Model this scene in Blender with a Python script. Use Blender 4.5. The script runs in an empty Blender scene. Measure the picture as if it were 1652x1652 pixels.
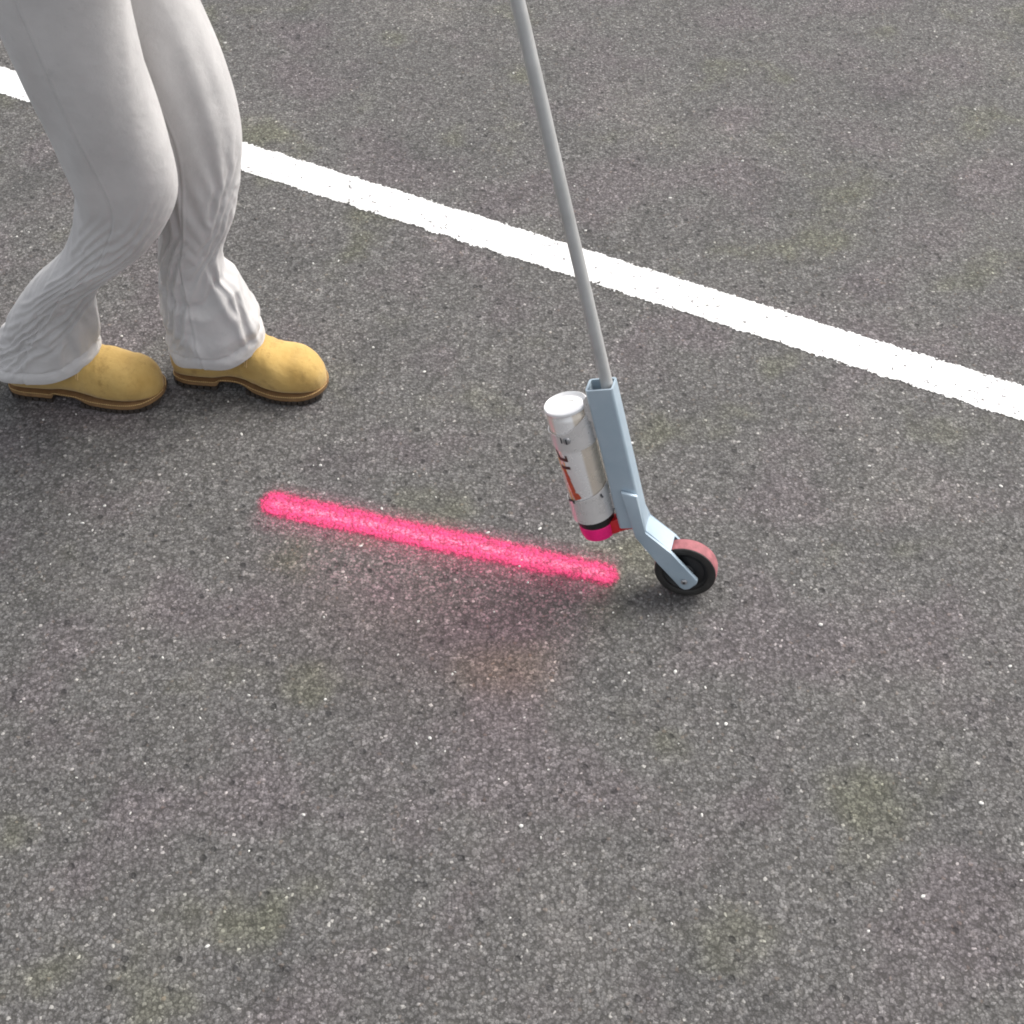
import bpy, bmesh, math, random
import numpy as np
from mathutils import Vector, Matrix, noise
random.seed(7)
PI = math.pi
scn = bpy.context.scene
C = scn.collection

# ------------------------------------------------------------------ camera
cam_d = bpy.data.cameras.new('camera')
cam = bpy.data.objects.new('camera', cam_d); C.objects.link(cam)
cam.location = (0, 0, 1.65)
cam.rotation_euler = (math.radians(90 - 50), 0, 0)
cam_d.sensor_width = 36; cam_d.lens = 36 * 2035 / 1652
cam_d.clip_start = 0.05; cam_d.clip_end = 1000
scn.camera = cam

# ------------------------------------------------------------------ light
SUN_EL, SUN_AZ = 50, 50            # azimuth measured from +Y (away from the camera) towards +X
w = bpy.data.worlds.new('World'); scn.world = w; w.use_nodes = True
nt = w.node_tree; nt.nodes.clear()
sky = nt.nodes.new('ShaderNodeTexSky'); sky.sky_type = 'NISHITA'; sky.sun_disc = False
sky.sun_elevation = math.radians(SUN_EL); sky.sun_rotation = math.radians(SUN_AZ)
sky.air_density = 1.0; sky.dust_density = 4.0; sky.ozone_density = 1.0
bg = nt.nodes.new('ShaderNodeBackground'); bg.inputs[1].default_value = 0.15
hs = nt.nodes.new('ShaderNodeHueSaturation'); hs.inputs['Saturation'].default_value = 0.25
wo = nt.nodes.new('ShaderNodeOutputWorld')
nt.links.new(sky.outputs[0], hs.inputs['Color']); nt.links.new(hs.outputs[0], bg.inputs[0]); nt.links.new(bg.outputs[0], wo.inputs[0])
sd = bpy.data.lights.new('sun', 'SUN'); sd.energy = 1.35; sd.angle = math.radians(38); sd.color = (1, 0.96, 0.9)
sun = bpy.data.objects.new('sun', sd); C.objects.link(sun)
el, az = math.radians(SUN_EL), math.radians(SUN_AZ)
sun.rotation_euler = Vector((math.sin(az)*math.cos(el), math.cos(az)*math.cos(el), math.sin(el))).to_track_quat('Z', 'Y').to_euler()
vs = scn.view_settings
vs.view_transform = 'Standard'; vs.look = 'None'; vs.gamma = 1; vs.use_curve_mapping = False
vs.exposure = 0.75

# ------------------------------------------------------------------ node helper
class NT:
    def __init__(s, name):
        s.m = bpy.data.materials.new(name); s.m.use_nodes = True
        s.t = s.m.node_tree; s.n = s.t.nodes; s.b = s.n['Principled BSDF']; s.out = s.n['Material Output']
    def node(s, t, **k):
        n = s.n.new(t)
        for a, v in k.items(): setattr(n, a, v)
        return n
    def set(s, sock, v):
        if isinstance(v, bpy.types.NodeSocket): s.t.links.new(v, sock)
        elif v is not None: sock.default_value = v
    def math(s, op, a, b=None, c=None, clamp=False):
        n = s.node('ShaderNodeMath', operation=op, use_clamp=clamp)
        for i, v in enumerate((a, b, c)):
            if v is not None: s.set(n.inputs[i], v)
        return n.outputs[0]
    def noise(s, vec, scale, detail=2, rough=0.5, dist=0.0):
        n = s.node('ShaderNodeTexNoise'); s.set(n.inputs['Vector'], vec)
        n.inputs['Scale'].default_value = scale; n.inputs['Detail'].default_value = detail
        n.inputs['Roughness'].default_value = rough; n.inputs['Distortion'].default_value = dist
        return n.outputs['Fac']
    def voro(s, vec, scale, feature='F1', rnd=1.0):
        n = s.node('ShaderNodeTexVoronoi', feature=feature); s.set(n.inputs['Vector'], vec)
        n.inputs['Scale'].default_value = scale; n.inputs['Randomness'].default_value = rnd
        return n
    def ramp(s, fac, stops, interp='LINEAR'):
        n = s.node('ShaderNodeValToRGB'); s.set(n.inputs[0], fac); cr = n.color_ramp; cr.interpolation = interp
        while len(cr.elements) < len(stops): cr.elements.new(0.5)
        for e, (p, c) in zip(cr.elements, stops):
            e.position = p; e.color = (c, c, c, 1) if isinstance(c, (int, float)) else (*c, 1)
        return n.outputs[0]
    def mix(s, fac, a, b, mode='MIX'):
        n = s.node('ShaderNodeMix', data_type='RGBA', blend_type=mode)
        s.set(n.inputs[0], fac)
        for i, v in ((6, a), (7, b)):
            s.set(n.inputs[i], v if isinstance(v, bpy.types.NodeSocket) else (*v, 1))
        return n.outputs[2]
    def bump(s, h, strength, dist, normal=None):
        n = s.node('ShaderNodeBump'); n.inputs['Strength'].default_value = strength
        n.inputs['Distance'].default_value = dist; s.set(n.inputs['Height'], h)
        if normal: s.set(n.inputs['Normal'], normal)
        return n.outputs[0]
    def sep(s, vec):
        n = s.node('ShaderNodeSeparateXYZ'); s.set(n.inputs[0], vec); return n.outputs
    def smooth(s, x, lo, hi):
        n = s.node('ShaderNodeMapRange', interpolation_type='SMOOTHSTEP'); s.set(n.inputs[0], x)
        s.set(n.inputs[1], lo); s.set(n.inputs[2], hi)
        return n.outputs[0]
    def coord(s, k='Object'):
        return s.node('ShaderNodeTexCoord').outputs[k]
    def pos(s):
        return s.node('ShaderNodeNewGeometry').outputs['Position']

def plain(name, col, rough=0.5, metal=0.0, var=0.12, vscale=30, bump=0.0, bscale=400, coat=0.0, sheen=0.0):
    m = NT(name); co = m.coord()
    n = m.noise(co, vscale, 4, 0.6)
    a = tuple(c * (1 - var) for c in col); b = tuple(min(1, c * (1 + var)) for c in col)
    m.set(m.b.inputs['Base Color'], m.mix(m.ramp(n, [(0.3, 0.0), (0.7, 1.0)]), a, b))
    m.set(m.b.inputs['Roughness'], m.math('MULTIPLY_ADD', n, 0.16, rough - 0.08))
    m.b.inputs['Metallic'].default_value = metal
    m.b.inputs['Coat Weight'].default_value = coat
    m.b.inputs['Sheen Weight'].default_value = sheen
    if bump: m.set(m.b.inputs['Normal'], m.bump(m.noise(co, bscale, 3, 0.6), bump, 0.001))
    return m.m

# ------------------------------------------------------------------ asphalt, shared grain
def grain(m):
    """aggregate in metres: stone height, stone shade, finer shade, distance to stone edge"""
    P = m.pos()
    wp = m.node('ShaderNodeTexNoise'); m.set(wp.inputs['Vector'], P); wp.inputs['Scale'].default_value = 160
    off = m.node('ShaderNodeVectorMath', operation='MULTIPLY_ADD'); m.set(off.inputs[0], wp.outputs['Color'])
    off.inputs[1].default_value = (0.004,)*3; m.set(off.inputs[2], P)
    v = m.voro(off.outputs[0], 185); v2 = m.voro(off.outputs[0], 400)
    c1 = m.node('ShaderNodeSeparateColor'); m.set(c1.inputs[0], v.outputs['Color'])
    c2 = m.node('ShaderNodeSeparateColor'); m.set(c2.inputs[0], v2.outputs['Color'])
    dome = m.math('SUBTRACT', 1.0, m.math('MULTIPLY', v.outputs['Distance'], 1.1), clamp=True)
    h1 = m.math('MULTIPLY', dome, m.math('MULTIPLY_ADD', c1.outputs[1], 0.7, 0.3))
    h2 = m.math('MULTIPLY', m.math('SUBTRACT', 1.0, v2.outputs['Distance'], clamp=True), m.math('MULTIPLY_ADD', c2.outputs[1], 0.6, 0.2))
    h = m.math('ADD', m.math('MULTIPLY', h1, 0.65), m.math('MULTIPLY', h2, 0.35))
    return P, h, c1.outputs[0], c2.outputs[0], c1.outputs[2]

# spray line runs from A to B on the ground
SA, SB = Vector((-0.4080, 1.4015)), Vector((0.152, 1.2505))
SD = (SB - SA); SL = SD.length; SD.normalize(); SN = Vector((-SD.y, SD.x))     # SN points away from the camera

def line_coords(m, P):
    x, y, z = m.sep(P)
    dx = m.math('SUBTRACT', x, SA.x); dy = m.math('SUBTRACT', y, SA.y)
    al = m.math('ADD', m.math('MULTIPLY', dx, SD.x), m.math('MULTIPLY', dy, SD.y))
    ac = m.math('ADD', m.math('MULTIPLY', dx, SN.x), m.math('MULTIPLY', dy, SN.y))
    return al, ac

def asphalt():
    m = NT('asphalt'); P, h, s1, s2, s3 = grain(m)
    shade = m.math('ADD', m.math('MULTIPLY', s1, 0.45), m.math('ADD', m.math('MULTIPLY', s2, 0.40), m.math('MULTIPLY', m.noise(P, 620, 2), 0.15)))
    col = m.ramp(shade, [(0.12, (0.072, 0.068, 0.066)), (0.42, (0.109, 0.104, 0.101)), (0.66, (0.150, 0.144, 0.140)), (0.9, (0.24, 0.231, 0.224))])
    # rare pale and rare rusty stones
    col = m.mix(m.math('GREATER_THAN', s3, 0.988), col, (0.36, 0.345, 0.325))
    col = m.mix(m.math('MULTIPLY', m.math('LESS_THAN', s3, 0.015), 0.35), col, (0.17, 0.12, 0.085))
    # binder between stones is darker
    col = m.mix(m.smooth(h, 0.34, 0.12), col, (0.056, 0.053, 0.050))
    v3 = m.voro(P, 78); c3 = m.node('ShaderNodeSeparateColor'); m.set(c3.inputs[0], v3.outputs['Color'])
    core = m.smooth(v3.outputs['Distance'], 0.50, 0.30)
    col = m.mix(m.math('MULTIPLY', core, m.math('GREATER_THAN', c3.outputs[0], 0.90)), col, (1.38, 1.37, 1.35), 'MULTIPLY')
    pit = m.math('MULTIPLY', core, m.math('LESS_THAN', c3.outputs[1], 0.07))
    col = m.mix(pit, col, (0.60, 0.60, 0.61), 'MULTIPLY')
    mid = m.noise(P, 48, 4, 0.65)
    col = m.mix(m.smooth(mid, 0.36, 0.66), m.mix(1.0, col, (0.86, 0.86, 0.86), 'MULTIPLY'), m.mix(1.0, col, (1.12, 1.12, 1.11), 'MULTIPLY'))
    # broad soft wear: worn pale areas, oily areas, faint green and mauve casts
    wear = m.noise(P, 2.2, 4, 0.55)
    col = m.mix(m.smooth(wear, 0.50, 0.78), col, (1.32, 1.30, 1.27), 'MULTIPLY')
    oil = m.noise(P, 5.5, 4, 0.6, 0.6)
    col = m.mix(m.math('MULTIPLY', m.smooth(oil, 0.50, 0.72), 0.8), col, (0.74, 0.75, 0.76), 'MULTIPLY')
    mm = m.node('ShaderNodeVectorMath', operation='ADD'); m.set(mm.inputs[0], P); mm.inputs[1].default_value = (7.3, 2.1, 0)
    hue = m.noise(mm.outputs[0], 4.2, 3, 0.5)
    col = m.mix(m.smooth(hue, 0.56, 0.72), col, (1.00, 1.03, 0.84), 'MULTIPLY')
    col = m.mix(m.smooth(hue, 0.52, 0.34), col, (1.06, 0.985, 1.04), 'MULTIPLY')
    # old pale yellowish stain in front of the line
    x_, y_, z_ = m.sep(P)
    dx_ = m.math('DIVIDE', m.math('SUBTRACT', x_, -0.01), 0.13); dy_ = m.math('DIVIDE', m.math('SUBTRACT', y_, 1.07), 0.075)
    st = m.math('ADD', m.math('SQRT', m.math('ADD', m.math('MULTIPLY', dx_, dx_), m.math('MULTIPLY', dy_, dy_))), m.math('MULTIPLY', m.noise(P, 11, 4), 0.7))
    col = m.mix(m.math('MULTIPLY', m.smooth(st, 1.35, 0.4), 0.8), col, (1.16, 1.07, 0.90), 'MULTIPLY')
    # pink overspray dusted on the stone tops, drifting to the near side of the line
    al, ac = line_coords(m, P)
    ends = m.math('MULTIPLY', m.smooth(al, -0.05, 0.12), m.smooth(al, SL + 0.05, SL - 0.06))
    near = m.math('MULTIPLY', m.smooth(ac, -0.26, -0.005), m.smooth(ac, 0.05, 0.0))
    near = m.math('POWER', near, 1.7)
    right = m.math('MULTIPLY_ADD', m.smooth(al, 0.0, SL*0.8), 0.35, 0.5)
    dust = m.math('MULTIPLY', m.math('MULTIPLY', ends, near), right)
    nz = m.math('ADD', m.math('MULTIPLY', m.noise(P, 420, 2), 1.3), m.math('MULTIPLY', m.noise(P, 14, 3), 0.35))
    fleck = m.math('MULTIPLY', m.smooth(m.math('ADD', h, m.math('MULTIPLY', s2, 0.35)), 0.42, 0.72), m.math('MULTIPLY_ADD', s1, 0.9, 0.35))
    dust = m.math('MULTIPLY', m.math('MULTIPLY', dust, m.smooth(nz, 0.5, 1.15)), fleck, clamp=True)
    col = m.mix(m.math('MULTIPLY', dust, 0.50), col, (0.66, 0.18, 0.27))
    halo = m.math('MULTIPLY', m.math('MULTIPLY', m.smooth(ac, -0.075, -0.010), m.smooth(ac, 0.060, 0.010)), m.math('MULTIPLY', m.smooth(al, -0.04, 0.015), m.smooth(al, SL + 0.03, SL - 0.01)))
    col = m.mix(m.math('MULTIPLY', m.math('MULTIPLY', halo, m.math('MULTIPLY', m.smooth(m.noise(P, 420, 2), 0.38, 0.60), m.math('MULTIPLY_ADD', fleck, 0.6, 0.3))), 0.70), col, (0.78, 0.10, 0.24))
    far_dust = m.math('MULTIPLY', m.math('MULTIPLY', m.smooth(ac, -0.42, -0.08), m.smooth(ac, 0.02, -0.05)), m.smooth(al, -0.1, SL*0.7))
    far_dust = m.math('MULTIPLY', far_dust, m.smooth(al, SL + 0.06, SL - 0.12))
    col = m.mix(m.math('MULTIPLY', far_dust, 0.85), col, (1.22, 0.93, 0.97), 'MULTIPLY')
    m.set(m.b.inputs['Base Color'], col)
    m.b.inputs['Roughness'].default_value = 0.82
    m.b.inputs['Specular IOR Level'].default_value = 0.35
    m.set(m.b.inputs['Normal'], m.bump(m.math('SUBTRACT', h, m.math('MULTIPLY', pit, 0.6)), 0.8, 0.0030))
    return m.m

def white_paint():
    m = NT('white_road_paint'); P, h, s1, s2, s3 = grain(m)
    x, y, z = m.sep(m.coord('Object'))          # object x along the line, y across
    half = 0.0475
    edge = m.math('SUBTRACT', half, m.math('ABSOLUTE', y))
    rag = m.math('ADD', m.math('MULTIPLY', m.math('SUBTRACT', m.noise(P, 26, 5, 0.62), 0.5), 0.022), m.math('MULTIPLY', m.math('SUBTRACT', h, 0.35), 0.012))
    e = m.smooth(m.math('ADD', edge, rag), 0.0, 0.0018)
    wear = m.math('ADD', m.noise(P, 55, 4, 0.65), m.math('MULTIPLY', h, 0.30))
    hole = m.math('MULTIPLY', m.smooth(wear, 0.375, 0.42), m.math('SUBTRACT', 1.0, m.math('MULTIPLY', m.math('LESS_THAN', s3, 0.012), 0.7)))
    a = m.math('MULTIPLY', e, hole)
    dirt = m.noise(P, 9, 5, 0.6)
    col = m.mix(m.smooth(m.math('ADD', m.math('MULTIPLY', dirt, 0.75), m.math('MULTIPLY', m.math('SUBTRACT', 1.0, h), 0.22)), 0.46, 0.72), (0.78, 0.775, 0.76), (0.58, 0.57, 0.545))
    m.set(m.b.inputs['Base Color'], col); m.b.inputs['Roughness'].default_value = 0.6
    m.set(m.b.inputs['Normal'], m.bump(h, 0.45, 0.003))
    m.set(m.b.inputs['Alpha'], a)
    return m.m

def pink_paint():
    m = NT('fluorescent_pink_paint'); P, h, s1, s2, s3 = grain(m)
    al, ac = line_coords(m, P)
    # capsule distance
    t = m.math('MINIMUM', m.math('MAXIMUM', al, 0.0), SL)
    d1 = m.math('SUBTRACT', al, t)
    ac2 = m.math('ADD', ac, m.math('MULTIPLY', m.math('SUBTRACT', m.noise(P, 13, 3), 0.5), 0.012))
    d = m.math('SQRT', m.math('ADD', m.math('MULTIPLY', d1, d1), m.math('MULTIPLY', ac2, ac2)))
    half = m.math('ADD', m.math('MULTIPLY_ADD', m.smooth(al, SL*0.75, SL), -0.002, 0.0148), m.math('MULTIPLY', m.noise(P, 19, 3), 0.004))
    cov = m.math('DIVIDE', d, half)
    n1 = m.noise(P, 380, 3, 0.6)
    v = m.math('ADD', m.math('MULTIPLY', m.math('SUBTRACT', h, 0.42), 0.9), m.math('MULTIPLY', m.math('SUBTRACT', n1, 0.5), 1.2))
    # full in the middle, thinning into speckle towards the edge
    sp = m.math('ADD', 0.5, m.math('MULTIPLY', v, 0.55))
    thin = m.smooth(cov, 2.9, 0.30)
    a = m.smooth(m.math('ADD', m.math('MULTIPLY', thin, 1.60), m.math('MULTIPLY_ADD', sp, 1.0, 0.0)), 0.92, 1.90)
    a = m.math('MULTIPLY', a, m.smooth(cov, 3.0, 1.6))
    thick = m.math('MULTIPLY', m.smooth(cov, 0.75, 0.05), m.smooth(m.math('ADD', n1, m.math('MULTIPLY', m.noise(P, 60, 3), 0.6)), 0.66, 1.0))  # thick core of the line, speckled highlights painted in as paler pink
    col = m.mix(thick, (0.84, 0.045, 0.185), (0.97, 0.25, 0.39))
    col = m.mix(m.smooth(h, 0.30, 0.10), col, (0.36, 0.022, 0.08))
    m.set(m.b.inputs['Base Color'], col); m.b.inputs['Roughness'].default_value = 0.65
    m.set(m.b.inputs['Normal'], m.bump(h, 0.8, 0.004))
    m.set(m.b.inputs['Alpha'], m.math('MULTIPLY', a, 0.96))
    return m.m

def steel():
    m = NT('pale_blue_coated_steel'); co = m.coord()
    n = m.noise(co, 18, 4, 0.6); f = m.noise(co, 220, 3, 0.6)
    col = m.mix(m.ramp(n, [(0.3, 0.0), (0.7, 1.0)]), (0.36, 0.45, 0.52), (0.43, 0.51, 0.575))
    scuff = m.smooth(m.noise(co, 60, 5, 0.75), 0.66, 0.74)
    col = m.mix(m.math('MULTIPLY', scuff, 0.35), col, (0.55, 0.57, 0.6))
    grime = m.smooth(m.noise(co, 26, 6, 0.7), 0.60, 0.75)
    col = m.mix(m.math('MULTIPLY', grime, 0.25), col, (0.17, 0.18, 0.18))
    m.set(m.b.inputs['Base Color'], col)
    m.b.inputs['Metallic'].default_value = 0.25
    m.set(m.b.inputs['Roughness'], m.math('MULTIPLY_ADD', f, 0.22, 0.28))
    m.set(m.b.inputs['Normal'], m.bump(f, 0.12, 0.0006))
    return m.m

def can_metal():
    m = NT('printed_can_tinplate'); co = m.coord(); x, y, z = m.sep(co)
    ang = m.math('ARCTAN2', y, x)               # -pi/2 is the side turned to the camera
    # beige printed panel towards the housing, bare silver elsewhere
    pan = m.math('MULTIPLY', m.smooth(ang, -1.15, -1.0), m.smooth(ang, 0.6, 0.4))
    n = m.noise(co, 60, 3)
    col = m.mix(n, (0.80, 0.775, 0.755), (0.92, 0.90, 0.885))
    col = m.mix(m.math('MULTIPLY', pan, 0.75), col, (0.62, 0.52, 0.40))
    pan2 = m.math('MULTIPLY', m.smooth(ang, -2.75, -2.68), m.smooth(ang, -2.02, -2.10))
    col = m.mix(m.math('MULTIPLY', pan2, 0.55), col, (0.80, 0.62, 0.50))
    m.set(m.b.inputs['Base Color'], col); m.b.inputs['Metallic'].default_value = 0.35
    m.set(m.b.inputs['Roughness'], m.math('MULTIPLY_ADD', n, 0.1, 0.22))
    return m.m

def cloth(name, col, sc=1.0):
    m = NT(name); co = m.coord('Object')
    wv = m.noise(co, 900*sc, 2, 0.6); n = m.noise(co, 14, 4, 0.6)
    a = tuple(c*0.9 for c in col); b = tuple(min(1, c*1.06) for c in col)
    c = m.mix(m.ramp(n, [(0.3, 0.0), (0.7, 1.0)]), a, b)
    c = m.mix(m.math('MULTIPLY', m.smooth(m.noise(co, 30, 6, 0.75), 0.56, 0.74), 0.35), c, tuple(v*0.7 for v in col))
    m.set(m.b.inputs['Base Color'], c); m.b.inputs['Roughness'].default_value = 0.9
    m.b.inputs['Sheen Weight'].default_value = 0.25
    h = m.math('ADD', m.math('MULTIPLY', wv, 0.25), m.noise(co, 45, 3, 0.55))
    m.set(m.b.inputs['Normal'], m.bump(h, 0.5, 0.0035))
    return m.m

def nubuck():
    m = NT('wheat_nubuck_leather'); co = m.coord('Object')
    n = m.noise(co, 22, 5, 0.6); f = m.noise(co, 700, 3, 0.6)
    c = m.mix(m.ramp(n, [(0.3, 0.0), (0.7, 1.0)]), (0.44, 0.280, 0.085), (0.545, 0.368, 0.128))
    c = m.mix(m.math('MULTIPLY', m.smooth(m.noise(co, 34, 6, 0.75), 0.50, 0.68), 0.6), c, (0.29, 0.175, 0.055))
    m.set(m.b.inputs['Base Color'], c); m.b.inputs['Roughness'].default_value = 0.92; m.b.inputs['Specular IOR Level'].default_value = 0.2
    m.b.inputs['Sheen Weight'].default_value = 0.2
    hh = m.math('ADD', m.math('MULTIPLY', f, 0.3), m.noise(co, 90, 3, 0.6))
    m.set(m.b.inputs['Normal'], m.bump(hh, 0.6, 0.0022))
    return m.m

M = dict(
    asphalt=asphalt(), white=white_paint(), pink=pink_paint(), steel=steel(), can=can_metal(),
    pole=plain('dull_aluminium', (0.46, 0.46, 0.45), 0.5, 0.3, 0.1, 25, 0.1, 300),
    black=plain('black_plastic', (0.012, 0.012, 0.013), 0.4, 0, 0.2, 40),
    rubber=plain('black_rubber', (0.022, 0.020, 0.018), 0.62, 0, 0.35, 60, 0.3, 500),
    hub=plain('hub_plastic', (0.008, 0.008, 0.009), 0.45, 0, 0.3, 50),
    tread=plain('paint_stained_tread', (0.30, 0.105, 0.115), 0.8, 0, 0.3, 70, 0.4, 500),
    clip=plain('grey_spring_steel', (0.68, 0.655, 0.635), 0.28, 0.35, 0.08, 30, 0.08, 250),
    lid=plain('white_can_base', (0.86, 0.85, 0.85), 0.35, 0.15, 0.03, 60),
    magenta=plain('magenta_plastic', (0.92, 0.010, 0.20), 0.4, 0, 0.1, 80),
    red=plain('red_plastic', (0.55, 0.016, 0.022), 0.38, 0, 0.15, 80),
    ink_dark=plain('dark_brown_print', (0.07, 0.022, 0.018), 0.4, 0, 0.2, 200),
    ink_orange=plain('rust_orange_print', (0.50, 0.085, 0.035), 0.4, 0, 0.25, 200),
    ink_gold=plain('pale_orange_print', (0.72, 0.36, 0.13), 0.4, 0, 0.2, 200),
    bolt=plain('zinc_bolt', (0.42, 0.42, 0.43), 0.35, 0.8, 0.1, 100),
    dark=plain('dark_recess', (0.03, 0.03, 0.035), 0.6, 0, 0.2, 100),
    denim=cloth('off_white_denim', (0.53, 0.512, 0.50)),
    thread=plain('trouser_thread', (0.30, 0.285, 0.275), 0.85, 0, 0.1, 200),
    shirt=cloth('grey_shirt_cotton', (0.30, 0.31, 0.33)),
    nubuck=nubuck(),
    rand=plain('gum_midsole', (0.23, 0.130, 0.055), 0.8, 0, 0.2, 60, 0.3, 300),
    lug=plain('dark_lug_rubber', (0.035, 0.026, 0.02), 0.7, 0, 0.3, 60, 0.3, 300),
    stitch=plain('boot_stitching', (0.66, 0.46, 0.20), 0.8, 0, 0.1, 200),
    skin=plain('skin', (0.52, 0.31, 0.22), 0.5, 0, 0.08, 30, 0.15, 300),
    hair=plain('brown_hair', (0.05, 0.03, 0.018), 0.55, 0, 0.3, 120, 0.5, 300),
    eye=plain('eye_white', (0.75, 0.73, 0.7), 0.2),
    grit=plain('pale_grit', (0.62, 0.605, 0.57), 0.6, 0, 0.25, 300),
)

# ------------------------------------------------------------------ mesh helpers
def obj(name, bm, mat, parent=None, smooth=True, local=None, auto=40):
    me = bpy.data.meshes.new(name)
    bmesh.ops.recalc_face_normals(bm, faces=bm.faces[:])
    if smooth:
        for f in bm.faces: f.smooth = True
        for e in bm.edges:
            if len(e.link_faces) == 2 and e.calc_face_angle(0) > math.radians(auto): e.smooth = False
    bm.to_mesh(me); bm.free()
    for mm in (mat if isinstance(mat, (list, tuple)) else [mat]): me.materials.append(mm)
    o = bpy.data.objects.new(name, me); C.objects.link(o)
    if parent: o.parent = parent
    if local is not None: o.matrix_local = local
    return o

def thing(name, label, cat, mtx, group=None):
    o = bpy.data.objects.new(name, None); C.objects.link(o); o.empty_display_size = 0.1
    o.matrix_world = mtx; o['label'] = label; o['category'] = cat
    if group: o['group'] = group
    return o

def prism(bm, pts, y0, y1, bevel=0.0, seg=2, close=True):
    """polygon in the local xz plane, thick from y0 to y1"""
    a = [bm.verts.new((x, y0, z)) for x, z in pts]; b = [bm.verts.new((x, y1, z)) for x, z in pts]
    fs = [bm.faces.new(a), bm.faces.new(b[::-1])]
    n = len(pts)
    for i in range(n): fs.append(bm.faces.new((a[i], b[i], b[(i+1) % n], a[(i+1) % n])))
    if bevel:
        es = list({e for f in fs for e in f.edges})
        bmesh.ops.bevel(bm, geom=es, offset=bevel, segments=seg, affect='EDGES', profile=0.5)
    return bm

def box(bm, cx, cy, cz, sx, sy, sz, bevel=0.0, seg=2):
    return prism(bm, [(cx-sx/2, cz-sz/2), (cx+sx/2, cz-sz/2), (cx+sx/2, cz+sz/2), (cx-sx/2, cz+sz/2)], cy-sy/2, cy+sy/2, bevel, seg)

def lathe(bm, prof, n=48, mtx=None, cap0=True, cap1=True):
    """profile (r, z) round the z axis"""
    rings = []
    for r, z in prof:
        if r < 1e-6: rings.append([bm.verts.new((0, 0, z))])
        else: rings.append([bm.verts.new((r*math.cos(2*PI*k/n), r*math.sin(2*PI*k/n), z)) for k in range(n)])
    vs_ = [v for r in rings for v in r]
    for A, B in zip(rings, rings[1:]):
        for k in range(n):
            k2 = (k+1) % n
            if len(A) == 1 and len(B) == 1: continue
            if len(A) == 1: bm.faces.new((A[0], B[k], B[k2]))
            elif len(B) == 1: bm.faces.new((A[k], A[k2], B[0]))
            else: bm.faces.new((A[k], A[k2], B[k2], B[k]))
    if cap0 and len(rings[0]) > 1: bm.faces.new(rings[0][::-1])
    if cap1 and len(rings[-1]) > 1: bm.faces.new(rings[-1])
    if mtx is not None: bmesh.ops.transform(bm, matrix=mtx, verts=vs_)
    return bm

def tube(bm, pts, r, n=12, caps=True):
    pts = [Vector(p) for p in pts]; rs = r if isinstance(r, (list, tuple)) else [r]*len(pts)
    rings = []; up = None
    for i, p in enumerate(pts):
        d = (pts[min(i+1, len(pts)-1)] - pts[max(i-1, 0)]).normalized()
        if up is None: up = d.orthogonal().normalized()
        up = (up - d*up.dot(d)).normalized(); sd_ = d.cross(up)
        rings.append([bm.verts.new(p + (up*math.cos(2*PI*k/n) + sd_*math.sin(2*PI*k/n))*rs[i]) for k in range(n)])
    for A, B in zip(rings, rings[1:]):
        for k in range(n): bm.faces.new((A[k], A[(k+1) % n], B[(k+1) % n], B[k]))
    if caps: bm.faces.new(rings[0][::-1]); bm.faces.new(rings[-1])
    return bm

def shell(bm, r, th, a0, a1, bot, top, n=48, nz=6):
    """piece of a cylinder wall round z: angles a0..a1, bot(u)/top(u) heights, thickness th outwards"""
    def grid(rr):
        g = []
        for i in range(n+1):
            u = i/n; a = a0 + (a1-a0)*u; b, t = bot(u), top(u)
            g.append([bm.verts.new((rr*math.cos(a), rr*math.sin(a), b + (t-b)*j/nz)) for j in range(nz+1)])
        return g
    A, B = grid(r), grid(r+th)
    for i in range(n):
        for j in range(nz):
            bm.faces.new((A[i][j], A[i][j+1], A[i+1][j+1], A[i+1][j])); bm.faces.new((B[i][j], B[i+1][j], B[i+1][j+1], B[i][j+1]))
        bm.faces.new((A[i][0], A[i+1][0], B[i+1][0], B[i][0])); bm.faces.new((A[i][nz], B[i][nz], B[i+1][nz], A[i+1][nz]))
    for i in (0, n):
        for j in range(nz):
            bm.faces.new((A[i][j], B[i][j], B[i][j+1], A[i][j+1]))
    return bm

def interp(keys, t):
    """smooth Catmull-Rom through keys [(t, v...), ...]"""
    n = len(keys)
    if t <= keys[0][0]: return keys[0][1:]
    if t >= keys[-1][0]: return keys[-1][1:]
    for i in range(n-1):
        if keys[i][0] <= t <= keys[i+1][0]: break
    k0, k1, k2, k3 = keys[max(i-1, 0)], keys[i], keys[i+1], keys[min(i+2, n-1)]
    h = k2[0]-k1[0]; u = (t-k1[0])/h; out = []
    for c in range(1, len(k1)):
        m1 = (k2[c]-k0[c])/max(1e-9, k2[0]-k0[0])*h; m2 = (k3[c]-k1[c])/max(1e-9, k3[0]-k1[0])*h
        out.append((2*u**3-3*u*u+1)*k1[c] + (u**3-2*u*u+u)*m1 + (-2*u**3+3*u*u)*k2[c] + (u**3-u*u)*m2)
    return out

def sstep(x, a, b):
    t = max(0.0, min(1.0, (x-a)/(b-a))); return t*t*(3-2*t)

# ------------------------------------------------------------------ setting
bm = bmesh.new(); bmesh.ops.create_grid(bm, x_segments=1, y_segments=1, size=200)
g = obj('ground', bm, M['asphalt'], smooth=False); g['kind'] = 'structure'; g['label'] = 'dark grey coarse asphalt of the car park'

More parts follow.
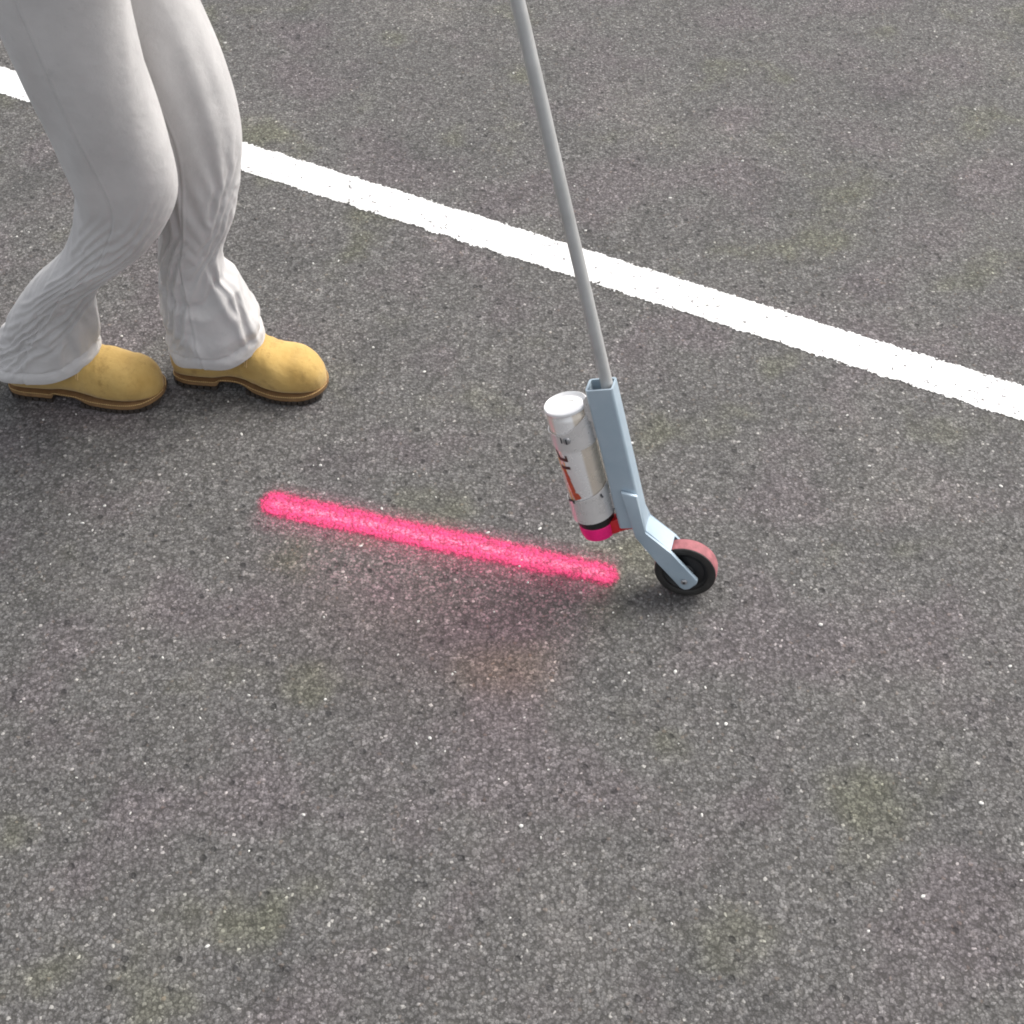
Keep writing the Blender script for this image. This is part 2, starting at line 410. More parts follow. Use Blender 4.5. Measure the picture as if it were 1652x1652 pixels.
# white line, built in its own frame: x along, y across
WL0, WL1 = Vector((-0.232, 2.182)), Vector((0.7165, 1.704))     # its near edge
wd = (WL1-WL0).normalized(); wn = Vector((-wd.y, wd.x)); wa = math.atan2(wd.y, wd.x)
bm = bmesh.new()
L0, L1, ns = -14.0, 14.0, 60
vv = [[bm.verts.new((L0+(L1-L0)*i/ns, s*0.062, 0)) for s in (-1, 1)] for i in range(ns+1)]
for i in range(ns): bm.faces.new((vv[i][0], vv[i+1][0], vv[i+1][1], vv[i][1]))
c0 = WL0 + wn*0.0475
wl = obj('white_road_marking', bm, M['white'], smooth=False)
wl.location = (c0.x, c0.y, 0.0015); wl.rotation_euler = (0, 0, wa)
wl['label'] = 'long white painted parking bay line with ragged edges running behind the marking wand'; wl['category'] = 'road marking'

# pink line
bm = bmesh.new(); HW = 0.052; top = []
for k in range(25):
    a = -PI/2 + PI*k/24; top.append((SL + HW*math.cos(a), HW*math.sin(a)))
for k in range(25):
    a = PI/2 + PI*k/24; top.append((HW*math.cos(a), HW*math.sin(a)))
vs2 = [bm.verts.new((x, y, 0)) for x, y in top]; bm.faces.new(vs2)
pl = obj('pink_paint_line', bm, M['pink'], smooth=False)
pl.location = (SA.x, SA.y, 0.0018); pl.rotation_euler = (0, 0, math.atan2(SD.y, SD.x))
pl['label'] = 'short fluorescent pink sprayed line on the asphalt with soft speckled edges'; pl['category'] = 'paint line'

# pale grit lying on the asphalt
bm = bmesh.new()
def pebble(x, y, r):
    mt = Matrix.Translation((x, y, r*0.35)) @ Matrix.Rotation(random.uniform(0, 6.28), 4, 'Z') @ Matrix.Diagonal((r*random.uniform(.8, 1.5), r*random.uniform(.6, 1.0), r*random.uniform(.4, .8), 1))
    bmesh.ops.create_icosphere(bm, subdivisions=1, radius=1, matrix=mt)
for k in range(420):
    y = random.uniform(0.62, 3.0); x = random.uniform(-0.47, 0.47)*(y*0.64+1.26)
    if random.random() < 0.35: continue
    pebble(x, y, random.choice((0.0012, 0.0016, 0.0018, 0.0022, 0.0022, 0.0030)))
for x, y, r in ((0.490, 1.15, 0.0035), (0.047, 1.347, 0.003), (0.32, 0.97, .003), (0.013, 0.805, .004), (-0.30, 1.165, .0025), (-0.40, 1.02, .0025), (.18, 1.06, .0025)): pebble(x, y, r)
g = obj('loose_grit', bm, M['grit'], smooth=False); g['kind'] = 'stuff'; g['label'] = 'scattered pale grit on the asphalt'

# ------------------------------------------------------------------ marking wand
th, lam = math.radians(-15), math.radians(10)
R = Vector((math.cos(th), math.sin(th), 0)); A = Vector((-R.y, R.x, 0))
W = Vector((0, 0, 1))*math.cos(lam) + A*math.sin(lam); Nn = R.cross(W)
P0 = Vector((0.2745, 1.2175, 0.0024))
WM = Matrix(((R.x, -Nn.x, W.x, P0.x), (R.y, -Nn.y, W.y, P0.y), (R.z, -Nn.z, W.z, P0.z), (0, 0, 0, 1)))
wand = thing('marking_wand', 'blue grey steel wheeled marking wand standing at the right end of the pink line', 'marking wand', WM)
def lean(x, z, deg):      # frame at (x,z) in the wand plane with its z axis leaning left by deg
    return Matrix.Translation((x, 0, z)) @ Matrix.Rotation(-math.radians(deg), 4, 'Y')

# housing: square tube, local z along it, top at z = 0
HT = lean(-0.1670, 0.3680, 17.2) @ Matrix.Translation((0, -0.002, 0))
bm = bmesh.new()
def rrect(sx, sy, r, n=5):
    out = []
    for cx, cy, a0 in ((sx/2-r, sy/2-r, 0), (-sx/2+r, sy/2-r, 90), (-sx/2+r, -sy/2+r, 180), (sx/2-r, -sy/2+r, 270)):
        for k in range(n+1):
            a = math.radians(a0+90*k/n); out.append((cx+r*math.cos(a), cy+r*math.sin(a)))
    return out
oz = [-0.255, 0.0]
O, I = rrect(0.042, 0.034, 0.005), rrect(0.036, 0.028, 0.003)
def ztop(x, y):           # the mouth of the tube: back wall stands higher on the left
    return 0.0
n = len(O)
ot = [bm.verts.new((x, y, ztop(x, y))) for x, y in O]; ob_ = [bm.verts.new((x, y, oz[0])) for x, y in O]
it = [bm.verts.new((x, y, ztop(x, y*1.2))) for x, y in I]; ib = [bm.verts.new((x, y, oz[0])) for x, y in I]
for i in range(n):
    j = (i+1) % n
    bm.faces.new((ob_[i], ob_[j], ot[j], ot[i])); bm.faces.new((it[i], it[j], ib[j], ib[i]))
    bm.faces.new((ot[i], ot[j], it[j], it[i])); bm.faces.new((ib[i], ib[j], ob_[j], ob_[i]))
hous = obj('housing', bm, M['steel'], wand, local=HT, auto=30)
# ear at the left of the mouth, with its hole
bm = bmesh.new()
prism(bm, [(-0.0215, -0.012), (-0.030, -0.020), (-0.033, -0.052), (-0.0215, -0.060)], -0.010, -0.007, 0.0006, 1)
obj('clip_tab', bm, M['clip'], wand, local=HT)

# pole
bm = bmesh.new(); tube(bm, [(0, 0, -0.10), (0, 0, 0.77)], 0.0091, 32)
PM = lean(-0.1590, 0.370, 17.0)
obj('pole', bm, M['pole'], wand, local=PM)
bm = bmesh.new(); lathe(bm, [(0.0098, 0.66), (0.0155, 0.665), (0.0165, 0.72), (0.0155, 0.775), (0.010, 0.785), (0, 0.787)], 32, cap0=False)
gr = obj('hand_grip', bm, M['black'], wand, local=PM)

# fork: front and back cheeks bent at 45 degrees, and the web joining them
low = [(-0.0705, 0.124), (-0.0245, 0.0945), (0.0235, 0.0505), (0.0228, 0.0425), (0.0130, 0.0285), (0.0060, 0.0250), (-0.0010, 0.0268), (-0.0425, 0.0690), (-0.0670, 0.0950), (-0.0840, 0.1120)]
bm = bmesh.new(); prism(bm, [(-0.1160, 0.1955), (-0.0895, 0.1935)] + low, -0.0262, -0.0192, 0.0020, 3)
obj('fork_arm', bm, M['steel'], wand)
bm = bmesh.new(); prism(bm, [(-0.1100, 0.1500), (-0.0820, 0.1500)] + low, 0.0170, 0.0225, 0.0016, 2)
obj('fork_arm', bm, M['steel'], wand)
bm = bmesh.new()
wp = [(-0.0735, 0.1330), (-0.0708, 0.1258), (-0.0255, 0.0958)]
wi = [(-0.0765, 0.1320), (-0.0735, 0.1230), (-0.0275, 0.0930)]
prism(bm, wp + wi[::-1], -0.0200, 0.0180, 0.0006, 1)
obj('fork_web', bm, M['steel'], wand)

# wheel
AX = Matrix.Translation((0.001, 0, 0.050))
RX = Matrix.Rotation(PI/2, 4, 'X')
wheel = obj('wheel', lathe(bmesh.new(), [(0.005, -0.0135), (0.013, -0.0145), (0.015, -0.011), (0.030, -0.0085), (0.0345, -0.0115), (0.0365, -0.0115), (0.0365, 0.0115), (0.0345, 0.0115), (0.030, 0.0085), (0.015, 0.011), (0.013, 0.0145), (0.005, 0.0135)], 64, RX), M['hub'], wand, local=AX)
obj('tyre', lathe(bmesh.new(), [(0.0366, -0.0128), (0.039, -0.0140), (0.0455, -0.0142), (0.0482, -0.0132), (0.0488, -0.0118), (0.0366, -0.0118)], 96, RX, False, False), M['rubber'], wheel)
obj('tyre', lathe(bmesh.new(), [(0.0366, 0.0128), (0.039, 0.0140), (0.0455, 0.0142), (0.0482, 0.0132), (0.0488, 0.0118), (0.0366, 0.0118)], 96, RX, False, False), M['rubber'], wheel)
obj('tread', lathe(bmesh.new(), [(0.0368, -0.0116), (0.0490, -0.0116), (0.0496, -0.006), (0.0498, 0), (0.0496, 0.006), (0.0490, 0.0116), (0.0368, 0.0116)], 96, RX, False, False), M['tread'], wheel)
# axle and bolt head
bm = bmesh.new(); tube(bm, [(0.001, -0.0255, 0.046), (0.001, 0.0250, 0.050)], 0.0032, 16)
obj('axle', bm, M['bolt'], wand)
bm = bmesh.new(); lathe(bm, [(0, 0.0), (0.0028, 0.0), (0.0048, 0.0012), (0.0052, 0.0026), (0.0052, 0.004)], 24, Matrix.Translation((0.003, -0.0300, 0.0435)) @ Matrix.Rotation(-PI/2, 4, 'X'))
bl = obj('bolt_head', bm, M['bolt'], wand)
bm = bmesh.new(); lathe(bm, [(0, 0), (0.0022, 0.0), (0.0022, 0.001)], 12, Matrix.Translation((0.003, -0.0304, 0.0435)) @ Matrix.Rotation(-PI/2, 4, 'X'))
obj('bolt_socket', bm, M['dark'], bl)

# ------------------------------------------------------------------ spray can, upside down in the clip.  local z up along the can, 0 at its base (topmost), angles as seen: -90 deg faces the camera
CT = lean(-0.2170, 0.3205, 17.6)
CW = WM @ CT
can = thing('spray_can', 'silver aerosol can with magenta cap, clipped upside down to the wheeled wand', 'spray can', CW)
Rc = 0.0325
bm = bmesh.new()
lathe(bm, [(0.0, 0.0012), (0.012, 0.0006), (0.022, -0.0012), (0.0270, -0.0032), (0.0285, -0.0026), (0.0294, 0.0002), (0.0312, 0.0022), (0.0328, 0.0012), (0.0332, -0.0012), (0.0326, -0.0036), (0.0310, -0.0048)], 64, cap1=False)
base = obj('can_base', bm, M['lid'], can)
bm = bmesh.new(); box(bm, 0.006, 0.006, 0.0012, 0.012, 0.0022, 0.0006)
obj('date_stamp', bm, M['clip'], base, smooth=False)
bm = bmesh.new()
lathe(bm, [(0.0300, -0.004), (0.0304, -0.0075), (0.0318, -0.0115), (Rc, -0.0150), (Rc, -0.196), (0.0300, -0.2025), (0.0290, -0.2045)], 96, cap0=False)
obj('can_body', bm, M['can'], can)
bm = bmesh.new(); lathe(bm, [(0.0282, -0.2035), (0.0300, -0.2050), (0.0303, -0.2150), (0.0285, -0.2185), (0.0, -0.2185)], 64, cap0=False)
obj('collar', bm, M['black'], can)
bm = bmesh.new(); lathe(bm, [(0.0272, -0.2180), (0.0290, -0.2200), (0.0286, -0.2340), (0.0262, -0.2430), (0.0180, -0.2470), (0.0070, -0.2475), (0.0060, -0.2530), (0, -0.2530)], 64, cap0=False)
obj('cap', bm, M['magenta'], can)

# printed lettering patches on the can: polygons in (angle deg, z) laid on the wall
def patch(name, mat, polys, lift, da=15):
    bm = bmesh.new()
    for quad in polys:
        (a0, z0), (a1, z1), (a2, z2), (a3, z3) = quad; n = 8
        g = []
        for i in range(n+1):
            u = i/n; row = []
            for (sa, sz), (ea, ez) in (((a0, z0), (a1, z1)), ((a3, z3), (a2, z2))):
                a = math.radians((sa+(ea-sa)*u+150)*1.22-150+da); z = sz+(ez-sz)*u; row.append(bm.verts.new(((Rc+lift)*math.cos(a), (Rc+lift)*math.sin(a), z)))
            g.append(row)
        for i in range(n): bm.faces.new((g[i][0], g[i+1][0], g[i+1][1], g[i][1]))
    return obj(name, bm, mat, can)
patch('printed_panel', M['ink_gold'], [((-158, -0.080), (-151, -0.083), (-139, -0.160), (-147, -0.160)), ((-140, -0.086), (-136, -0.086), (-134, -0.148), (-138, -0.150))], 0.0002)
patch('lettering', M['ink_orange'], [((-148, -0.098), (-138, -0.100), (-130, -0.118), (-144, -0.116)), ((-145, -0.117), (-133, -0.116), (-126, -0.140), (-140, -0.139)), ((-140, -0.140), (-129, -0.139), (-121, -0.154), (-134, -0.158)),
    ((-128, -0.142), (-121, -0.144), (-116, -0.152), (-122, -0.155))], 0.0004)
patch('lettering', M['ink_dark'], [((-160, -0.066), (-153, -0.066), (-142, -0.080), (-150, -0.083)), ((-150, -0.0775), (-128, -0.0775), (-126, -0.0835), (-148, -0.0835)), ((-130, -0.072), (-125, -0.073), (-124, -0.083), (-129, -0.083)),
    ((-150, -0.0935), (-124, -0.0925), (-123, -0.0975), (-148, -0.0990))], 0.0006)

# clip band (upper) and cradle (lower), parts of the wand
def L(*k): return lambda u: interp([tuple(x) for x in k], u)[0]
d2r = math.radians
CL = CT
bm = bmesh.new()
shell(bm, 0.0336, 0.0018, d2r(-195), d2r(-8), L((0, -0.060), (0.3, -0.062), (0.6, -0.064), (1, -0.064)), L((0, -0.036), (0.3, -0.035), (0.55, -0.032), (0.8, -0.018), (1, -0.010)))
band = obj('clip_band', bm, M['clip'], wand, local=CL)
bm = bmesh.new(); tube(bm, [(0.0348*math.cos(d2r(-195)), 0.0348*math.sin(d2r(-195)), -0.061), (0.0348*math.cos(d2r(-195)), 0.0348*math.sin(d2r(-195)), -0.035)], 0.0018, 10)
obj('rolled_lip', bm, M['clip'], band)
def radial(a, z, r): return Matrix.Rotation(d2r(a), 4, 'Z') @ Matrix.Translation((r, 0, z)) @ Matrix.Rotation(PI/2, 4, 'Y')
bm = bmesh.new(); lathe(bm, [(0, 0.0034), (0.0030, 0.0034), (0.0056, 0.0024), (0.0064, 0.0)], 24, radial(-90, -0.043, 0.0346))
sc = obj('screw_head', bm, M['bolt'], band)
bm = bmesh.new(); box(bm, 0, 0, 0, 0.0090, 0.0018, 0.0022)
bmesh.ops.transform(bm, matrix=radial(-90, -0.043, 0.0375) @ Matrix.Rotation(PI/2, 4, 'X'), verts=bm.verts)
obj('screw_slot', bm, M['dark'], sc, smooth=False)
bm = bmesh.new(); box(bm, 0, 0, 0, 0.0095, 0.0012, 0.0024)
bmesh.ops.transform(bm, matrix=radial(-104, -0.0425, 0.0350) @ Matrix.Rotation(PI/2, 4, 'X'), verts=bm.verts)
obj('stamped_mark', bm, M['dark'], band, smooth=False)

bm = bmesh.new()
shell(bm, 0.0336, 0.0018, d2r(-200), d2r(-5), L((0, -0.197), (0.5, -0.2025), (1, -0.1985)), L((0, -0.166), (0.25, -0.163), (0.5, -0.158), (0.75, -0.150), (1, -0.142)))
cr = obj('cradle', bm, M['clip'], wand, local=CL)
bm = bmesh.new(); lathe(bm, [(0, 0.0010), (0.0050, 0.0010), (0.0055, 0.0)], 20, radial(-128, -0.161, 0.0342) @ Matrix.Diagonal((0.55, 1.5, 1, 1)))
obj('cradle_slot', bm, M['dark'], cr)
bm = bmesh.new(); box(bm, 0, 0, 0, 0.0120, 0.0016, 0.0030)
bmesh.ops.transform(bm, matrix=radial(-42, -0.153, 0.0352) @ Matrix.Rotation(PI/2, 4, 'X') @ Matrix.Rotation(0.8, 4, 'Z'), verts=bm.verts)
obj('cradle_notch', bm, M['dark'], cr, smooth=False)
# brackets that carry band and cradle on the housing's left side
bm = bmesh.new()
box(bm, 0.0345, 0.0, -0.045, 0.012, 0.016, 0.030, 0.001, 1)
obj('clip_bracket', bm, M['clip'], wand, local=CL)
bm = bmesh.new(); box(bm, 0.0345, 0.0, -0.178, 0.012, 0.016, 0.030, 0.001, 1)
obj('clip_bracket', bm, M['clip'], wand, local=CL)
# red trigger reaching from the housing to the nozzle
bm = bmesh.new()
prism(bm, [(0.022, -0.2165), (0.050, -0.2060), (0.064, -0.2150), (0.063, -0.2310), (0.044, -0.2310), (0.030, -0.2390), (0.018, -0.2400), (0.016, -0.2250)], -0.014, 0.006, 0.0015, 2)
obj('trigger', bm, M['red'], wand, local=CL)

# ------------------------------------------------------------------ person
person = thing('person', 'person in off white trousers and tan work boots, standing mid stride at the left', 'person', Matrix.Translation((-0.66, 1.70, 0)))
PI_ = Matrix.Translation((0.66, -1.70, 0))      # parts are written in world coordinates

def boot(hx, hy, ang, side):
    """hx,hy: back of heel on the ground; ang: heading; side: +1 arch towards local -y, -1 arch towards +y"""
    F = PI_ @ Matrix.Translation((hx, hy, 0)) @ Matrix.Rotation(ang, 4, 'Z') @ Matrix.Diagonal((1, side, 1, 1))
    Lb = 0.290
    # t, inner half width (towards -y), outer half width
    outl = [(0.0, 0.006, 0.006), (0.012, 0.021, 0.021), (0.04, 0.031, 0.031), (0.12, 0.0375, 0.0375), (0.25, 0.036, 0.038), (0.42, 0.031, 0.042), (0.56, 0.040, 0.047), (0.70, 0.050, 0.051), (0.82, 0.048, 0.049), (0.91, 0.040, 0.039), (0.965, 0.028, 0.026), (0.99, 0.016, 0.014), (1.0, 0.004, 0.004)]
    hgt = [(0.0, 0.070), (0.03, 0.100), (0.10, 0.135), (0.2, 0.150), (0.36, 0.152), (0.46, 0.138), (0.56, 0.112), (0.66, 0.093), (0.78, 0.083), (0.87, 0.081), (0.93, 0.073), (0.97, 0.060), (0.99, 0.047), (1.0, 0.036)]
    bm = bmesh.new(); rings = []; NS, NR = 90, 40
    ts = [0.5-0.5*math.cos(PI*i/NS) for i in range(NS+1)]
    for t in ts:
        wi_, wo_ = interp(outl, t); h = interp(hgt, t)[0]; z0 = 0.016 + 0.007*sstep(t, .25, .4)*(1-sstep(t, .5, .62))
        ring = []
        for k in range(NR):
            a = 2*PI*k/NR; c, s = math.cos(a), math.sin(a)
            ex = 0.80 if t > 0.55 else 0.80 + 0.15*(1-sstep(t, .3, .55))
            yy = math.copysign(abs(c)**(ex if s > 0 else 0.42), c); zz = math.copysign(abs(s)**(0.72 if s < 0 else 0.95), s)
            wd_ = wo_ if yy > 0 else wi_
            # narrower towards the top
            zc = z0 + (h-z0)*0.40
            if zz > 0: z = zc + (h-zc)*zz; wf = 1 - 0.0*zz
            else: z = zc + (zc-z0)*zz; wf = 1
            # pinch above the instep
            pin = 1 - 0.28*sstep((z-0.05)/0.08, 0, 1)*(1-sstep(t, .35, .66))
            p = Vector((t*Lb, yy*wd_*wf*pin, z))
            # creases across the vamp and slight unevenness
            cr_ = 0.0030*math.exp(-((t-0.625+0.02*yy*yy)/0.011)**2) + 0.0024*math.exp(-((t-0.665-0.02*yy+0.02*abs(yy))/0.009)**2) + 0.0020*math.exp(-((t-0.585-0.03*yy)/0.010)**2)
            nz_ = noise.noise(p*28)*0.0022 + noise.noise(p*70)*0.0007
            quarter_panel = 0.0022*(1-sstep(t, 0.505+0.07*s*s, 0.520+0.07*s*s)); p.y += quarter_panel*yy; p.z += quarter_panel*max(0, zz)
            if zz > -0.5: p.z += (nz_ - cr_)*max(0, zz+0.3); p.y += nz_*yy
            ring.append(bm.verts.new(p))
        rings.append(ring)
    for A_, B_ in zip(rings, rings[1:]):
        for k in range(NR): bm.faces.new((A_[k], A_[(k+1) % NR], B_[(k+1) % NR], B_[k]))
    bm.faces.new(rings[0][::-1]); bm.faces.new(rings[-1])
    b = obj('boot', bm, M['nubuck'], person, local=F)
    def outline(grow, n=72):
        pts = []
        for i in range(n+1):
            t = 0.5-0.5*math.cos(PI*i/n); wi_, wo_ = interp(outl, t); pts.append((t, t*Lb + (2*t-1)*grow*0.9, wo_+grow))
        for i in range(n, -1, -1):
            t = 0.5-0.5*math.cos(PI*i/n); wi_, wo_ = interp(outl, t); pts.append((t, t*Lb + (2*t-1)*grow*0.9, -(wi_+grow)))
        return pts
    def slab(zb, zt, grow, shrink=0.0, wob=0.0):
        bm = bmesh.new(); o1 = outline(grow); o0 = outline(grow-shrink)
        lo = [bm.verts.new((x, y, zb(t))) for t, x, y in o0]; hi = [bm.verts.new((x, y, zt(t))) for t, x, y in o1]
        n = len(lo)
        for i in range(n): bm.faces.new((lo[i], lo[(i+1) % n], hi[(i+1) % n], hi[i]))
        h = n//2
        for i in range(h-1 if n % 2 else h-1):
            bm.faces.new((hi[i], hi[i+1], hi[n-2-i], hi[n-1-i])); bm.faces.new((lo[i+1], lo[i], lo[n-1-i], lo[n-2-i]))
        bmesh.ops.remove_doubles(bm, verts=bm.verts, dist=1e-5)
        return bm
    arch = lambda t: 0.013*sstep(t, .30, .335)*(1-sstep(t, .46, .58))
    toe = lambda t: 0.006*sstep(t, .86, 1.0)
    obj('midsole', slab(lambda t: 0.0085+arch(t)+toe(t), lambda t: 0.0180+0.45*arch(t)+toe(t)*.8, 0.0026, 0.0005), M['rand'], b, auto=60)
    # lugged outsole: heel block and forefoot, with notches cut round the edge
    for ta, tb, cnt, nm_ in ((0.015, 0.32, 7, 'heel_lugs'), (0.50, 0.985, 14, 'sole_lugs')):
        bm = bmesh.new()
        for i in range(cnt):
            t0 = ta + (tb-ta)*i/cnt; t1 = t0 + (tb-ta)/cnt*0.78
            for s_ in (1, -1):
                P_ = []
                for t in (t0, t1):
                    wi_, wo_ = interp(outl, t); w_ = (wo_ if s_ > 0 else wi_) + 0.0044
                    P_.append((t*Lb + (2*t-1)*0.0034, w_*s_, w_*s_*0.25, toe(t)))
                q = []
                for zz in (0, 1):
                    q.append([bm.verts.new((P_[0][0], P_[0][1], 0.0006+P_[0][3] if not zz else 0.0092+P_[0][3])), bm.verts.new((P_[1][0], P_[1][1], 0.0006+P_[1][3] if not zz else 0.0092+P_[1][3])),
                              bm.verts.new((P_[1][0], P_[1][2], 0.0006+P_[1][3] if not zz else 0.0092+P_[1][3])), bm.verts.new((P_[0][0], P_[0][2], 0.0006+P_[0][3] if not zz else 0.0092+P_[0][3]))])
                bm.faces.new(q[0]); bm.faces.new(q[1])
                for i_ in range(4): bm.faces.new((q[0][i_], q[0][(i_+1) % 4], q[1][(i_+1) % 4], q[1][i_]))
        lg_ = obj(nm_, bm, M['lug'], b, smooth=False); lg_['kind'] = 'stuff'
    # welt stitching: short raised dashes round the foot
    bm = bmesh.new(); pts = outline(0.0018, 200)
    acc = 0; last = None
    for i in range(len(pts)-1):
        t, x, y = pts[i]; t2, x2, y2 = pts[i+1]
        p = Vector((x, y, 0.0184+0.45*arch(t)+toe(t)*.8)); q = Vector((x2, y2, 0.0184+0.45*arch(t2)+toe(t2)*.8))
        acc += (q-p).length
        if last is None: last = p
        if acc > 0.0032:
            if (q-last).length < 0.008: tube(bm, [last, last + (q-last)*0.7], 0.0006, 5)
            last = q; acc = 0
    obj('welt_stitching', bm, M['stitch'], b)
    # vamp seam: a curved overlay of the quarter panel, its edge crossing the instep
    bm = bmesh.new()
    for row in (0.0, 0.0035):
        pl_ = []
        for k in range(40):
            u = k/39; a = 2*PI*(0.02+0.46*u)      # from one side over the instep to the other
            c, s = math.cos(a), math.sin(a)
            t = 0.47 + 0.085*(1-abs(c)) - 0.02 + row/Lb
            t = 0.525 + 0.07*math.sin(a)**2 + row/Lb
            wi_, wo_ = interp(outl, t); h = interp(hgt, t)[0]; z0 = 0.022; zc = z0+(h-z0)*0.4
            yy = math.copysign(abs(c)**0.85, c); z = zc+(h-zc)*abs(s)**0.95; pin = 1-0.28*sstep((z-0.05)/0.08, 0, 1)*(1-sstep(t, .35, .66))
            pl_.append(Vector((t*Lb, yy*(wo_ if yy > 0 else wi_)*pin*1.02, z+0.0016)))
        tube(bm, pl_, 0.0010, 6)
    obj('vamp_seam', bm, M['stitch'], b)
    return b
boot(-0.628, 1.732, math.radians(-10), 1)
boot(-0.928, 1.700, math.radians(-7), -1)

# ---- trousers: one mesh, two legs lofted, settled by a cloth simulation (offsets in metres stored below), joined at the seat
def angd(a, b):
    d_ = (a-b) % 360
    return d_-360 if d_ > 180 else d_
def ridge(x, w): return math.exp(-(x/w)**2)
NR, NZ = 72, 100
K1 = [(0.02, -0.532, 1.722, 0.096, 0.072), (0.07, -0.532, 1.722, 0.095, 0.071), (0.10, -0.537, 1.722, 0.090, 0.070), (0.14, -0.545, 1.724, 0.082, 0.068), (0.18, -0.547, 1.727, 0.077, 0.067),
    (0.22, -0.550, 1.730, 0.070, 0.065), (0.26, -0.552, 1.733, 0.059, 0.064), (0.30, -0.545, 1.737, 0.060, 0.064),(0.36, -0.527, 1.742, 0.066, 0.068), (0.44, -0.512, 1.750, 0.071, 0.073), (0.52, -0.505, 1.760, 0.075, 0.077), (0.60, -0.520, 1.768, 0.079, 0.080), (0.70, -0.555, 1.775, 0.087, 0.084), (0.80, -0.590, 1.775, 0.098, 0.086), (0.86, -0.605, 1.772, 0.104, 0.088)]
K2 = [(0.02, -0.848, 1.696, 0.102, 0.074), (0.08, -0.846, 1.694, 0.102, 0.074), (0.13, -0.834, 1.690, 0.096, 0.071), (0.18, -0.806, 1.680, 0.083, 0.067), (0.23, -0.768, 1.670, 0.070, 0.064),
    (0.27, -0.742, 1.662, 0.066, 0.062), (0.31, -0.704, 1.654, 0.066, 0.062), (0.36, -0.652, 1.645, 0.070, 0.065), (0.42, -0.612, 1.636, 0.074, 0.070), (0.48, -0.588, 1.628, 0.078, 0.075),
    (0.56, -0.590, 1.620, 0.082, 0.079), (0.68, -0.604, 1.615, 0.090, 0.084), (0.80, -0.612, 1.618, 0.098, 0.088), (0.86, -0.612, 1.622, 0.104, 0.090)]
hem1 = lambda c, s: 0.078 + 0.018*sstep(c, 0.05, 1.0) - 0.020*sstep(-c, 0.2, 1)
hem2 = lambda c, s: 0.070 + 0.018*sstep(c, 0.05, 1.0) - 0.018*sstep(-c, 0.2, 1)
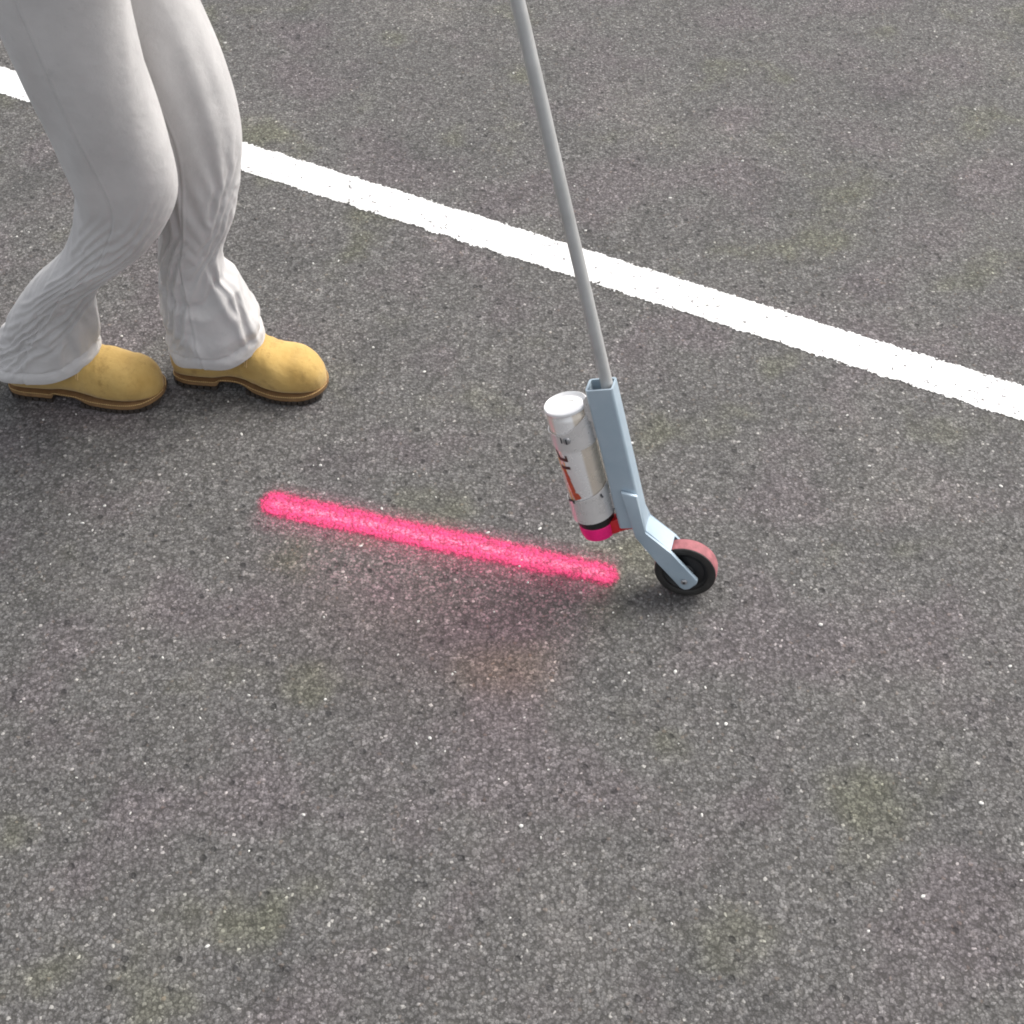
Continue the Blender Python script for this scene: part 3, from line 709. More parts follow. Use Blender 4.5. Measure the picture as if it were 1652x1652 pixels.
# cloth offsets from the lofted leg: per leg, per axis, row by row upwards (each row relative to the one below); 0.5 mm steps, 1 mm for z
DRAPE = [
 [
  [
   0,0,0,0,0,0,0,0,0,0,0,0,0,0,0,0,0,0,0,0,0,0,0,0,0,0,0,0,0,0,0,0,0,0,0,0,0,0,0,0,0,0,0,0,0,0,0,0,0,0,0,0,0,0,0,0,0,0,0,0,0,0,0,0,0,0,0,0,0,0,0,0,
   0,0,0,0,0,0,0,0,0,0,0,0,0,0,0,0,0,0,0,0,0,0,0,0,0,0,0,0,0,0,0,0,0,0,0,0,0,0,0,0,0,0,0,0,0,0,0,0,0,0,0,0,0,0,0,0,0,0,0,0,0,0,0,0,0,0,0,0,0,0,0,0,
   -1,-1,-1,-1,0,0,-1,-1,-1,0,0,0,0,0,0,0,0,0,0,0,0,0,0,0,0,0,0,1,0,-1,-1,-1,-2,-1,-2,-2,-2,-2,-2,-2,-1,-1,0,1,1,1,0,0,0,0,0,0,0,0,0,0,0,0,0,0,0,0,-1,-1,0,0,0,0,0,0,-1,-1,
   -1,-2,-3,-3,-3,-1,1,-1,0,-1,0,0,0,0,0,0,0,0,0,0,0,0,0,0,0,0,0,-1,1,0,-1,-3,-1,-4,-2,-2,-3,-3,-2,0,1,2,0,-1,0,1,2,2,0,0,0,0,0,0,0,0,0,0,-1,-1,-1,0,0,-2,-1,-1,0,1,-1,-4,0,-2,
   -3,-5,-2,1,-3,-4,-1,2,-1,-1,-1,0,0,-1,-1,-1,-1,-1,-1,0,0,0,0,0,1,2,2,1,-2,-1,-3,-3,-1,1,-4,-5,-3,0,-2,-3,-4,-1,4,5,1,-1,0,1,3,0,0,0,-1,-1,-1,-1,-1,-1,0,0,0,-1,1,5,-2,-3,-2,0,-2,-1,-1,-3,
   -4,-3,-3,-1,1,-2,-4,0,2,0,0,-1,-1,0,0,0,0,0,0,-1,0,0,0,0,-1,-2,-2,-1,3,0,4,4,-5,-4,3,3,3,-3,2,5,3,4,-1,3,7,2,0,-1,0,3,0,-1,0,0,0,0,0,0,0,0,0,0,-1,-1,2,-1,1,-1,-1,-2,-2,-2,
   -4,-2,-2,-1,2,-1,-2,-6,0,3,0,0,-1,0,0,0,0,0,0,0,0,0,0,0,0,-1,-2,-2,2,2,-2,-5,5,5,-6,-7,-7,-2,1,-2,2,4,1,-1,2,7,6,-1,-1,0,3,0,0,0,0,-1,-1,-1,-1,-1,0,-1,1,1,-2,-2,-1,1,-1,0,-1,-1,
   -1,2,-1,-5,0,7,6,0,-5,-1,1,-1,1,-1,-1,-1,-1,-1,-1,0,-1,0,0,1,0,0,0,0,-5,3,4,3,-2,3,11,5,11,12,6,10,8,-1,9,1,-4,-4,1,8,2,-1,1,1,0,0,-1,0,0,0,0,0,0,1,0,0,-2,0,0,-1,-1,-1,-1,-1,
   -1,1,5,-1,-7,-2,2,7,1,-5,-1,1,-1,0,0,0,0,0,0,0,0,-1,0,-1,-1,-1,-1,-1,-2,-4,3,2,5,-4,3,2,3,-4,-2,-2,-3,2,1,9,8,0,-4,-3,3,1,0,0,0,-1,0,0,0,0,0,1,0,1,1,0,-2,0,-1,-1,-1,0,-2,-2,
   0,-2,0,4,-2,-7,-3,1,3,0,-3,0,0,0,0,0,0,0,0,0,1,0,-1,-1,0,0,0,-1,-1,-2,1,8,-1,1,-3,15,-1,5,11,10,12,-1,-3,-1,4,11,1,-3,-4,0,0,0,0,0,0,0,0,0,0,-1,0,0,0,0,-3,0,0,-2,-1,-1,-2,-2,
   -1,-1,-1,0,3,-4,-6,0,0,0,-1,-1,0,-1,-1,0,0,0,0,0,-1,0,0,0,-1,-1,-1,-1,0,-1,-5,3,4,0,1,1,10,0,-1,-1,3,3,3,-4,-4,1,12,11,0,0,-2,2,0,0,0,0,-1,0,0,1,0,0,-1,-1,-1,-2,-2,-1,-2,-2,-3,-3,
   -3,-1,-2,0,-2,-2,-2,-1,-1,0,-1,-1,-1,0,0,-1,-1,0,1,0,0,0,0,0,0,0,0,0,-1,1,1,1,5,3,-1,-3,6,6,-3,-2,1,3,4,7,-2,-4,-2,4,10,-2,0,-2,0,0,-1,-1,0,-1,0,-1,0,0,0,0,-1,-2,-2,-1,-3,-3,-4,-2,
   -1,-1,0,-2,-3,-2,-2,-2,-1,-1,-2,-1,-1,-1,-1,0,0,0,-1,-1,-1,0,-1,-1,-1,-1,-1,0,0,1,2,1,3,4,0,-2,-1,9,2,0,-1,7,0,3,8,1,-2,-2,4,2,-1,-2,-1,-1,0,0,0,0,-1,0,0,0,1,0,0,-3,-3,-1,-2,-2,-3,-2,
   -1,-1,-1,-1,-3,-3,0,-1,0,-1,-1,0,-1,-1,0,-1,-1,0,0,0,0,-1,0,0,0,0,0,-1,-1,3,2,0,1,4,1,-1,-3,3,4,0,0,0,-1,1,5,6,-2,-1,-3,9,-3,1,-1,0,0,0,0,0,0,0,-1,0,0,0,0,-3,-3,-1,-1,-5,-4,-1,
   -1,-3,-1,-1,-2,-2,0,-1,-1,0,-1,-1,0,0,0,0,0,-1,0,0,0,0,0,0,0,0,0,0,0,1,2,-1,0,1,1,-1,-3,0,3,1,-1,5,1,-2,0,4,0,-2,-1,1,1,0,0,0,-1,-1,-1,0,0,-1,0,-1,0,0,6,-3,-2,-3,1,-2,0,-2,
   0,-1,-1,0,0,-2,-1,-1,1,0,0,-1,-1,-1,0,-1,0,0,-1,0,-1,-1,-1,-1,-1,0,0,0,0,1,1,0,0,0,1,0,-2,-2,6,2,-1,1,3,0,-1,2,0,-1,-2,0,2,0,-1,-1,0,0,0,-1,0,-1,0,-1,0,-2,2,-1,-2,-2,1,-1,0,-1,
   -3,-1,-4,0,2,0,-4,-1,0,0,0,0,1,1,-1,0,0,-1,-1,-1,0,0,0,0,0,-1,0,0,0,-1,0,0,-1,0,0,0,1,-5,1,4,0,-1,8,-1,-1,0,1,0,0,-1,2,0,1,0,0,0,0,0,0,0,-1,0,-2,-5,0,1,-3,-3,1,0,-3,1,
   -3,-5,-1,-1,1,1,-5,-2,0,0,0,-1,-1,0,0,0,-1,0,1,0,0,0,0,0,0,0,0,0,-1,-1,0,-2,-3,-4,0,0,2,1,-6,5,2,-2,1,0,-1,-2,2,-1,-1,-1,6,-1,1,0,0,0,0,0,-1,0,0,0,-3,-3,-1,1,-3,-3,1,4,0,-2,
   4,0,-6,-3,2,2,-2,-4,0,0,0,-1,1,0,0,0,0,-1,0,0,0,0,0,-1,0,0,0,1,1,-4,-3,3,3,6,2,0,-1,2,-1,-4,4,-2,-1,4,0,-2,8,-2,2,-2,1,1,1,0,0,0,0,0,0,1,0,0,-2,-1,-2,8,-2,-2,-1,3,1,-1,
   3,7,-1,-6,2,5,0,-6,-1,0,1,-1,0,0,-1,0,0,1,-1,0,0,0,-1,0,-1,1,0,0,1,-2,-4,-4,0,-2,6,1,-2,0,1,-1,-1,0,-1,5,-3,-1,2,1,-2,0,-1,3,0,1,0,-1,-1,0,0,-1,0,1,-2,-2,-1,2,2,-3,-2,2,1,4,
   -1,1,2,-3,-1,3,3,-4,-3,1,1,-1,0,0,1,-1,-1,-1,0,-1,-1,-1,0,0,0,2,2,1,2,1,-4,-3,-3,-3,2,3,-1,0,1,-2,-3,-1,-1,2,-2,-1,-3,7,-1,0,-2,4,-1,1,0,1,0,0,0,1,0,0,-1,-1,-2,3,4,-1,-2,1,3,-1,
   2,3,7,1,-5,3,3,-1,-3,1,0,0,0,-1,-1,0,0,0,-1,1,1,0,0,-1,1,1,2,2,-1,0,3,-4,-3,-1,-1,6,-1,-1,2,1,-2,0,0,-1,-1,-1,-2,2,-2,0,-1,0,1,1,0,-1,0,0,-1,-1,0,0,3,-1,-1,0,8,0,-3,2,7,4,
   3,3,4,4,-1,3,6,4,-7,2,3,2,-2,0,0,-1,0,-1,1,-1,-1,0,0,0,1,1,0,-1,0,3,0,4,-4,-1,-3,-4,7,-7,-2,3,-1,0,0,-1,0,0,-1,0,-1,-1,-1,0,0,0,2,0,0,-1,1,0,1,0,2,0,1,0,4,4,3,0,2,3,
   6,0,3,6,1,1,5,4,1,-2,2,2,0,-1,-1,0,0,1,0,0,0,0,-1,1,2,0,0,0,2,-1,3,3,1,-2,-4,0,1,1,-8,-1,5,-2,-1,0,-2,-2,-1,-2,-1,-2,-1,-1,0,0,0,1,0,1,0,0,-1,0,2,2,1,1,3,5,2,2,1,3,
   1,3,2,4,2,-5,3,4,1,-6,2,2,0,0,0,1,0,0,0,0,0,0,0,1,-2,-3,0,0,3,4,-3,1,6,0,0,-2,-1,5,-1,-9,-2,0,-4,-1,-1,-2,0,1,0,0,-1,-1,0,0,1,3,0,-2,-1,0,0,0,1,1,1,1,3,5,3,1,1,4,
   3,3,0,2,2,-2,0,5,4,-1,-1,1,2,1,1,0,1,0,-1,0,0,-1,0,-2,-1,-1,-3,0,1,-1,3,-6,0,5,-4,1,-3,0,4,-4,-7,2,-1,-4,-2,-2,-2,0,0,-2,-1,-1,1,0,0,0,4,0,-1,-1,0,-3,0,1,1,0,2,4,2,-1,3,2,
   1,1,1,-4,5,-1,-8,2,4,0,-6,1,1,0,0,0,0,0,0,-1,-1,1,1,1,-1,-2,1,4,0,0,-4,2,-5,-1,6,-6,-2,-4,1,2,-5,-4,1,-1,-2,0,-1,-2,4,-2,3,-2,1,0,0,-1,-1,5,0,-1,-1,1,-4,1,1,1,1,1,1,1,-1,0,
   0,-1,-5,3,1,1,-2,-2,3,3,-3,-1,0,0,0,0,-1,-1,0,0,-1,-2,-2,-1,0,-1,2,-2,-3,-3,2,-2,0,-5,-2,3,-6,-1,-1,2,-1,-5,-3,-2,-1,-4,-4,-2,5,2,-3,2,-1,0,-1,0,0,-2,4,-2,-2,-2,-5,0,0,2,-2,-3,-1,-1,0,0,
   -1,-7,3,-3,0,5,-2,-9,-1,2,0,-7,0,1,0,0,0,0,-1,-1,0,0,0,0,-1,0,0,-1,-1,1,-1,-2,-2,-1,-4,-3,2,-6,-3,2,-1,-5,-6,-2,8,0,1,-3,0,8,0,0,-1,0,1,1,-2,-1,-3,4,-3,-2,-2,0,0,0,-2,-3,-3,-1,-3,0,
   -7,4,-3,-1,-5,0,4,-3,-7,2,2,-1,-1,-1,0,-1,-1,-1,0,0,0,-1,0,-1,0,-1,0,1,1,-1,-1,0,-1,0,-1,-1,-1,0,-5,-1,3,-2,-3,-3,2,1,-1,2,-2,1,0,-1,0,0,0,-1,3,-2,-1,-2,3,-6,-1,-1,0,-6,-4,-3,1,-4,2,-1,
   3,-2,-3,-1,2,-5,1,4,-5,-3,1,1,-6,0,-1,0,0,0,-1,-1,-1,0,-1,-1,-1,0,-1,-1,-1,0,-1,-1,0,-1,-1,-1,-1,-1,-2,-2,2,-1,-3,-4,-2,7,-2,-5,-1,-4,2,0,-1,-1,-1,0,-1,4,-2,-2,-1,7,-1,-2,-3,2,-8,1,-5,1,-2,-7,
   -1,-4,2,2,-3,0,-1,1,1,-8,0,0,0,-6,-1,-1,-1,-1,-1,-1,-1,-1,-1,0,0,-1,-1,0,-1,-1,0,0,-1,-1,0,-1,-1,-1,-1,-2,1,1,0,0,-5,-2,1,-1,-3,-2,4,-3,1,0,-1,-1,-1,-1,5,-2,-3,-3,7,-5,-6,-5,5,-5,0,0,-6,4,
   -4,3,0,-4,0,0,-1,-1,3,-1,-3,1,0,0,-4,-1,-1,-1,-1,-1,-1,-1,0,-1,-1,0,-1,-1,-1,0,-1,0,-1,0,0,-1,-1,-1,-1,-4,0,1,-1,1,0,-1,-2,-2,-2,-1,-1,-1,0,-1,0,0,-1,-3,-2,5,-3,-3,-4,5,-5,-4,-1,-2,0,-5,4,-1,
   2,-1,-3,1,0,0,-1,0,1,1,-5,-1,0,0,-1,-4,-1,-1,-1,-1,0,0,-1,0,-1,-1,-2,-1,-1,-1,0,-1,0,-1,-2,2,2,4,0,-3,-3,7,-2,-8,-2,-1,6,0,-2,0,-3,1,-1,0,0,-1,0,-1,-1,-5,5,-3,-2,1,-1,-7,-4,6,-4,2,-2,-5,
   -1,-4,1,-2,-1,-1,0,-1,-1,1,-2,-2,-2,-1,0,0,-3,-2,-1,-1,-1,-1,-1,-2,0,0,-3,-1,-1,-1,-1,1,1,-1,-1,-2,-3,0,5,1,-6,-1,9,-1,-3,-4,0,8,-3,-4,-3,2,-1,-1,0,-2,-3,1,-5,1,-1,-4,-5,-3,7,-4,-9,-2,5,-4,-5,2,
   -4,1,-3,-2,-1,0,0,-1,-1,1,1,-5,0,-2,-1,-1,-1,-2,-2,-1,-2,-1,-1,0,-1,-1,-1,-1,-1,-2,-2,-1,-1,0,0,0,-1,-4,0,5,-2,-6,0,8,-3,-3,-3,0,-2,-3,-1,-2,1,0,-4,-1,-1,-6,0,-1,-1,-2,-1,-6,-2,8,-4,-4,-1,-2,1,-2,
   1,-2,-2,1,-1,-1,-1,0,-1,0,0,-2,-2,0,-2,0,0,0,-1,-2,-1,-2,0,-1,-1,0,-1,-2,0,-1,-1,-1,-1,-1,0,0,0,0,-1,1,1,-3,-3,2,1,-2,-4,-3,1,0,-2,-4,-4,-3,0,-1,0,-1,-2,-2,-2,-1,-5,-2,-3,1,-2,-8,-3,3,-4,-5,
   -2,-3,1,-1,0,-1,0,0,-1,-1,1,1,-4,0,0,-2,-1,-1,-1,-1,-2,0,-2,-1,-1,-1,-1,-2,-1,-1,-1,-2,-1,-1,0,-2,-1,0,-2,-1,4,-2,-5,-3,7,-2,-3,-5,5,-3,-1,2,0,0,-2,-2,-3,3,-3,-4,-3,7,-1,-1,-7,-5,8,-4,-9,-2,-1,2,
   -2,2,-1,0,-1,-1,-1,0,-1,0,-1,1,0,-2,0,0,-2,-1,-1,-1,0,-3,-1,-2,-1,0,0,-2,-2,-1,-1,-1,-1,-1,-2,0,-1,-2,0,-1,-6,-1,-3,-3,1,1,-1,-3,0,-1,-2,-3,0,-2,-2,-1,-1,-2,0,0,-5,-3,7,-7,-3,-4,-2,0,-3,-2,4,-2,
   1,-4,-4,-2,0,0,0,-1,0,-1,0,-1,1,-2,-1,-1,0,-1,-1,0,-1,0,-2,0,-1,-1,-1,0,-1,0,-1,-1,-1,0,-1,-1,-1,0,0,-5,-3,0,-1,-3,-3,5,-4,0,-5,6,-4,-4,-3,-2,-1,-2,-1,-4,2,2,-6,-5,-3,0,-2,-2,-2,-1,-1,-4,-1,1,
   -5,2,-1,-2,-1,-1,-1,0,1,0,0,0,0,1,-2,0,0,0,0,-1,-1,-1,0,-2,-1,-1,0,-1,-1,-1,-1,-2,-1,-1,0,-2,-1,1,-2,-4,-2,-3,-2,-1,-2,-1,-1,-4,1,-3,4,-2,-4,-2,-1,0,-1,-1,-2,0,1,-3,-3,6,-5,-4,0,1,-1,2,-5,-6,
   2,-1,0,0,-3,0,0,-1,-1,-1,0,0,-1,0,0,-1,-1,-1,-1,-1,0,0,-1,0,-1,0,-1,0,-1,-1,0,0,-1,-1,-1,-2,0,0,-3,-3,-2,-2,-1,-1,0,-1,-1,-1,-2,-1,-3,-1,0,0,0,0,-3,0,-1,-3,7,-3,-3,0,1,-4,-4,4,1,-1,2,-1,
   -4,-1,-1,-3,0,0,-1,0,0,0,0,0,0,-1,0,-1,0,0,0,0,-1,0,0,0,0,-2,0,-1,0,0,-1,-1,-1,-1,-1,-1,0,-1,-3,-3,-2,-2,-2,-1,-2,-3,-1,-1,-4,-1,-2,-1,-1,-1,-1,-3,-1,-2,-2,-6,-3,-2,-4,-5,8,-3,-7,0,6,-5,-4,5,
   0,-3,2,-1,-1,-1,0,-3,-1,0,0,0,0,-1,0,0,-1,0,0,0,0,-1,0,-1,0,0,-1,0,0,-1,0,-1,-1,-1,-2,0,0,-2,-3,-2,-2,-2,-1,-2,-2,-3,-2,-2,-1,-1,-3,-1,0,0,-1,-3,-1,0,-5,-4,-5,6,-5,-5,-4,8,-3,-7,-1,2,4,1,
   7,-1,-5,3,0,-1,-1,-2,-2,-1,0,0,0,0,-1,0,0,-1,-1,-1,0,0,-1,0,0,0,0,-1,-1,0,-1,0,-1,0,-1,-1,0,-3,-2,-2,-2,-2,-1,-1,-2,-4,-2,-1,-2,-1,-1,0,-1,-1,-3,-1,-1,-1,3,-3,-2,-2,5,-4,-3,0,9,-1,-7,3,-3,-1,
   -1,7,1,-2,-2,-2,-1,2,-2,-1,0,0,0,1,0,0,0,0,0,0,-1,0,0,0,-1,0,0,0,0,-1,0,-1,-1,-1,0,0,-2,-2,-3,-2,-2,-2,-2,-1,-2,-4,-2,-1,-1,-1,-1,-1,-1,-1,-2,0,-1,-1,0,-1,-2,-1,4,-3,-5,-3,-2,8,-1,-4,-4,-5,
   -2,-2,7,-2,-2,0,-3,0,0,-2,-1,0,0,-1,0,-1,0,0,0,0,0,-1,0,0,0,0,-1,0,-1,0,-1,0,0,-1,-1,-1,-1,-3,-2,-2,-2,-2,-1,-2,-3,-3,-2,-1,0,-2,-1,-1,-1,-2,-1,-1,0,-1,-1,1,0,-1,0,1,-2,-4,-4,-1,7,-3,5,4,
   -5,-6,-5,7,0,-5,0,0,1,0,0,0,0,1,0,0,-1,-1,0,0,0,0,0,0,0,0,0,0,0,-1,0,-1,-1,-1,-1,-1,-2,-2,-2,-1,-2,-1,-1,-1,-3,-3,-2,-2,-1,-1,-1,-1,-1,-2,0,-1,-1,0,0,1,-1,-1,0,9,2,4,-3,-8,0,8,-4,-6,
   2,1,2,-3,6,2,-2,-1,2,1,0,0,0,0,0,0,0,0,-1,-1,0,0,0,0,0,0,0,0,0,0,-1,-1,-1,-1,-1,-1,-2,-2,-2,-2,-2,-1,-1,-2,-4,-2,-1,-2,-2,-2,-1,0,-1,-1,0,0,-1,-3,-1,5,-1,-1,-3,4,0,-6,7,1,-7,-1,4,1,
   -1,3,-3,-4,0,6,4,2,0,1,0,0,0,0,0,0,0,0,0,0,0,0,0,0,0,-1,0,-1,0,0,0,0,0,-1,-1,-1,-2,-2,-1,-2,-2,-1,-1,-2,-3,-2,-1,-2,-1,-2,-1,0,-1,-1,-1,-1,0,-1,-3,0,5,-1,0,0,8,-1,-2,6,-1,-7,1,4,
   1,0,3,0,-5,-1,1,-2,-2,0,-1,0,0,0,0,0,0,0,0,0,0,0,0,0,0,0,0,0,-1,-1,-1,-1,-1,0,0,-1,-1,-1,-2,-2,-1,-1,-1,-2,-3,-3,-1,-1,-1,-2,-1,-1,-1,0,0,0,-1,0,1,-1,-5,-1,-1,-1,0,0,-5,-1,7,-1,-4,1,
   3,1,1,3,-2,-4,0,1,1,0,0,-1,0,0,0,0,0,0,0,0,0,0,-1,0,1,0,-1,0,0,0,0,0,-1,-1,-1,-1,-2,-2,-1,-1,-2,-2,-2,-2,-2,-1,-2,-1,-1,-2,0,-1,-1,0,-1,0,-1,0,0,0,-1,0,0,0,-4,6,-1,-4,2,2,-4,-2,
   1,1,0,1,3,-3,-2,1,0,0,0,0,0,-1,0,0,-1,0,0,0,0,0,0,-1,0,1,0,0,0,0,-1,-1,0,-1,-1,-1,-1,-1,-1,-1,-1,-1,-1,-2,-2,-1,-1,-1,-1,-2,-1,-1,0,0,0,-1,0,1,0,-3,-2,0,-1,-1,-1,-2,0,1,-1,4,0,-3,
   -1,-1,-1,0,1,0,-2,-1,0,-1,0,0,-1,0,0,-1,0,-1,-1,0,-1,0,1,0,-1,0,0,-1,0,0,0,-1,-1,-1,-1,-1,-1,-1,-2,-2,-1,-1,-1,-3,-3,-1,0,-1,-2,-1,0,-1,-1,-1,0,-1,0,0,0,-4,0,0,0,-1,-2,-3,0,1,-1,-4,4,-2,
   0,0,0,0,1,2,-2,0,0,0,-1,-1,0,0,0,0,0,0,0,0,0,0,0,0,-1,0,1,0,-1,-1,-1,0,-1,0,-1,-2,-2,-2,-1,-1,-1,-1,-2,-2,-2,-2,-2,-1,-1,-1,-1,-1,0,0,-1,0,0,0,-2,-3,0,-1,0,-1,-1,-5,1,0,-1,-3,-1,1,
   0,-2,-1,0,0,2,0,0,0,0,0,0,0,0,-1,0,0,0,0,0,0,0,0,0,0,-1,0,0,-1,-1,0,-1,0,-1,-1,-1,-1,-1,-1,-1,-1,-2,-2,-3,-1,-1,-1,-1,-2,-1,0,0,0,-1,0,0,0,0,-2,-1,0,-1,0,-1,0,-1,0,-1,0,-2,-5,3,
   -1,0,0,0,-2,2,2,0,0,0,0,0,0,-1,0,0,0,0,0,-1,0,-1,-1,0,0,-1,-1,0,0,0,-1,0,-1,-1,-1,-1,-2,-2,-2,-1,-2,-1,-3,-2,-2,-1,-2,-1,-1,-1,-1,-1,-1,0,0,0,0,-1,-3,0,0,0,0,-2,-4,2,-4,-2,0,1,-3,-3,
   -1,-1,-1,0,-2,-4,3,0,-1,0,0,0,-1,0,0,0,0,0,0,0,-1,1,0,0,0,0,-1,-1,0,-1,0,-1,-1,-1,-1,-1,-1,-1,-1,-1,-1,-2,-2,-3,-1,-1,-1,-2,-1,0,-1,0,0,0,-1,0,0,-1,-2,0,0,0,0,-1,-2,1,-2,-3,0,3,-1,-2,
   -1,-4,-1,-1,1,-2,-1,0,0,-1,0,0,0,0,0,0,-1,-1,0,0,0,-1,0,-1,0,0,0,0,0,0,-1,-1,-1,-1,-1,-1,-1,-1,-1,-1,-1,-2,-2,-2,-2,-1,-1,-1,-2,-1,0,0,0,0,1,0,0,-2,-1,0,0,0,0,-1,0,0,-1,-2,-2,1,4,-4,
   -1,-2,-2,0,0,0,-1,0,1,0,-1,0,0,0,0,-1,0,0,-1,0,0,0,0,0,0,0,0,0,-1,0,0,0,0,0,-1,-1,-1,-1,-1,-1,0,-1,-2,-1,-1,-1,-1,-1,0,0,0,0,0,0,0,1,0,-1,-1,0,0,0,0,0,1,0,0,-1,-1,1,0,-1,
   -1,-2,-2,0,1,0,0,0,0,0,0,0,0,0,0,0,0,0,0,0,0,0,0,0,0,0,0,0,0,-1,0,0,-1,-1,0,-1,-1,-1,0,0,-1,-1,-2,-1,0,-1,-1,0,-1,0,-1,0,0,0,0,0,0,-1,0,0,0,0,0,0,2,1,0,-1,0,0,-3,0,
   -1,0,4,0,4,8,2,-1,2,2,1,0,0,0,-1,0,0,0,0,0,1,0,-1,0,0,0,0,0,0,0,-1,-1,-1,-1,-2,-1,0,1,1,1,1,-1,-2,-1,0,1,1,-1,0,0,1,1,1,1,1,1,0,-1,0,0,0,1,1,1,-1,-3,4,1,1,3,1,2,
   -5,7,3,2,1,2,3,3,1,1,2,1,0,-1,0,0,1,1,2,1,0,1,1,2,1,1,2,2,1,1,2,2,1,-1,0,0,1,2,3,5,5,4,2,1,2,2,2,2,2,2,2,1,2,2,2,1,2,2,1,1,1,1,1,4,3,0,1,3,3,5,8,8,
   2,3,0,1,2,2,4,4,3,3,1,-1,-1,1,3,3,3,3,2,2,4,3,3,2,4,5,3,1,3,7,7,4,1,1,2,3,4,4,5,4,7,9,8,5,2,3,4,5,4,3,3,3,2,2,2,2,3,7,4,2,2,3,2,5,9,4,2,2,1,2,8,2,
   6,3,3,4,2,2,4,4,2,-1,-2,0,3,4,2,2,2,3,4,4,2,3,4,7,5,2,2,8,13,9,3,0,3,6,5,3,4,7,7,7,6,10,14,14,9,4,4,5,6,5,3,3,3,2,2,3,3,5,9,7,5,4,4,5,10,13,7,7,3,4,6,6,
   6,2,4,3,3,4,3,2,-1,-1,1,4,3,0,4,4,3,2,2,2,3,6,6,1,1,6,14,12,3,-1,0,5,9,7,3,4,5,7,10,11,9,6,8,15,19,13,6,5,5,7,5,4,4,4,3,3,2,3,6,7,6,5,4,3,5,10,12,8,5,2,5,7,
   8,3,3,3,3,3,3,1,0,1,4,1,2,7,3,3,2,4,3,5,6,2,0,3,10,11,2,-3,-3,0,5,9,4,1,4,6,6,6,8,10,13,11,6,4,10,19,14,6,6,4,4,4,3,4,5,3,4,3,3,5,6,5,4,2,1,3,6,7,5,2,1,5,
   6,6,4,3,4,3,2,2,3,3,3,5,7,3,2,2,5,3,4,3,1,1,5,10,3,-2,-3,-1,3,8,9,2,1,4,7,7,7,6,6,9,12,15,14,9,4,5,16,17,8,2,2,1,-1,5,7,4,3,3,4,4,5,5,4,4,2,2,2,3,4,2,0,1,
   1,5,3,3,2,1,1,3,4,6,5,6,3,2,3,5,3,3,2,1,2,7,6,-2,-3,-2,1,4,8,4,-2,0,6,7,10,6,7,9,7,5,3,5,11,15,16,12,-2,4,-2,8,8,8,16,13,19,18,16,12,4,5,5,4,4,4,4,3,2,2,2,3,2,-1,
   2,2,3,3,2,2,1,3,5,4,4,3,2,3,4,2,2,2,2,2,4,-1,-3,-2,-1,0,2,1,-6,-3,-1,2,1,3,0,11,9,10,-1,1,-2,-5,-12,-11,-9,-7,8,1,-5,-6,-6,-5,-10,-14,-18,-2,3,10,16,13,1,3,3,2,3,2,3,3,4,3,3,3,
   4,3,3,2,2,1,0,-1,1,3,2,1,2,2,1,1,1,1,1,1,-2,-2,-2,-2,-2,-3,-5,-6,-3,-5,-2,-2,-2,-3,-4,-12,-14,-21,-14,-20,-20,-21,-17,-19,-21,-21,-24,-18,2,0,3,4,4,5,1,-9,-11,-13,-11,-8,4,4,5,6,6,7,7,7,6,6,5,5,
  ],
  [
   0,0,0,0,0,0,0,0,0,0,0,0,0,0,0,0,0,0,0,0,0,0,0,0,0,0,0,0,0,0,0,0,0,0,0,0,0,0,0,0,0,0,0,0,0,0,0,0,0,0,0,0,0,0,0,0,0,0,0,0,0,0,0,0,0,0,0,0,0,0,0,0,
   0,0,0,0,0,0,0,0,0,0,0,0,0,0,0,0,0,0,0,0,0,0,0,0,0,0,0,0,0,0,0,0,0,0,0,0,0,0,0,0,0,0,0,0,0,0,0,0,0,0,0,0,0,0,0,0,0,0,0,0,0,0,0,0,0,0,0,0,0,0,0,0,
   0,0,0,0,0,0,-1,-1,-1,0,0,0,0,0,0,0,0,0,0,-1,-1,-1,-1,-1,-1,-1,-1,-2,0,1,1,1,1,1,1,1,0,-1,-1,0,0,0,1,2,2,1,1,1,0,1,1,1,1,1,1,1,1,1,1,1,1,0,1,1,0,0,0,0,0,0,0,0,
   0,-1,-1,-1,-1,-1,0,-1,-1,-2,-1,0,-1,-1,-2,-1,-1,-1,-2,-1,-2,-2,-3,-3,-3,-2,-2,0,-3,-2,-1,1,2,2,1,-1,0,-1,0,0,0,1,0,0,0,4,3,3,2,1,2,1,1,1,2,2,2,3,3,3,4,2,1,2,3,1,0,-1,0,0,-1,0,
   -2,-2,-2,-1,-2,-2,-1,0,-1,-1,-2,-1,-1,-2,-1,-2,-2,-2,-2,-2,-3,-4,-3,-3,-4,-6,-6,-5,1,2,2,1,-1,0,3,2,0,2,0,-1,0,0,5,5,4,0,3,5,6,3,2,3,2,2,3,3,4,4,5,5,4,6,5,-1,2,5,3,0,0,1,0,-2,
   -1,0,0,-1,-1,-3,-2,0,2,-2,-1,-4,-2,-2,-3,-3,-3,-3,-2,-4,-4,-4,-5,-4,-2,0,0,-2,-8,-2,-4,-4,3,2,0,2,1,0,2,2,1,7,1,6,8,5,1,-2,5,8,3,2,2,4,5,5,5,5,5,4,4,5,4,2,1,3,-2,-1,-1,-1,-1,0,
   -1,-1,-1,-1,0,-1,-3,-4,-2,3,-3,-2,-4,-2,-3,-2,-2,-2,-3,-3,-6,-6,-5,-5,-4,-2,-1,0,-3,-5,0,5,-3,-3,1,-1,0,-2,-1,-1,1,3,2,0,5,8,9,4,-3,4,9,3,4,5,7,5,5,5,5,5,4,5,0,1,2,1,-1,-1,-1,-2,-1,0,
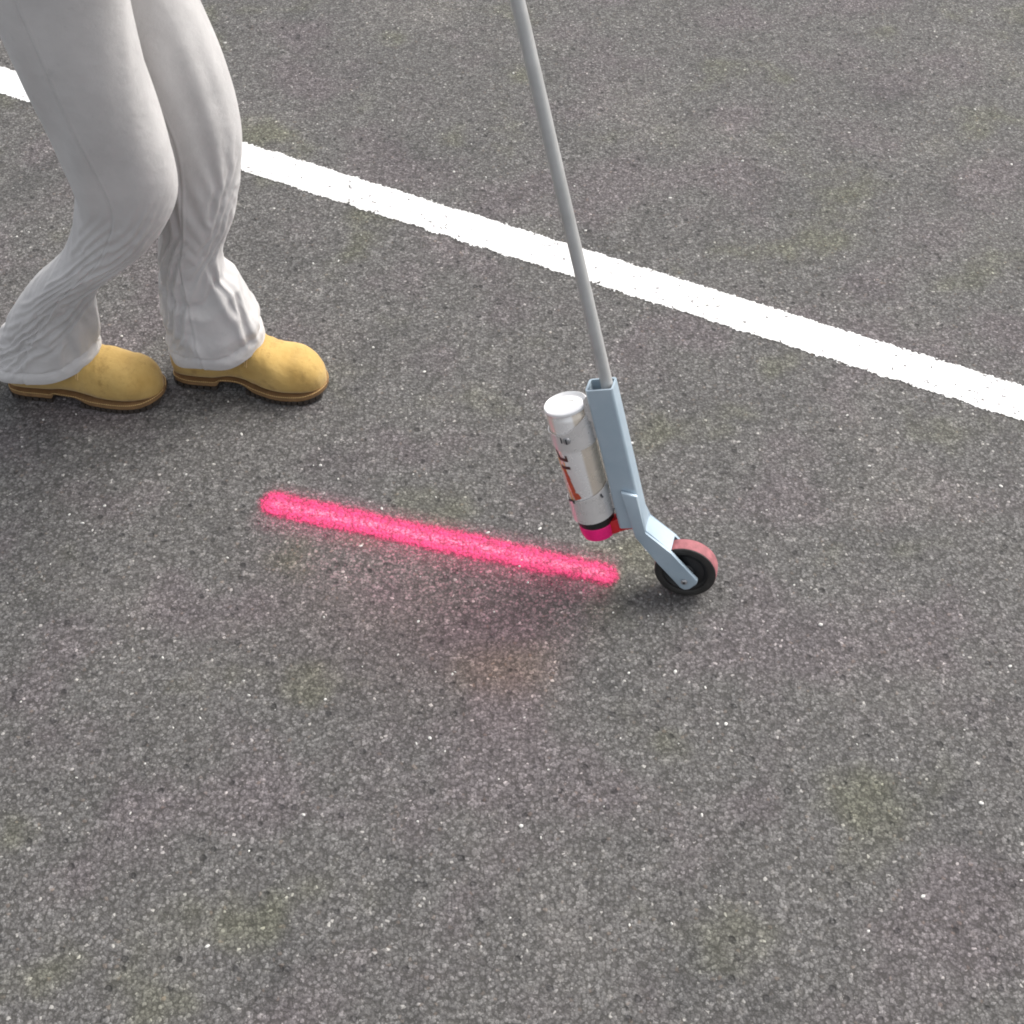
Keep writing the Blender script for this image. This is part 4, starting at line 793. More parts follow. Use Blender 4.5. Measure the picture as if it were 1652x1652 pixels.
   0,0,-1,-1,0,4,4,-3,-6,-3,2,-3,-1,-3,-2,-2,-3,-2,-3,-5,-2,-5,-5,-5,-5,-4,0,-2,2,-8,-9,-3,-1,-1,-5,3,3,5,3,6,5,-5,10,3,-4,-4,4,9,4,-3,4,4,3,4,4,4,4,4,4,4,2,2,-1,1,2,1,-1,-1,-1,0,0,-1,
   0,0,1,-1,-2,-1,1,6,-2,-7,-3,2,-2,-2,-1,-2,-1,-2,-3,-4,-3,0,-2,-1,2,2,0,1,1,3,-2,-3,-4,-2,-2,-2,-1,-1,-1,-1,-3,0,1,7,5,2,-7,-5,7,3,3,3,2,5,3,3,3,2,2,2,3,1,-1,1,0,-2,-2,0,0,-1,0,0,
   0,0,0,2,-1,-2,-2,1,5,-3,-5,-1,-1,-2,-2,-1,-1,-2,-3,-3,-4,-2,1,0,1,1,0,1,2,2,1,-10,-1,-2,-2,-6,-1,0,5,5,7,3,-9,-2,4,6,2,-3,-9,5,2,2,3,3,2,2,3,2,1,1,2,0,-1,1,1,0,-1,0,0,0,0,0,
   1,1,0,1,2,-2,-3,-2,-1,-1,-3,-3,-2,-1,-1,-1,-2,-3,-4,-4,-2,-2,-3,2,0,0,1,1,0,1,1,-1,-3,0,-1,-1,-4,-2,-3,-4,1,2,3,-9,-9,3,8,7,2,-9,0,9,5,5,1,3,2,2,2,2,1,1,0,1,1,1,0,0,0,0,0,0,
   0,-1,0,0,-1,-1,-1,-2,-1,-2,-3,-3,-2,-3,-2,-1,-1,-3,-4,1,-1,-2,0,0,1,1,0,0,0,-1,0,0,-5,-2,-1,-2,0,0,-5,-3,0,1,2,5,-2,-12,-1,7,7,1,-9,2,5,3,1,3,3,3,1,1,1,1,1,0,1,3,2,1,0,1,1,0,
   0,0,0,-1,-2,-2,-1,-2,-2,-2,-3,-3,-2,-2,-1,-2,-3,-4,-3,0,0,-1,0,-1,0,0,0,0,1,-1,-1,-1,-2,-3,-2,-2,-1,-2,-1,-3,-1,-1,-7,3,6,1,-10,-1,6,6,-1,1,8,0,4,4,2,1,1,1,2,0,1,1,0,2,2,0,0,0,-1,0,
   0,0,0,0,-2,-1,-3,-2,-1,-1,-3,-3,-3,-2,-2,-2,-3,-5,-1,-1,-2,0,0,2,1,0,0,1,0,0,0,0,-1,-4,-1,-1,-2,0,1,-2,-1,-1,-1,-4,2,4,-1,-8,5,8,3,-6,0,3,4,1,1,1,2,2,1,0,1,1,1,2,3,-1,0,0,1,0,
   0,1,0,1,0,-2,-2,-2,-1,0,-3,-3,-2,-2,-1,-2,-3,-3,-1,-2,-1,-1,0,1,-1,0,0,0,-1,-1,-1,0,0,-1,-1,-1,-3,0,-1,0,-8,-1,-1,-6,0,1,2,-1,0,4,4,-1,0,2,1,1,1,1,0,2,0,-2,0,0,1,0,7,1,1,0,0,1,
   0,0,0,0,0,-1,-1,-2,-1,-2,-2,-2,-2,-1,-1,-3,-4,-3,-4,-1,2,0,1,0,2,-1,0,-1,0,0,0,0,0,0,-1,-1,-1,-1,0,-1,-3,1,0,-3,-2,1,1,0,-2,3,3,-1,0,1,1,1,1,1,1,1,0,-3,1,3,1,-1,3,1,1,0,0,0,
   0,0,1,0,3,-2,0,-1,-1,-1,-1,-1,-1,-1,-2,-3,-3,-3,-3,-4,1,1,3,2,0,1,-1,0,0,0,0,1,1,0,0,0,0,-5,0,0,-3,-4,2,-2,-3,1,1,-1,-1,3,4,0,-3,2,1,1,0,0,1,0,-1,-2,2,4,-1,-1,2,2,0,0,0,0,
   1,1,-1,-1,2,1,0,-1,0,0,-2,-2,-1,0,-2,-3,-4,-2,4,4,-3,4,1,-1,0,0,0,-1,0,0,0,0,1,1,-1,-1,0,0,-5,0,0,-9,0,1,-6,2,2,-1,0,0,5,2,-3,-2,0,0,0,0,1,0,-2,0,4,3,-3,-1,1,3,0,1,0,0,
   0,-1,2,0,2,1,-2,-1,-1,2,0,-2,-1,-1,-3,-4,-4,1,0,2,1,-2,0,-1,1,0,-1,-2,-1,0,0,-2,-2,-3,-1,0,-1,0,-1,-2,1,-2,0,1,-5,-1,2,1,-8,-2,3,4,-3,-2,1,0,-1,1,1,0,-1,0,2,2,-2,-1,-2,7,0,0,0,0,
   0,1,-2,0,-1,7,-3,-1,-1,3,0,-1,0,-1,-2,-4,0,3,1,0,5,2,-2,1,0,-2,-1,0,-2,0,0,0,-1,0,-3,-1,-1,1,1,-2,-1,0,-2,1,-1,-4,3,3,-3,-5,2,3,-2,-3,-1,0,1,0,1,0,-1,1,2,1,1,0,-2,2,1,1,1,1,
   1,0,0,0,-1,3,1,0,-3,1,2,-1,0,-1,-4,1,2,1,0,-1,2,4,3,3,-1,-3,-2,-1,-2,-1,0,0,0,0,0,0,-1,-1,0,0,-2,0,-2,0,1,-10,2,3,-3,-6,-1,4,0,-5,-2,1,0,1,0,0,1,0,1,2,2,-3,-2,0,2,1,0,0,
   0,1,3,-1,0,2,3,-2,0,2,2,-1,0,-3,1,0,2,0,2,4,-1,-1,2,1,-2,-2,-4,-4,0,-1,-2,1,1,-1,0,-3,-1,0,0,0,-1,-1,-1,-1,0,-1,0,2,1,-3,-2,0,2,-2,-3,-1,1,-2,-1,0,0,1,-1,0,7,-3,-1,-4,4,-1,1,1,
   1,1,1,1,1,-2,8,0,1,-1,8,2,-3,3,1,1,1,2,4,2,2,2,2,-1,-2,-2,0,1,-1,-2,-1,-3,0,0,-1,-1,-2,-7,0,1,-1,-1,0,0,0,-1,-1,1,2,-1,-4,1,0,-1,-4,0,0,0,-3,0,3,0,-1,-1,0,-2,-2,-3,-2,0,0,0,
   0,0,0,3,0,0,4,2,-2,0,4,3,-1,-3,1,1,2,4,0,1,2,2,1,-2,-3,-1,0,0,-1,0,-1,-1,0,0,0,0,0,0,-8,0,2,0,0,-1,-1,0,-1,-4,-2,2,1,-1,1,3,-4,-4,1,-1,0,-1,1,1,-1,-1,0,-1,-3,-2,-1,0,0,1,
   0,0,0,1,-1,1,1,10,0,-1,3,9,2,0,0,4,3,3,4,-1,-2,0,-1,-2,3,3,-2,-1,-4,-4,0,-1,-4,0,0,0,0,1,1,-7,1,1,-5,0,0,0,-1,1,1,-5,-2,-1,-1,1,3,-7,-3,4,0,-4,-1,1,-1,-1,0,-1,-3,-1,-1,1,1,0,
   1,0,0,0,1,0,0,4,2,0,0,4,6,5,4,4,5,1,1,3,0,-3,-1,2,0,3,4,-1,-1,1,-2,1,0,-3,-1,0,0,0,0,-2,-6,6,1,-3,-2,0,-3,1,-1,-3,-3,0,0,2,4,2,-7,-2,3,-2,-6,2,-1,-1,-1,0,-2,-1,-1,0,0,0,
   0,0,0,-2,2,-2,-2,1,10,-1,-3,3,6,3,3,2,1,2,1,1,4,0,-4,-3,2,1,-1,-3,0,-1,1,-1,1,0,-2,-2,-1,-1,0,0,-4,-3,3,0,1,3,-7,2,3,-1,-11,-3,6,-3,-1,5,-1,-9,-2,6,-1,-4,2,0,-2,0,1,-1,0,0,0,0,
   0,0,-2,1,1,0,-1,-2,4,4,-1,0,4,4,3,2,2,2,1,-1,1,4,3,1,-3,0,-1,2,2,2,-1,1,0,1,0,0,-2,-1,0,1,0,-9,-1,1,0,-8,3,-1,4,6,-4,-10,0,0,0,1,7,-1,-9,-2,7,-2,1,-3,-3,-2,0,1,0,0,0,0,
   -1,-1,1,-1,-1,4,-2,-2,-1,8,1,-4,2,4,3,3,2,1,1,0,-3,0,-1,-1,0,-1,-1,0,0,-1,0,0,0,0,1,-1,0,-2,-1,0,1,-3,-4,2,2,0,-11,-5,1,0,0,-4,-2,2,-5,-9,-1,8,-2,-10,-2,3,1,-5,-4,0,1,0,1,0,0,0,
   -1,-1,-1,-1,-1,0,4,-2,-2,3,6,0,0,0,3,2,2,2,1,2,1,-1,0,0,0,0,0,-1,0,0,1,0,0,0,-1,0,0,0,-3,1,1,0,-8,-3,1,3,-2,-12,-4,3,2,-3,-3,-2,2,-3,-10,-2,8,-2,-9,4,1,-4,-7,3,2,1,0,1,-1,-1,
   -1,-1,-1,0,0,-2,1,4,-2,-2,6,3,-3,5,0,2,1,1,1,1,2,0,0,0,-1,0,0,0,0,0,0,0,0,-1,0,0,0,0,0,-1,0,2,-2,-9,1,4,2,-3,-12,1,2,-2,-4,-1,-4,4,-2,-11,-2,9,-1,-8,-3,7,0,-4,-1,0,0,-2,0,-1,
   -1,0,0,0,-1,0,0,2,1,-2,1,8,1,-3,6,1,2,1,1,1,0,1,1,0,1,0,0,0,-1,0,-1,0,0,1,0,0,0,0,0,0,1,1,1,6,-8,1,3,0,-2,-3,4,0,-8,-2,1,-1,5,-3,-10,-2,10,-2,-10,-2,10,0,-2,-1,-1,0,-1,-1,
   0,-1,0,-1,0,0,-1,-1,4,-1,-2,1,7,0,-4,6,0,2,1,1,1,1,1,1,0,0,0,0,1,-1,1,-1,0,-1,0,0,-1,0,0,-3,2,1,0,0,-1,0,-3,0,-1,-4,0,1,-1,-2,-3,-3,-7,7,-2,-9,-2,10,-2,-6,0,6,1,0,-1,0,-2,-1,
   -1,0,-1,0,0,0,0,0,0,0,-3,0,1,6,1,-4,6,0,2,0,0,0,1,0,1,0,1,-1,0,1,-1,0,-1,1,0,0,1,1,0,-1,0,3,2,-8,3,0,5,2,-2,-9,0,1,-1,-2,-3,-7,-1,0,2,5,-7,-1,2,-1,-2,6,-1,-2,0,-3,0,0,
   0,0,0,-1,-1,0,0,0,1,3,-2,-2,-2,0,5,1,-4,6,-1,2,1,0,0,1,-1,0,1,0,0,0,0,0,0,-1,0,0,-1,0,2,1,-6,3,3,1,-6,-4,2,6,3,0,-2,7,-1,-8,-6,4,5,-7,4,-7,-1,-1,8,-1,-4,-4,8,-2,-3,1,1,-1,
   0,-1,-1,0,0,-1,0,0,-1,2,1,-3,1,-2,-1,3,2,-5,5,-1,2,1,0,1,1,-1,1,1,0,0,1,0,0,0,0,0,0,-1,1,2,0,-7,4,4,0,-7,-2,1,1,0,-9,0,6,-1,6,2,-7,4,-5,-1,-2,-1,-2,10,-3,-2,-1,2,0,0,-2,0,
   -1,0,0,0,0,0,0,0,0,0,3,-2,-1,2,-3,0,0,2,-4,5,-1,2,1,0,1,0,1,1,0,0,0,0,0,0,0,0,0,0,-1,0,0,-4,-2,2,1,-2,-1,2,2,-2,8,-9,-8,7,1,-8,0,2,7,0,-1,-3,3,0,2,-1,-3,5,-1,-2,0,0,
   0,0,0,0,0,0,0,0,-1,0,2,4,-3,0,3,-3,2,-1,2,-4,4,-1,2,0,0,0,-1,1,0,0,0,0,0,0,0,0,0,0,-1,0,1,0,-8,1,5,1,-9,1,5,2,-1,8,3,0,-7,5,6,-8,-1,10,-1,-4,-3,-4,8,-4,-2,-2,5,0,0,-1,
   0,-1,0,0,0,0,-1,0,0,0,-1,2,-1,-1,1,2,-3,3,-1,1,-3,3,-1,2,0,0,0,0,0,0,0,0,0,0,0,0,0,0,0,0,0,0,-2,-3,2,3,-1,-2,3,2,-9,0,6,-7,4,3,-6,1,-2,-5,11,-1,-4,4,2,0,0,0,0,0,-1,0,
   0,0,-1,-1,-1,0,0,0,0,-1,1,-2,4,-3,-1,2,1,-2,3,0,1,-2,2,-1,1,0,0,0,1,0,0,0,0,0,0,0,0,0,1,-1,-2,1,-1,-6,1,3,0,-11,0,9,2,-11,-9,6,3,-5,0,5,-4,-2,1,10,0,-2,0,0,-2,-1,0,3,0,0,
   0,0,0,0,0,-1,0,-1,0,0,0,-1,0,3,-3,0,2,0,-1,2,0,1,-2,2,0,0,-1,0,0,0,0,0,0,0,0,0,0,1,-1,-1,0,-1,0,0,-1,0,2,-4,-13,1,5,-2,4,0,-5,-2,3,3,3,-1,-3,2,-3,-4,-2,5,0,0,0,-4,0,0,
   -1,0,-1,0,0,0,0,0,0,0,0,1,-2,1,1,-1,1,2,-1,0,0,-1,0,-1,1,0,1,0,-1,0,0,0,0,0,0,0,0,0,0,0,-1,-1,0,1,0,-1,-2,-1,2,-2,-3,-1,-1,-3,-2,1,5,-1,-4,-1,-3,-1,2,-2,-2,6,-1,-2,-1,1,1,0,
   1,0,0,-1,0,0,0,0,0,0,0,1,0,-1,2,-2,-1,1,1,-1,1,0,0,-1,-1,0,-1,0,0,0,-1,0,0,0,0,0,0,-1,-1,-1,0,-1,0,2,-1,-1,-1,-1,4,1,-2,0,-1,-3,0,4,1,-5,0,7,-2,-2,10,-1,-6,-4,9,-1,-3,2,1,0,
   -1,0,1,0,-1,0,-1,-1,-1,0,0,1,1,-2,0,2,-2,0,1,0,0,0,0,0,-1,0,0,-1,0,-1,0,0,0,-1,-1,-1,0,0,0,-1,-1,0,0,1,-1,-2,-3,-1,1,-2,-1,-1,-2,-2,1,5,-4,-5,5,4,-1,-6,-2,10,-2,-4,-2,6,0,-1,-2,0,
   1,-1,-1,0,0,-1,0,-2,-1,0,1,1,1,1,-1,1,1,-1,0,0,-1,0,-1,-1,0,-1,-1,0,-1,0,0,-1,-1,0,0,0,0,-1,-1,0,0,-1,1,1,-2,-2,-1,1,-1,-1,-2,0,-3,0,5,1,-2,2,-3,1,8,-3,-4,0,3,-2,-4,0,6,-1,2,0,
   0,2,-1,-1,0,0,0,2,-1,-1,0,0,1,1,-1,-1,1,-1,0,1,0,0,0,0,-1,-1,0,-1,0,-1,-1,0,0,0,0,0,-1,-1,0,-1,-1,0,0,0,-2,-3,-1,0,1,-2,-1,-1,-1,3,3,-1,0,1,0,0,2,0,-4,-3,6,2,1,-4,-2,2,1,2,
   0,0,3,0,-1,0,-1,0,0,-1,0,0,0,0,1,-1,0,1,-1,-1,-1,-1,0,-1,-1,-1,-1,0,-1,0,0,0,0,0,0,0,0,0,-1,0,-1,-1,1,-1,-2,-2,-1,1,-1,-2,-2,-2,2,3,1,-3,-2,3,0,-1,2,1,-1,-3,0,5,5,-1,-2,1,-2,-2,
   1,0,0,4,0,-1,0,0,1,0,-1,1,1,0,0,0,-1,0,-1,0,0,-1,-1,0,-1,0,-1,-1,0,0,-1,-1,-1,-1,0,-1,0,0,0,-1,0,0,1,-1,-1,-2,-1,1,0,-1,-1,-1,1,3,0,-4,2,-1,-1,-1,1,0,-2,0,1,-6,-2,6,-2,-4,0,1,
   -1,0,-1,-2,3,0,-1,0,2,1,0,0,0,1,-1,0,0,-1,0,-1,0,0,-1,-1,0,-1,-1,-1,-1,-1,0,0,0,0,-1,0,-1,-1,-1,0,0,0,0,-1,-3,-1,-1,2,0,-2,-2,1,2,1,-2,-1,-2,4,0,-6,-2,11,3,-4,-4,7,-5,-2,5,0,-1,-1,
   0,-1,0,-1,-1,2,2,1,0,1,1,-1,1,1,0,0,0,0,0,-1,-1,-1,-1,-2,-1,0,0,0,0,0,0,0,0,0,0,0,0,0,0,0,-1,0,0,-2,-1,-2,0,1,-1,-2,-1,0,1,0,-3,-2,1,1,6,-2,-6,2,8,-3,-3,0,1,-4,-2,4,-1,-1,
   -1,0,0,-1,-2,-1,0,-2,-1,0,-1,0,-1,0,1,-2,0,-1,-1,-1,-2,-1,-1,-1,-1,-1,-1,-1,-1,-1,-1,-1,-1,0,0,0,0,0,0,-1,0,1,0,-1,-2,-1,0,0,-1,-3,-1,1,2,0,-3,0,1,1,-3,1,3,-2,-8,0,-1,-1,6,-1,-3,-1,1,0,
   -1,-1,0,1,0,-1,-1,1,-1,-1,-1,0,0,0,1,0,-1,0,-1,0,-1,-1,0,-1,-2,-1,0,-1,-1,-1,0,0,0,-1,-1,-1,-1,-1,-1,0,0,0,-1,-1,-1,-1,0,0,-2,-2,-1,1,1,-2,-2,0,2,-2,-3,1,3,0,-2,-1,1,-3,0,4,-1,-1,2,0,
   0,0,-1,0,0,-1,0,0,0,0,0,-1,0,0,-1,1,-2,-1,-1,-1,-1,-2,-1,0,-1,-2,-1,0,-1,0,-1,-1,0,0,0,0,0,0,0,0,0,0,0,-1,-2,-1,0,0,-2,-2,-1,2,0,-2,-2,0,0,-4,-1,2,1,-4,-2,0,0,0,0,-2,0,-1,0,1,
   0,0,0,0,0,0,-1,-1,0,-1,0,0,-1,0,1,-2,0,-2,0,-2,0,-1,-2,0,0,-1,-1,-1,0,-1,0,0,-1,0,0,0,0,0,0,0,0,0,-1,-2,-1,0,-1,-1,-2,-2,0,1,-1,-3,-1,1,-2,-3,0,3,0,-4,-2,0,0,2,0,-2,0,1,-1,1,
   0,-1,-1,0,1,0,-1,0,0,0,-1,-1,0,-1,0,1,-2,0,0,1,-1,0,-2,-1,0,-1,-1,0,0,0,-1,0,0,-1,-1,0,0,0,0,0,0,-1,-1,-1,-1,-1,0,-1,-2,-2,-1,-1,-2,-3,-1,0,-3,-1,2,2,-1,-3,0,0,0,2,-4,-1,1,0,-1,-1,
   -1,0,0,-1,-1,1,0,0,0,0,0,0,-1,0,0,1,0,-1,-1,-2,0,-1,0,-2,0,0,-1,-1,-1,-1,0,-1,0,0,0,-1,0,0,0,-1,-1,0,-1,-2,-2,-1,0,-2,-2,-1,0,0,-2,-3,0,-1,-3,-1,2,2,0,-2,-1,0,0,0,-1,0,-1,0,1,-2,
   0,0,0,0,-1,0,0,-1,-1,0,0,0,0,0,-1,0,2,-2,-1,0,-2,0,0,-1,-1,0,0,-1,0,0,-1,0,-1,0,0,0,-1,-1,-1,0,0,0,-1,-1,-1,-1,-1,-2,-3,-2,0,-1,-3,-1,-1,-3,-2,1,2,0,-2,-1,0,2,2,-2,5,1,0,-1,1,0,
   0,-1,-1,0,-1,-2,1,1,0,-1,-1,-1,-1,-1,0,0,0,3,-2,0,1,-2,0,0,-1,0,0,0,-1,0,0,0,0,-1,0,0,0,0,0,0,0,-1,-2,-2,-1,0,-1,-1,-2,-1,-1,-1,-2,-1,0,-2,-1,2,2,1,-2,-1,0,0,1,-1,0,5,-1,0,-1,0,
   0,0,0,-1,0,0,-1,-1,-1,0,0,0,0,0,0,0,0,0,0,-2,0,1,-1,0,-1,-1,-1,-1,0,-1,0,-1,0,0,0,0,0,0,0,0,0,-1,-1,-1,-1,-1,0,-2,-1,-1,0,-2,-2,-1,-1,-2,0,1,1,-1,-1,0,0,0,0,1,1,3,0,0,0,3,
   0,0,0,0,1,-1,0,0,1,-1,-1,0,-1,-1,-1,-1,0,0,2,0,-2,0,0,-1,0,0,0,0,0,0,0,0,0,0,-1,0,0,0,0,0,0,0,-1,-1,0,0,-2,-2,-1,0,0,-1,-1,-1,-1,-1,0,2,2,0,0,-1,0,0,0,0,0,1,1,-1,0,0,
   0,0,0,0,0,0,-1,0,-1,0,0,-1,0,0,0,0,0,0,-1,1,1,-1,0,0,0,0,0,0,-1,0,-1,0,-1,0,0,0,0,0,0,0,0,-1,-1,0,0,0,0,-2,-1,0,-1,-2,-1,0,-1,0,1,1,0,0,-1,0,-1,0,-1,0,1,1,0,1,-1,-1,
   0,1,-1,-1,0,2,1,-1,1,0,-1,-1,-1,-2,-4,-3,-4,-1,0,0,-2,0,-1,0,-1,-1,-1,-1,0,-1,0,0,1,0,1,0,0,0,0,0,0,-1,-1,-1,1,1,-1,-2,-2,0,-1,-3,-2,-2,-3,-2,0,1,0,-1,1,0,1,0,0,2,-2,0,1,-1,-1,-1,
   1,-1,1,1,0,1,1,1,0,0,2,0,-3,-6,-3,-7,-2,-3,-6,-2,0,-2,0,-2,-1,-1,-2,-1,0,1,0,-1,0,2,1,1,1,1,1,1,1,2,0,0,0,1,2,1,1,0,-1,-3,-3,-2,-2,-2,-4,-4,-2,-1,1,3,0,-1,-1,0,-1,-2,0,-1,0,0,
   0,0,0,0,1,0,1,1,1,1,-3,-8,-12,-6,-3,1,0,-6,3,1,-3,-1,0,0,-3,-4,-1,1,-1,-3,-4,0,3,2,2,2,2,2,2,2,3,3,3,2,-1,0,2,3,2,1,0,-1,-3,-5,-3,-3,-5,-8,-7,-3,0,3,0,-2,-3,-2,0,0,2,0,1,0,
   0,1,1,2,1,1,2,2,0,-7,-13,-8,1,4,-3,-2,0,6,-6,-6,2,0,-5,-7,-4,3,1,-5,-7,-5,3,6,2,1,1,2,2,2,3,3,2,4,6,6,5,-1,-1,5,7,4,2,2,0,-4,-8,-6,-6,-10,-13,-11,-7,-2,1,-3,-5,-5,-3,-2,2,1,0,1,
   1,2,2,1,1,2,1,0,-6,-8,-1,4,2,-4,6,6,-2,-8,4,5,-1,-6,-5,6,7,-2,-7,-6,2,10,8,2,1,1,3,2,2,3,3,4,3,2,3,8,9,8,-1,-5,4,9,5,3,4,4,-1,-7,-5,-5,-9,-11,-10,-7,-1,0,-2,-5,-4,-3,-1,2,0,0,
   2,1,1,1,2,1,1,0,-4,1,5,0,3,9,3,-5,-2,8,5,-2,-5,7,13,3,-4,-6,2,13,13,6,1,0,2,4,3,2,3,3,4,4,6,4,2,-1,5,9,9,-1,-8,4,6,5,1,6,7,1,-4,-2,-2,-4,-6,-5,-4,0,1,0,-2,-3,-1,1,1,1,
   1,2,2,2,1,2,2,1,3,5,4,8,10,4,-2,5,11,7,-2,2,14,8,-1,-5,0,14,17,9,3,0,-1,3,4,3,2,3,2,2,2,4,6,8,7,4,-2,1,12,13,-1,2,2,12,9,4,7,5,0,0,-1,-2,-3,-3,-2,-2,0,1,0,0,-1,0,2,1,
   1,1,1,1,1,1,0,3,6,7,8,9,4,1,7,10,5,-2,7,12,4,-4,-2,14,19,11,4,2,-1,1,8,6,3,2,2,3,3,4,3,1,-1,1,4,7,8,2,-12,9,7,5,5,-3,8,6,14,6,13,-10,-1,-1,-4,-2,-1,-1,-1,-1,1,1,1,0,0,1,
   1,1,1,1,1,0,1,1,6,7,6,4,3,5,7,4,0,8,9,5,0,9,19,12,7,6,4,3,12,9,7,5,5,5,4,4,5,4,5,7,6,4,0,1,2,6,17,-2,1,1,-15,13,-4,-8,-23,3,5,18,10,-9,2,0,1,1,1,2,1,1,0,1,1,1,
   1,1,1,1,1,1,0,0,2,3,2,1,3,5,3,3,7,5,3,4,12,13,7,6,7,7,10,12,6,8,4,4,4,4,5,4,3,2,0,-3,-3,-4,-2,-4,-5,-7,-11,-9,-1,-17,2,-25,-12,-3,5,-3,-6,-1,-3,15,6,5,2,2,1,0,0,0,1,1,1,1,
  ],
  [
   0,0,0,0,0,0,0,0,0,0,0,0,0,0,0,0,0,0,0,0,0,0,0,0,0,0,0,0,0,0,0,0,0,0,0,0,0,0,0,0,0,0,0,0,0,0,0,0,0,0,0,0,0,0,0,0,0,0,0,0,0,0,0,0,0,0,0,0,0,0,0,0,
   0,0,0,0,0,0,0,0,0,0,0,0,0,0,0,0,0,0,0,0,0,0,0,0,0,0,0,0,0,0,0,0,0,0,0,0,0,0,0,0,0,0,0,0,0,0,0,0,0,0,0,0,0,0,0,0,0,0,0,0,0,0,0,0,0,0,0,0,0,0,0,0,
   0,0,0,0,0,0,0,0,0,0,0,0,0,0,0,0,0,0,0,0,0,0,0,0,0,0,0,0,0,0,1,0,0,0,0,0,0,0,0,0,1,0,0,0,0,0,0,0,0,0,0,0,0,0,0,0,0,0,0,0,0,0,0,0,0,0,0,0,0,0,0,0,
   0,0,-1,-1,-1,0,0,0,0,0,0,0,0,0,0,0,0,0,0,0,0,0,0,0,0,0,0,0,1,0,0,0,0,0,2,2,2,1,1,0,0,1,0,0,0,0,0,0,0,0,0,0,0,0,0,0,0,0,0,0,-1,0,0,0,0,1,1,0,0,0,0,0,
   -1,-1,0,0,0,-1,0,0,0,0,0,1,0,0,0,0,0,0,0,0,0,-1,-1,-1,-1,-1,-1,-1,-1,0,0,1,0,0,0,0,0,1,0,1,0,0,0,-1,0,0,0,0,0,0,0,0,0,0,0,0,0,-1,-1,-1,0,-1,-1,-1,-1,-2,-2,0,-1,0,0,-1,
   -1,-1,-1,0,0,0,-1,1,1,0,1,-1,1,1,0,0,0,0,0,0,-1,0,0,0,-1,-1,-1,-1,-1,0,-2,-1,0,0,0,0,0,0,0,-1,0,-1,-1,0,-1,0,0,0,0,-1,0,0,0,0,0,0,-1,0,0,0,-1,-1,-1,0,0,-1,0,0,0,-2,-1,-1,
   -1,-1,-1,0,0,0,0,-2,0,1,-1,0,-1,0,0,0,0,0,0,0,0,0,-1,-1,0,0,-1,-1,-1,-1,0,-2,-1,-1,-2,-2,-1,0,0,0,0,-1,0,-1,0,-1,-1,0,-1,0,-1,0,0,0,-1,-1,0,0,-1,-1,0,0,0,0,-1,-1,-1,-1,0,1,0,0,
   0,1,0,-2,0,0,0,0,-2,0,1,0,0,-1,0,0,0,0,0,-1,0,-1,0,0,-1,-1,0,0,-1,-1,-1,0,-1,-1,-2,0,-2,-3,-1,-2,-2,-2,-3,0,-1,-1,-1,-2,0,0,0,0,0,-1,0,0,0,-1,0,0,0,-1,0,0,-1,0,0,1,0,-1,0,0,
   0,0,1,0,-2,0,1,0,0,-2,0,1,0,0,0,0,0,0,0,0,0,0,0,0,0,0,0,0,0,-1,-1,0,-1,-1,-1,-1,0,-1,0,0,0,0,1,-2,-1,0,0,0,0,0,0,0,0,0,-1,0,-1,0,0,0,0,1,0,-1,0,0,1,-1,0,1,0,0,
   0,-1,0,1,0,-2,-1,0,0,0,-1,0,0,0,0,0,0,0,0,0,0,0,0,0,0,0,0,0,-1,-1,0,-2,0,0,0,-3,-1,0,-3,-2,-3,0,-1,0,-1,-2,0,0,-1,0,0,-1,0,-1,0,-1,0,0,0,0,0,0,1,0,-1,0,0,0,-1,-1,-1,-1,
   0,0,0,0,0,-1,-1,1,0,0,-1,-1,0,0,0,0,0,0,-1,0,-1,0,0,-1,0,0,0,-1,0,1,-1,0,0,0,-1,0,-2,0,0,0,0,-1,0,0,-1,0,-3,-2,0,-1,-1,-1,-1,0,0,0,0,0,0,0,0,0,0,0,0,0,0,0,0,0,0,0,
   0,0,0,0,0,1,0,0,1,0,0,0,0,0,0,0,0,0,0,0,0,0,0,0,0,0,0,1,0,-1,0,0,-1,0,0,0,-1,-1,0,0,0,0,-1,-1,1,-1,0,-1,-2,0,-1,-1,-1,-1,0,0,0,0,0,0,0,0,0,0,0,-1,0,0,0,0,-1,0,
   0,0,0,0,0,-1,0,-1,0,0,0,0,0,0,0,0,0,0,0,0,0,0,0,0,0,0,0,0,0,1,0,0,0,0,0,0,1,-1,0,0,0,-1,0,-1,-2,0,0,0,-1,0,1,0,-1,0,-1,-1,-1,0,0,0,-1,0,0,1,1,0,0,0,0,0,0,0,
   0,0,0,-1,-1,0,0,1,-1,0,0,0,0,0,0,0,0,-1,0,0,0,0,0,0,0,0,0,0,0,-1,0,0,0,-1,0,0,0,0,-1,0,0,0,0,0,0,-1,0,-1,-1,-3,-1,0,0,0,0,0,0,0,-1,-1,1,0,0,0,0,-1,-1,0,0,-1,-1,0,
   -1,0,0,1,0,0,0,-1,1,0,0,0,0,0,0,0,0,0,0,0,0,0,0,0,0,0,0,0,0,0,0,0,0,0,0,0,0,0,0,0,-1,0,0,0,0,0,0,1,1,0,0,0,0,0,0,0,0,-1,1,0,-1,0,0,0,0,0,-1,0,0,0,0,-1,
   0,-1,0,0,1,0,0,1,0,0,0,0,0,0,0,0,0,0,0,0,0,0,0,0,0,0,0,0,0,0,0,0,0,0,0,0,0,0,-1,0,0,0,0,1,0,0,0,0,0,0,0,0,0,0,0,0,0,0,-1,0,1,0,0,-1,1,1,-1,0,0,0,0,0,
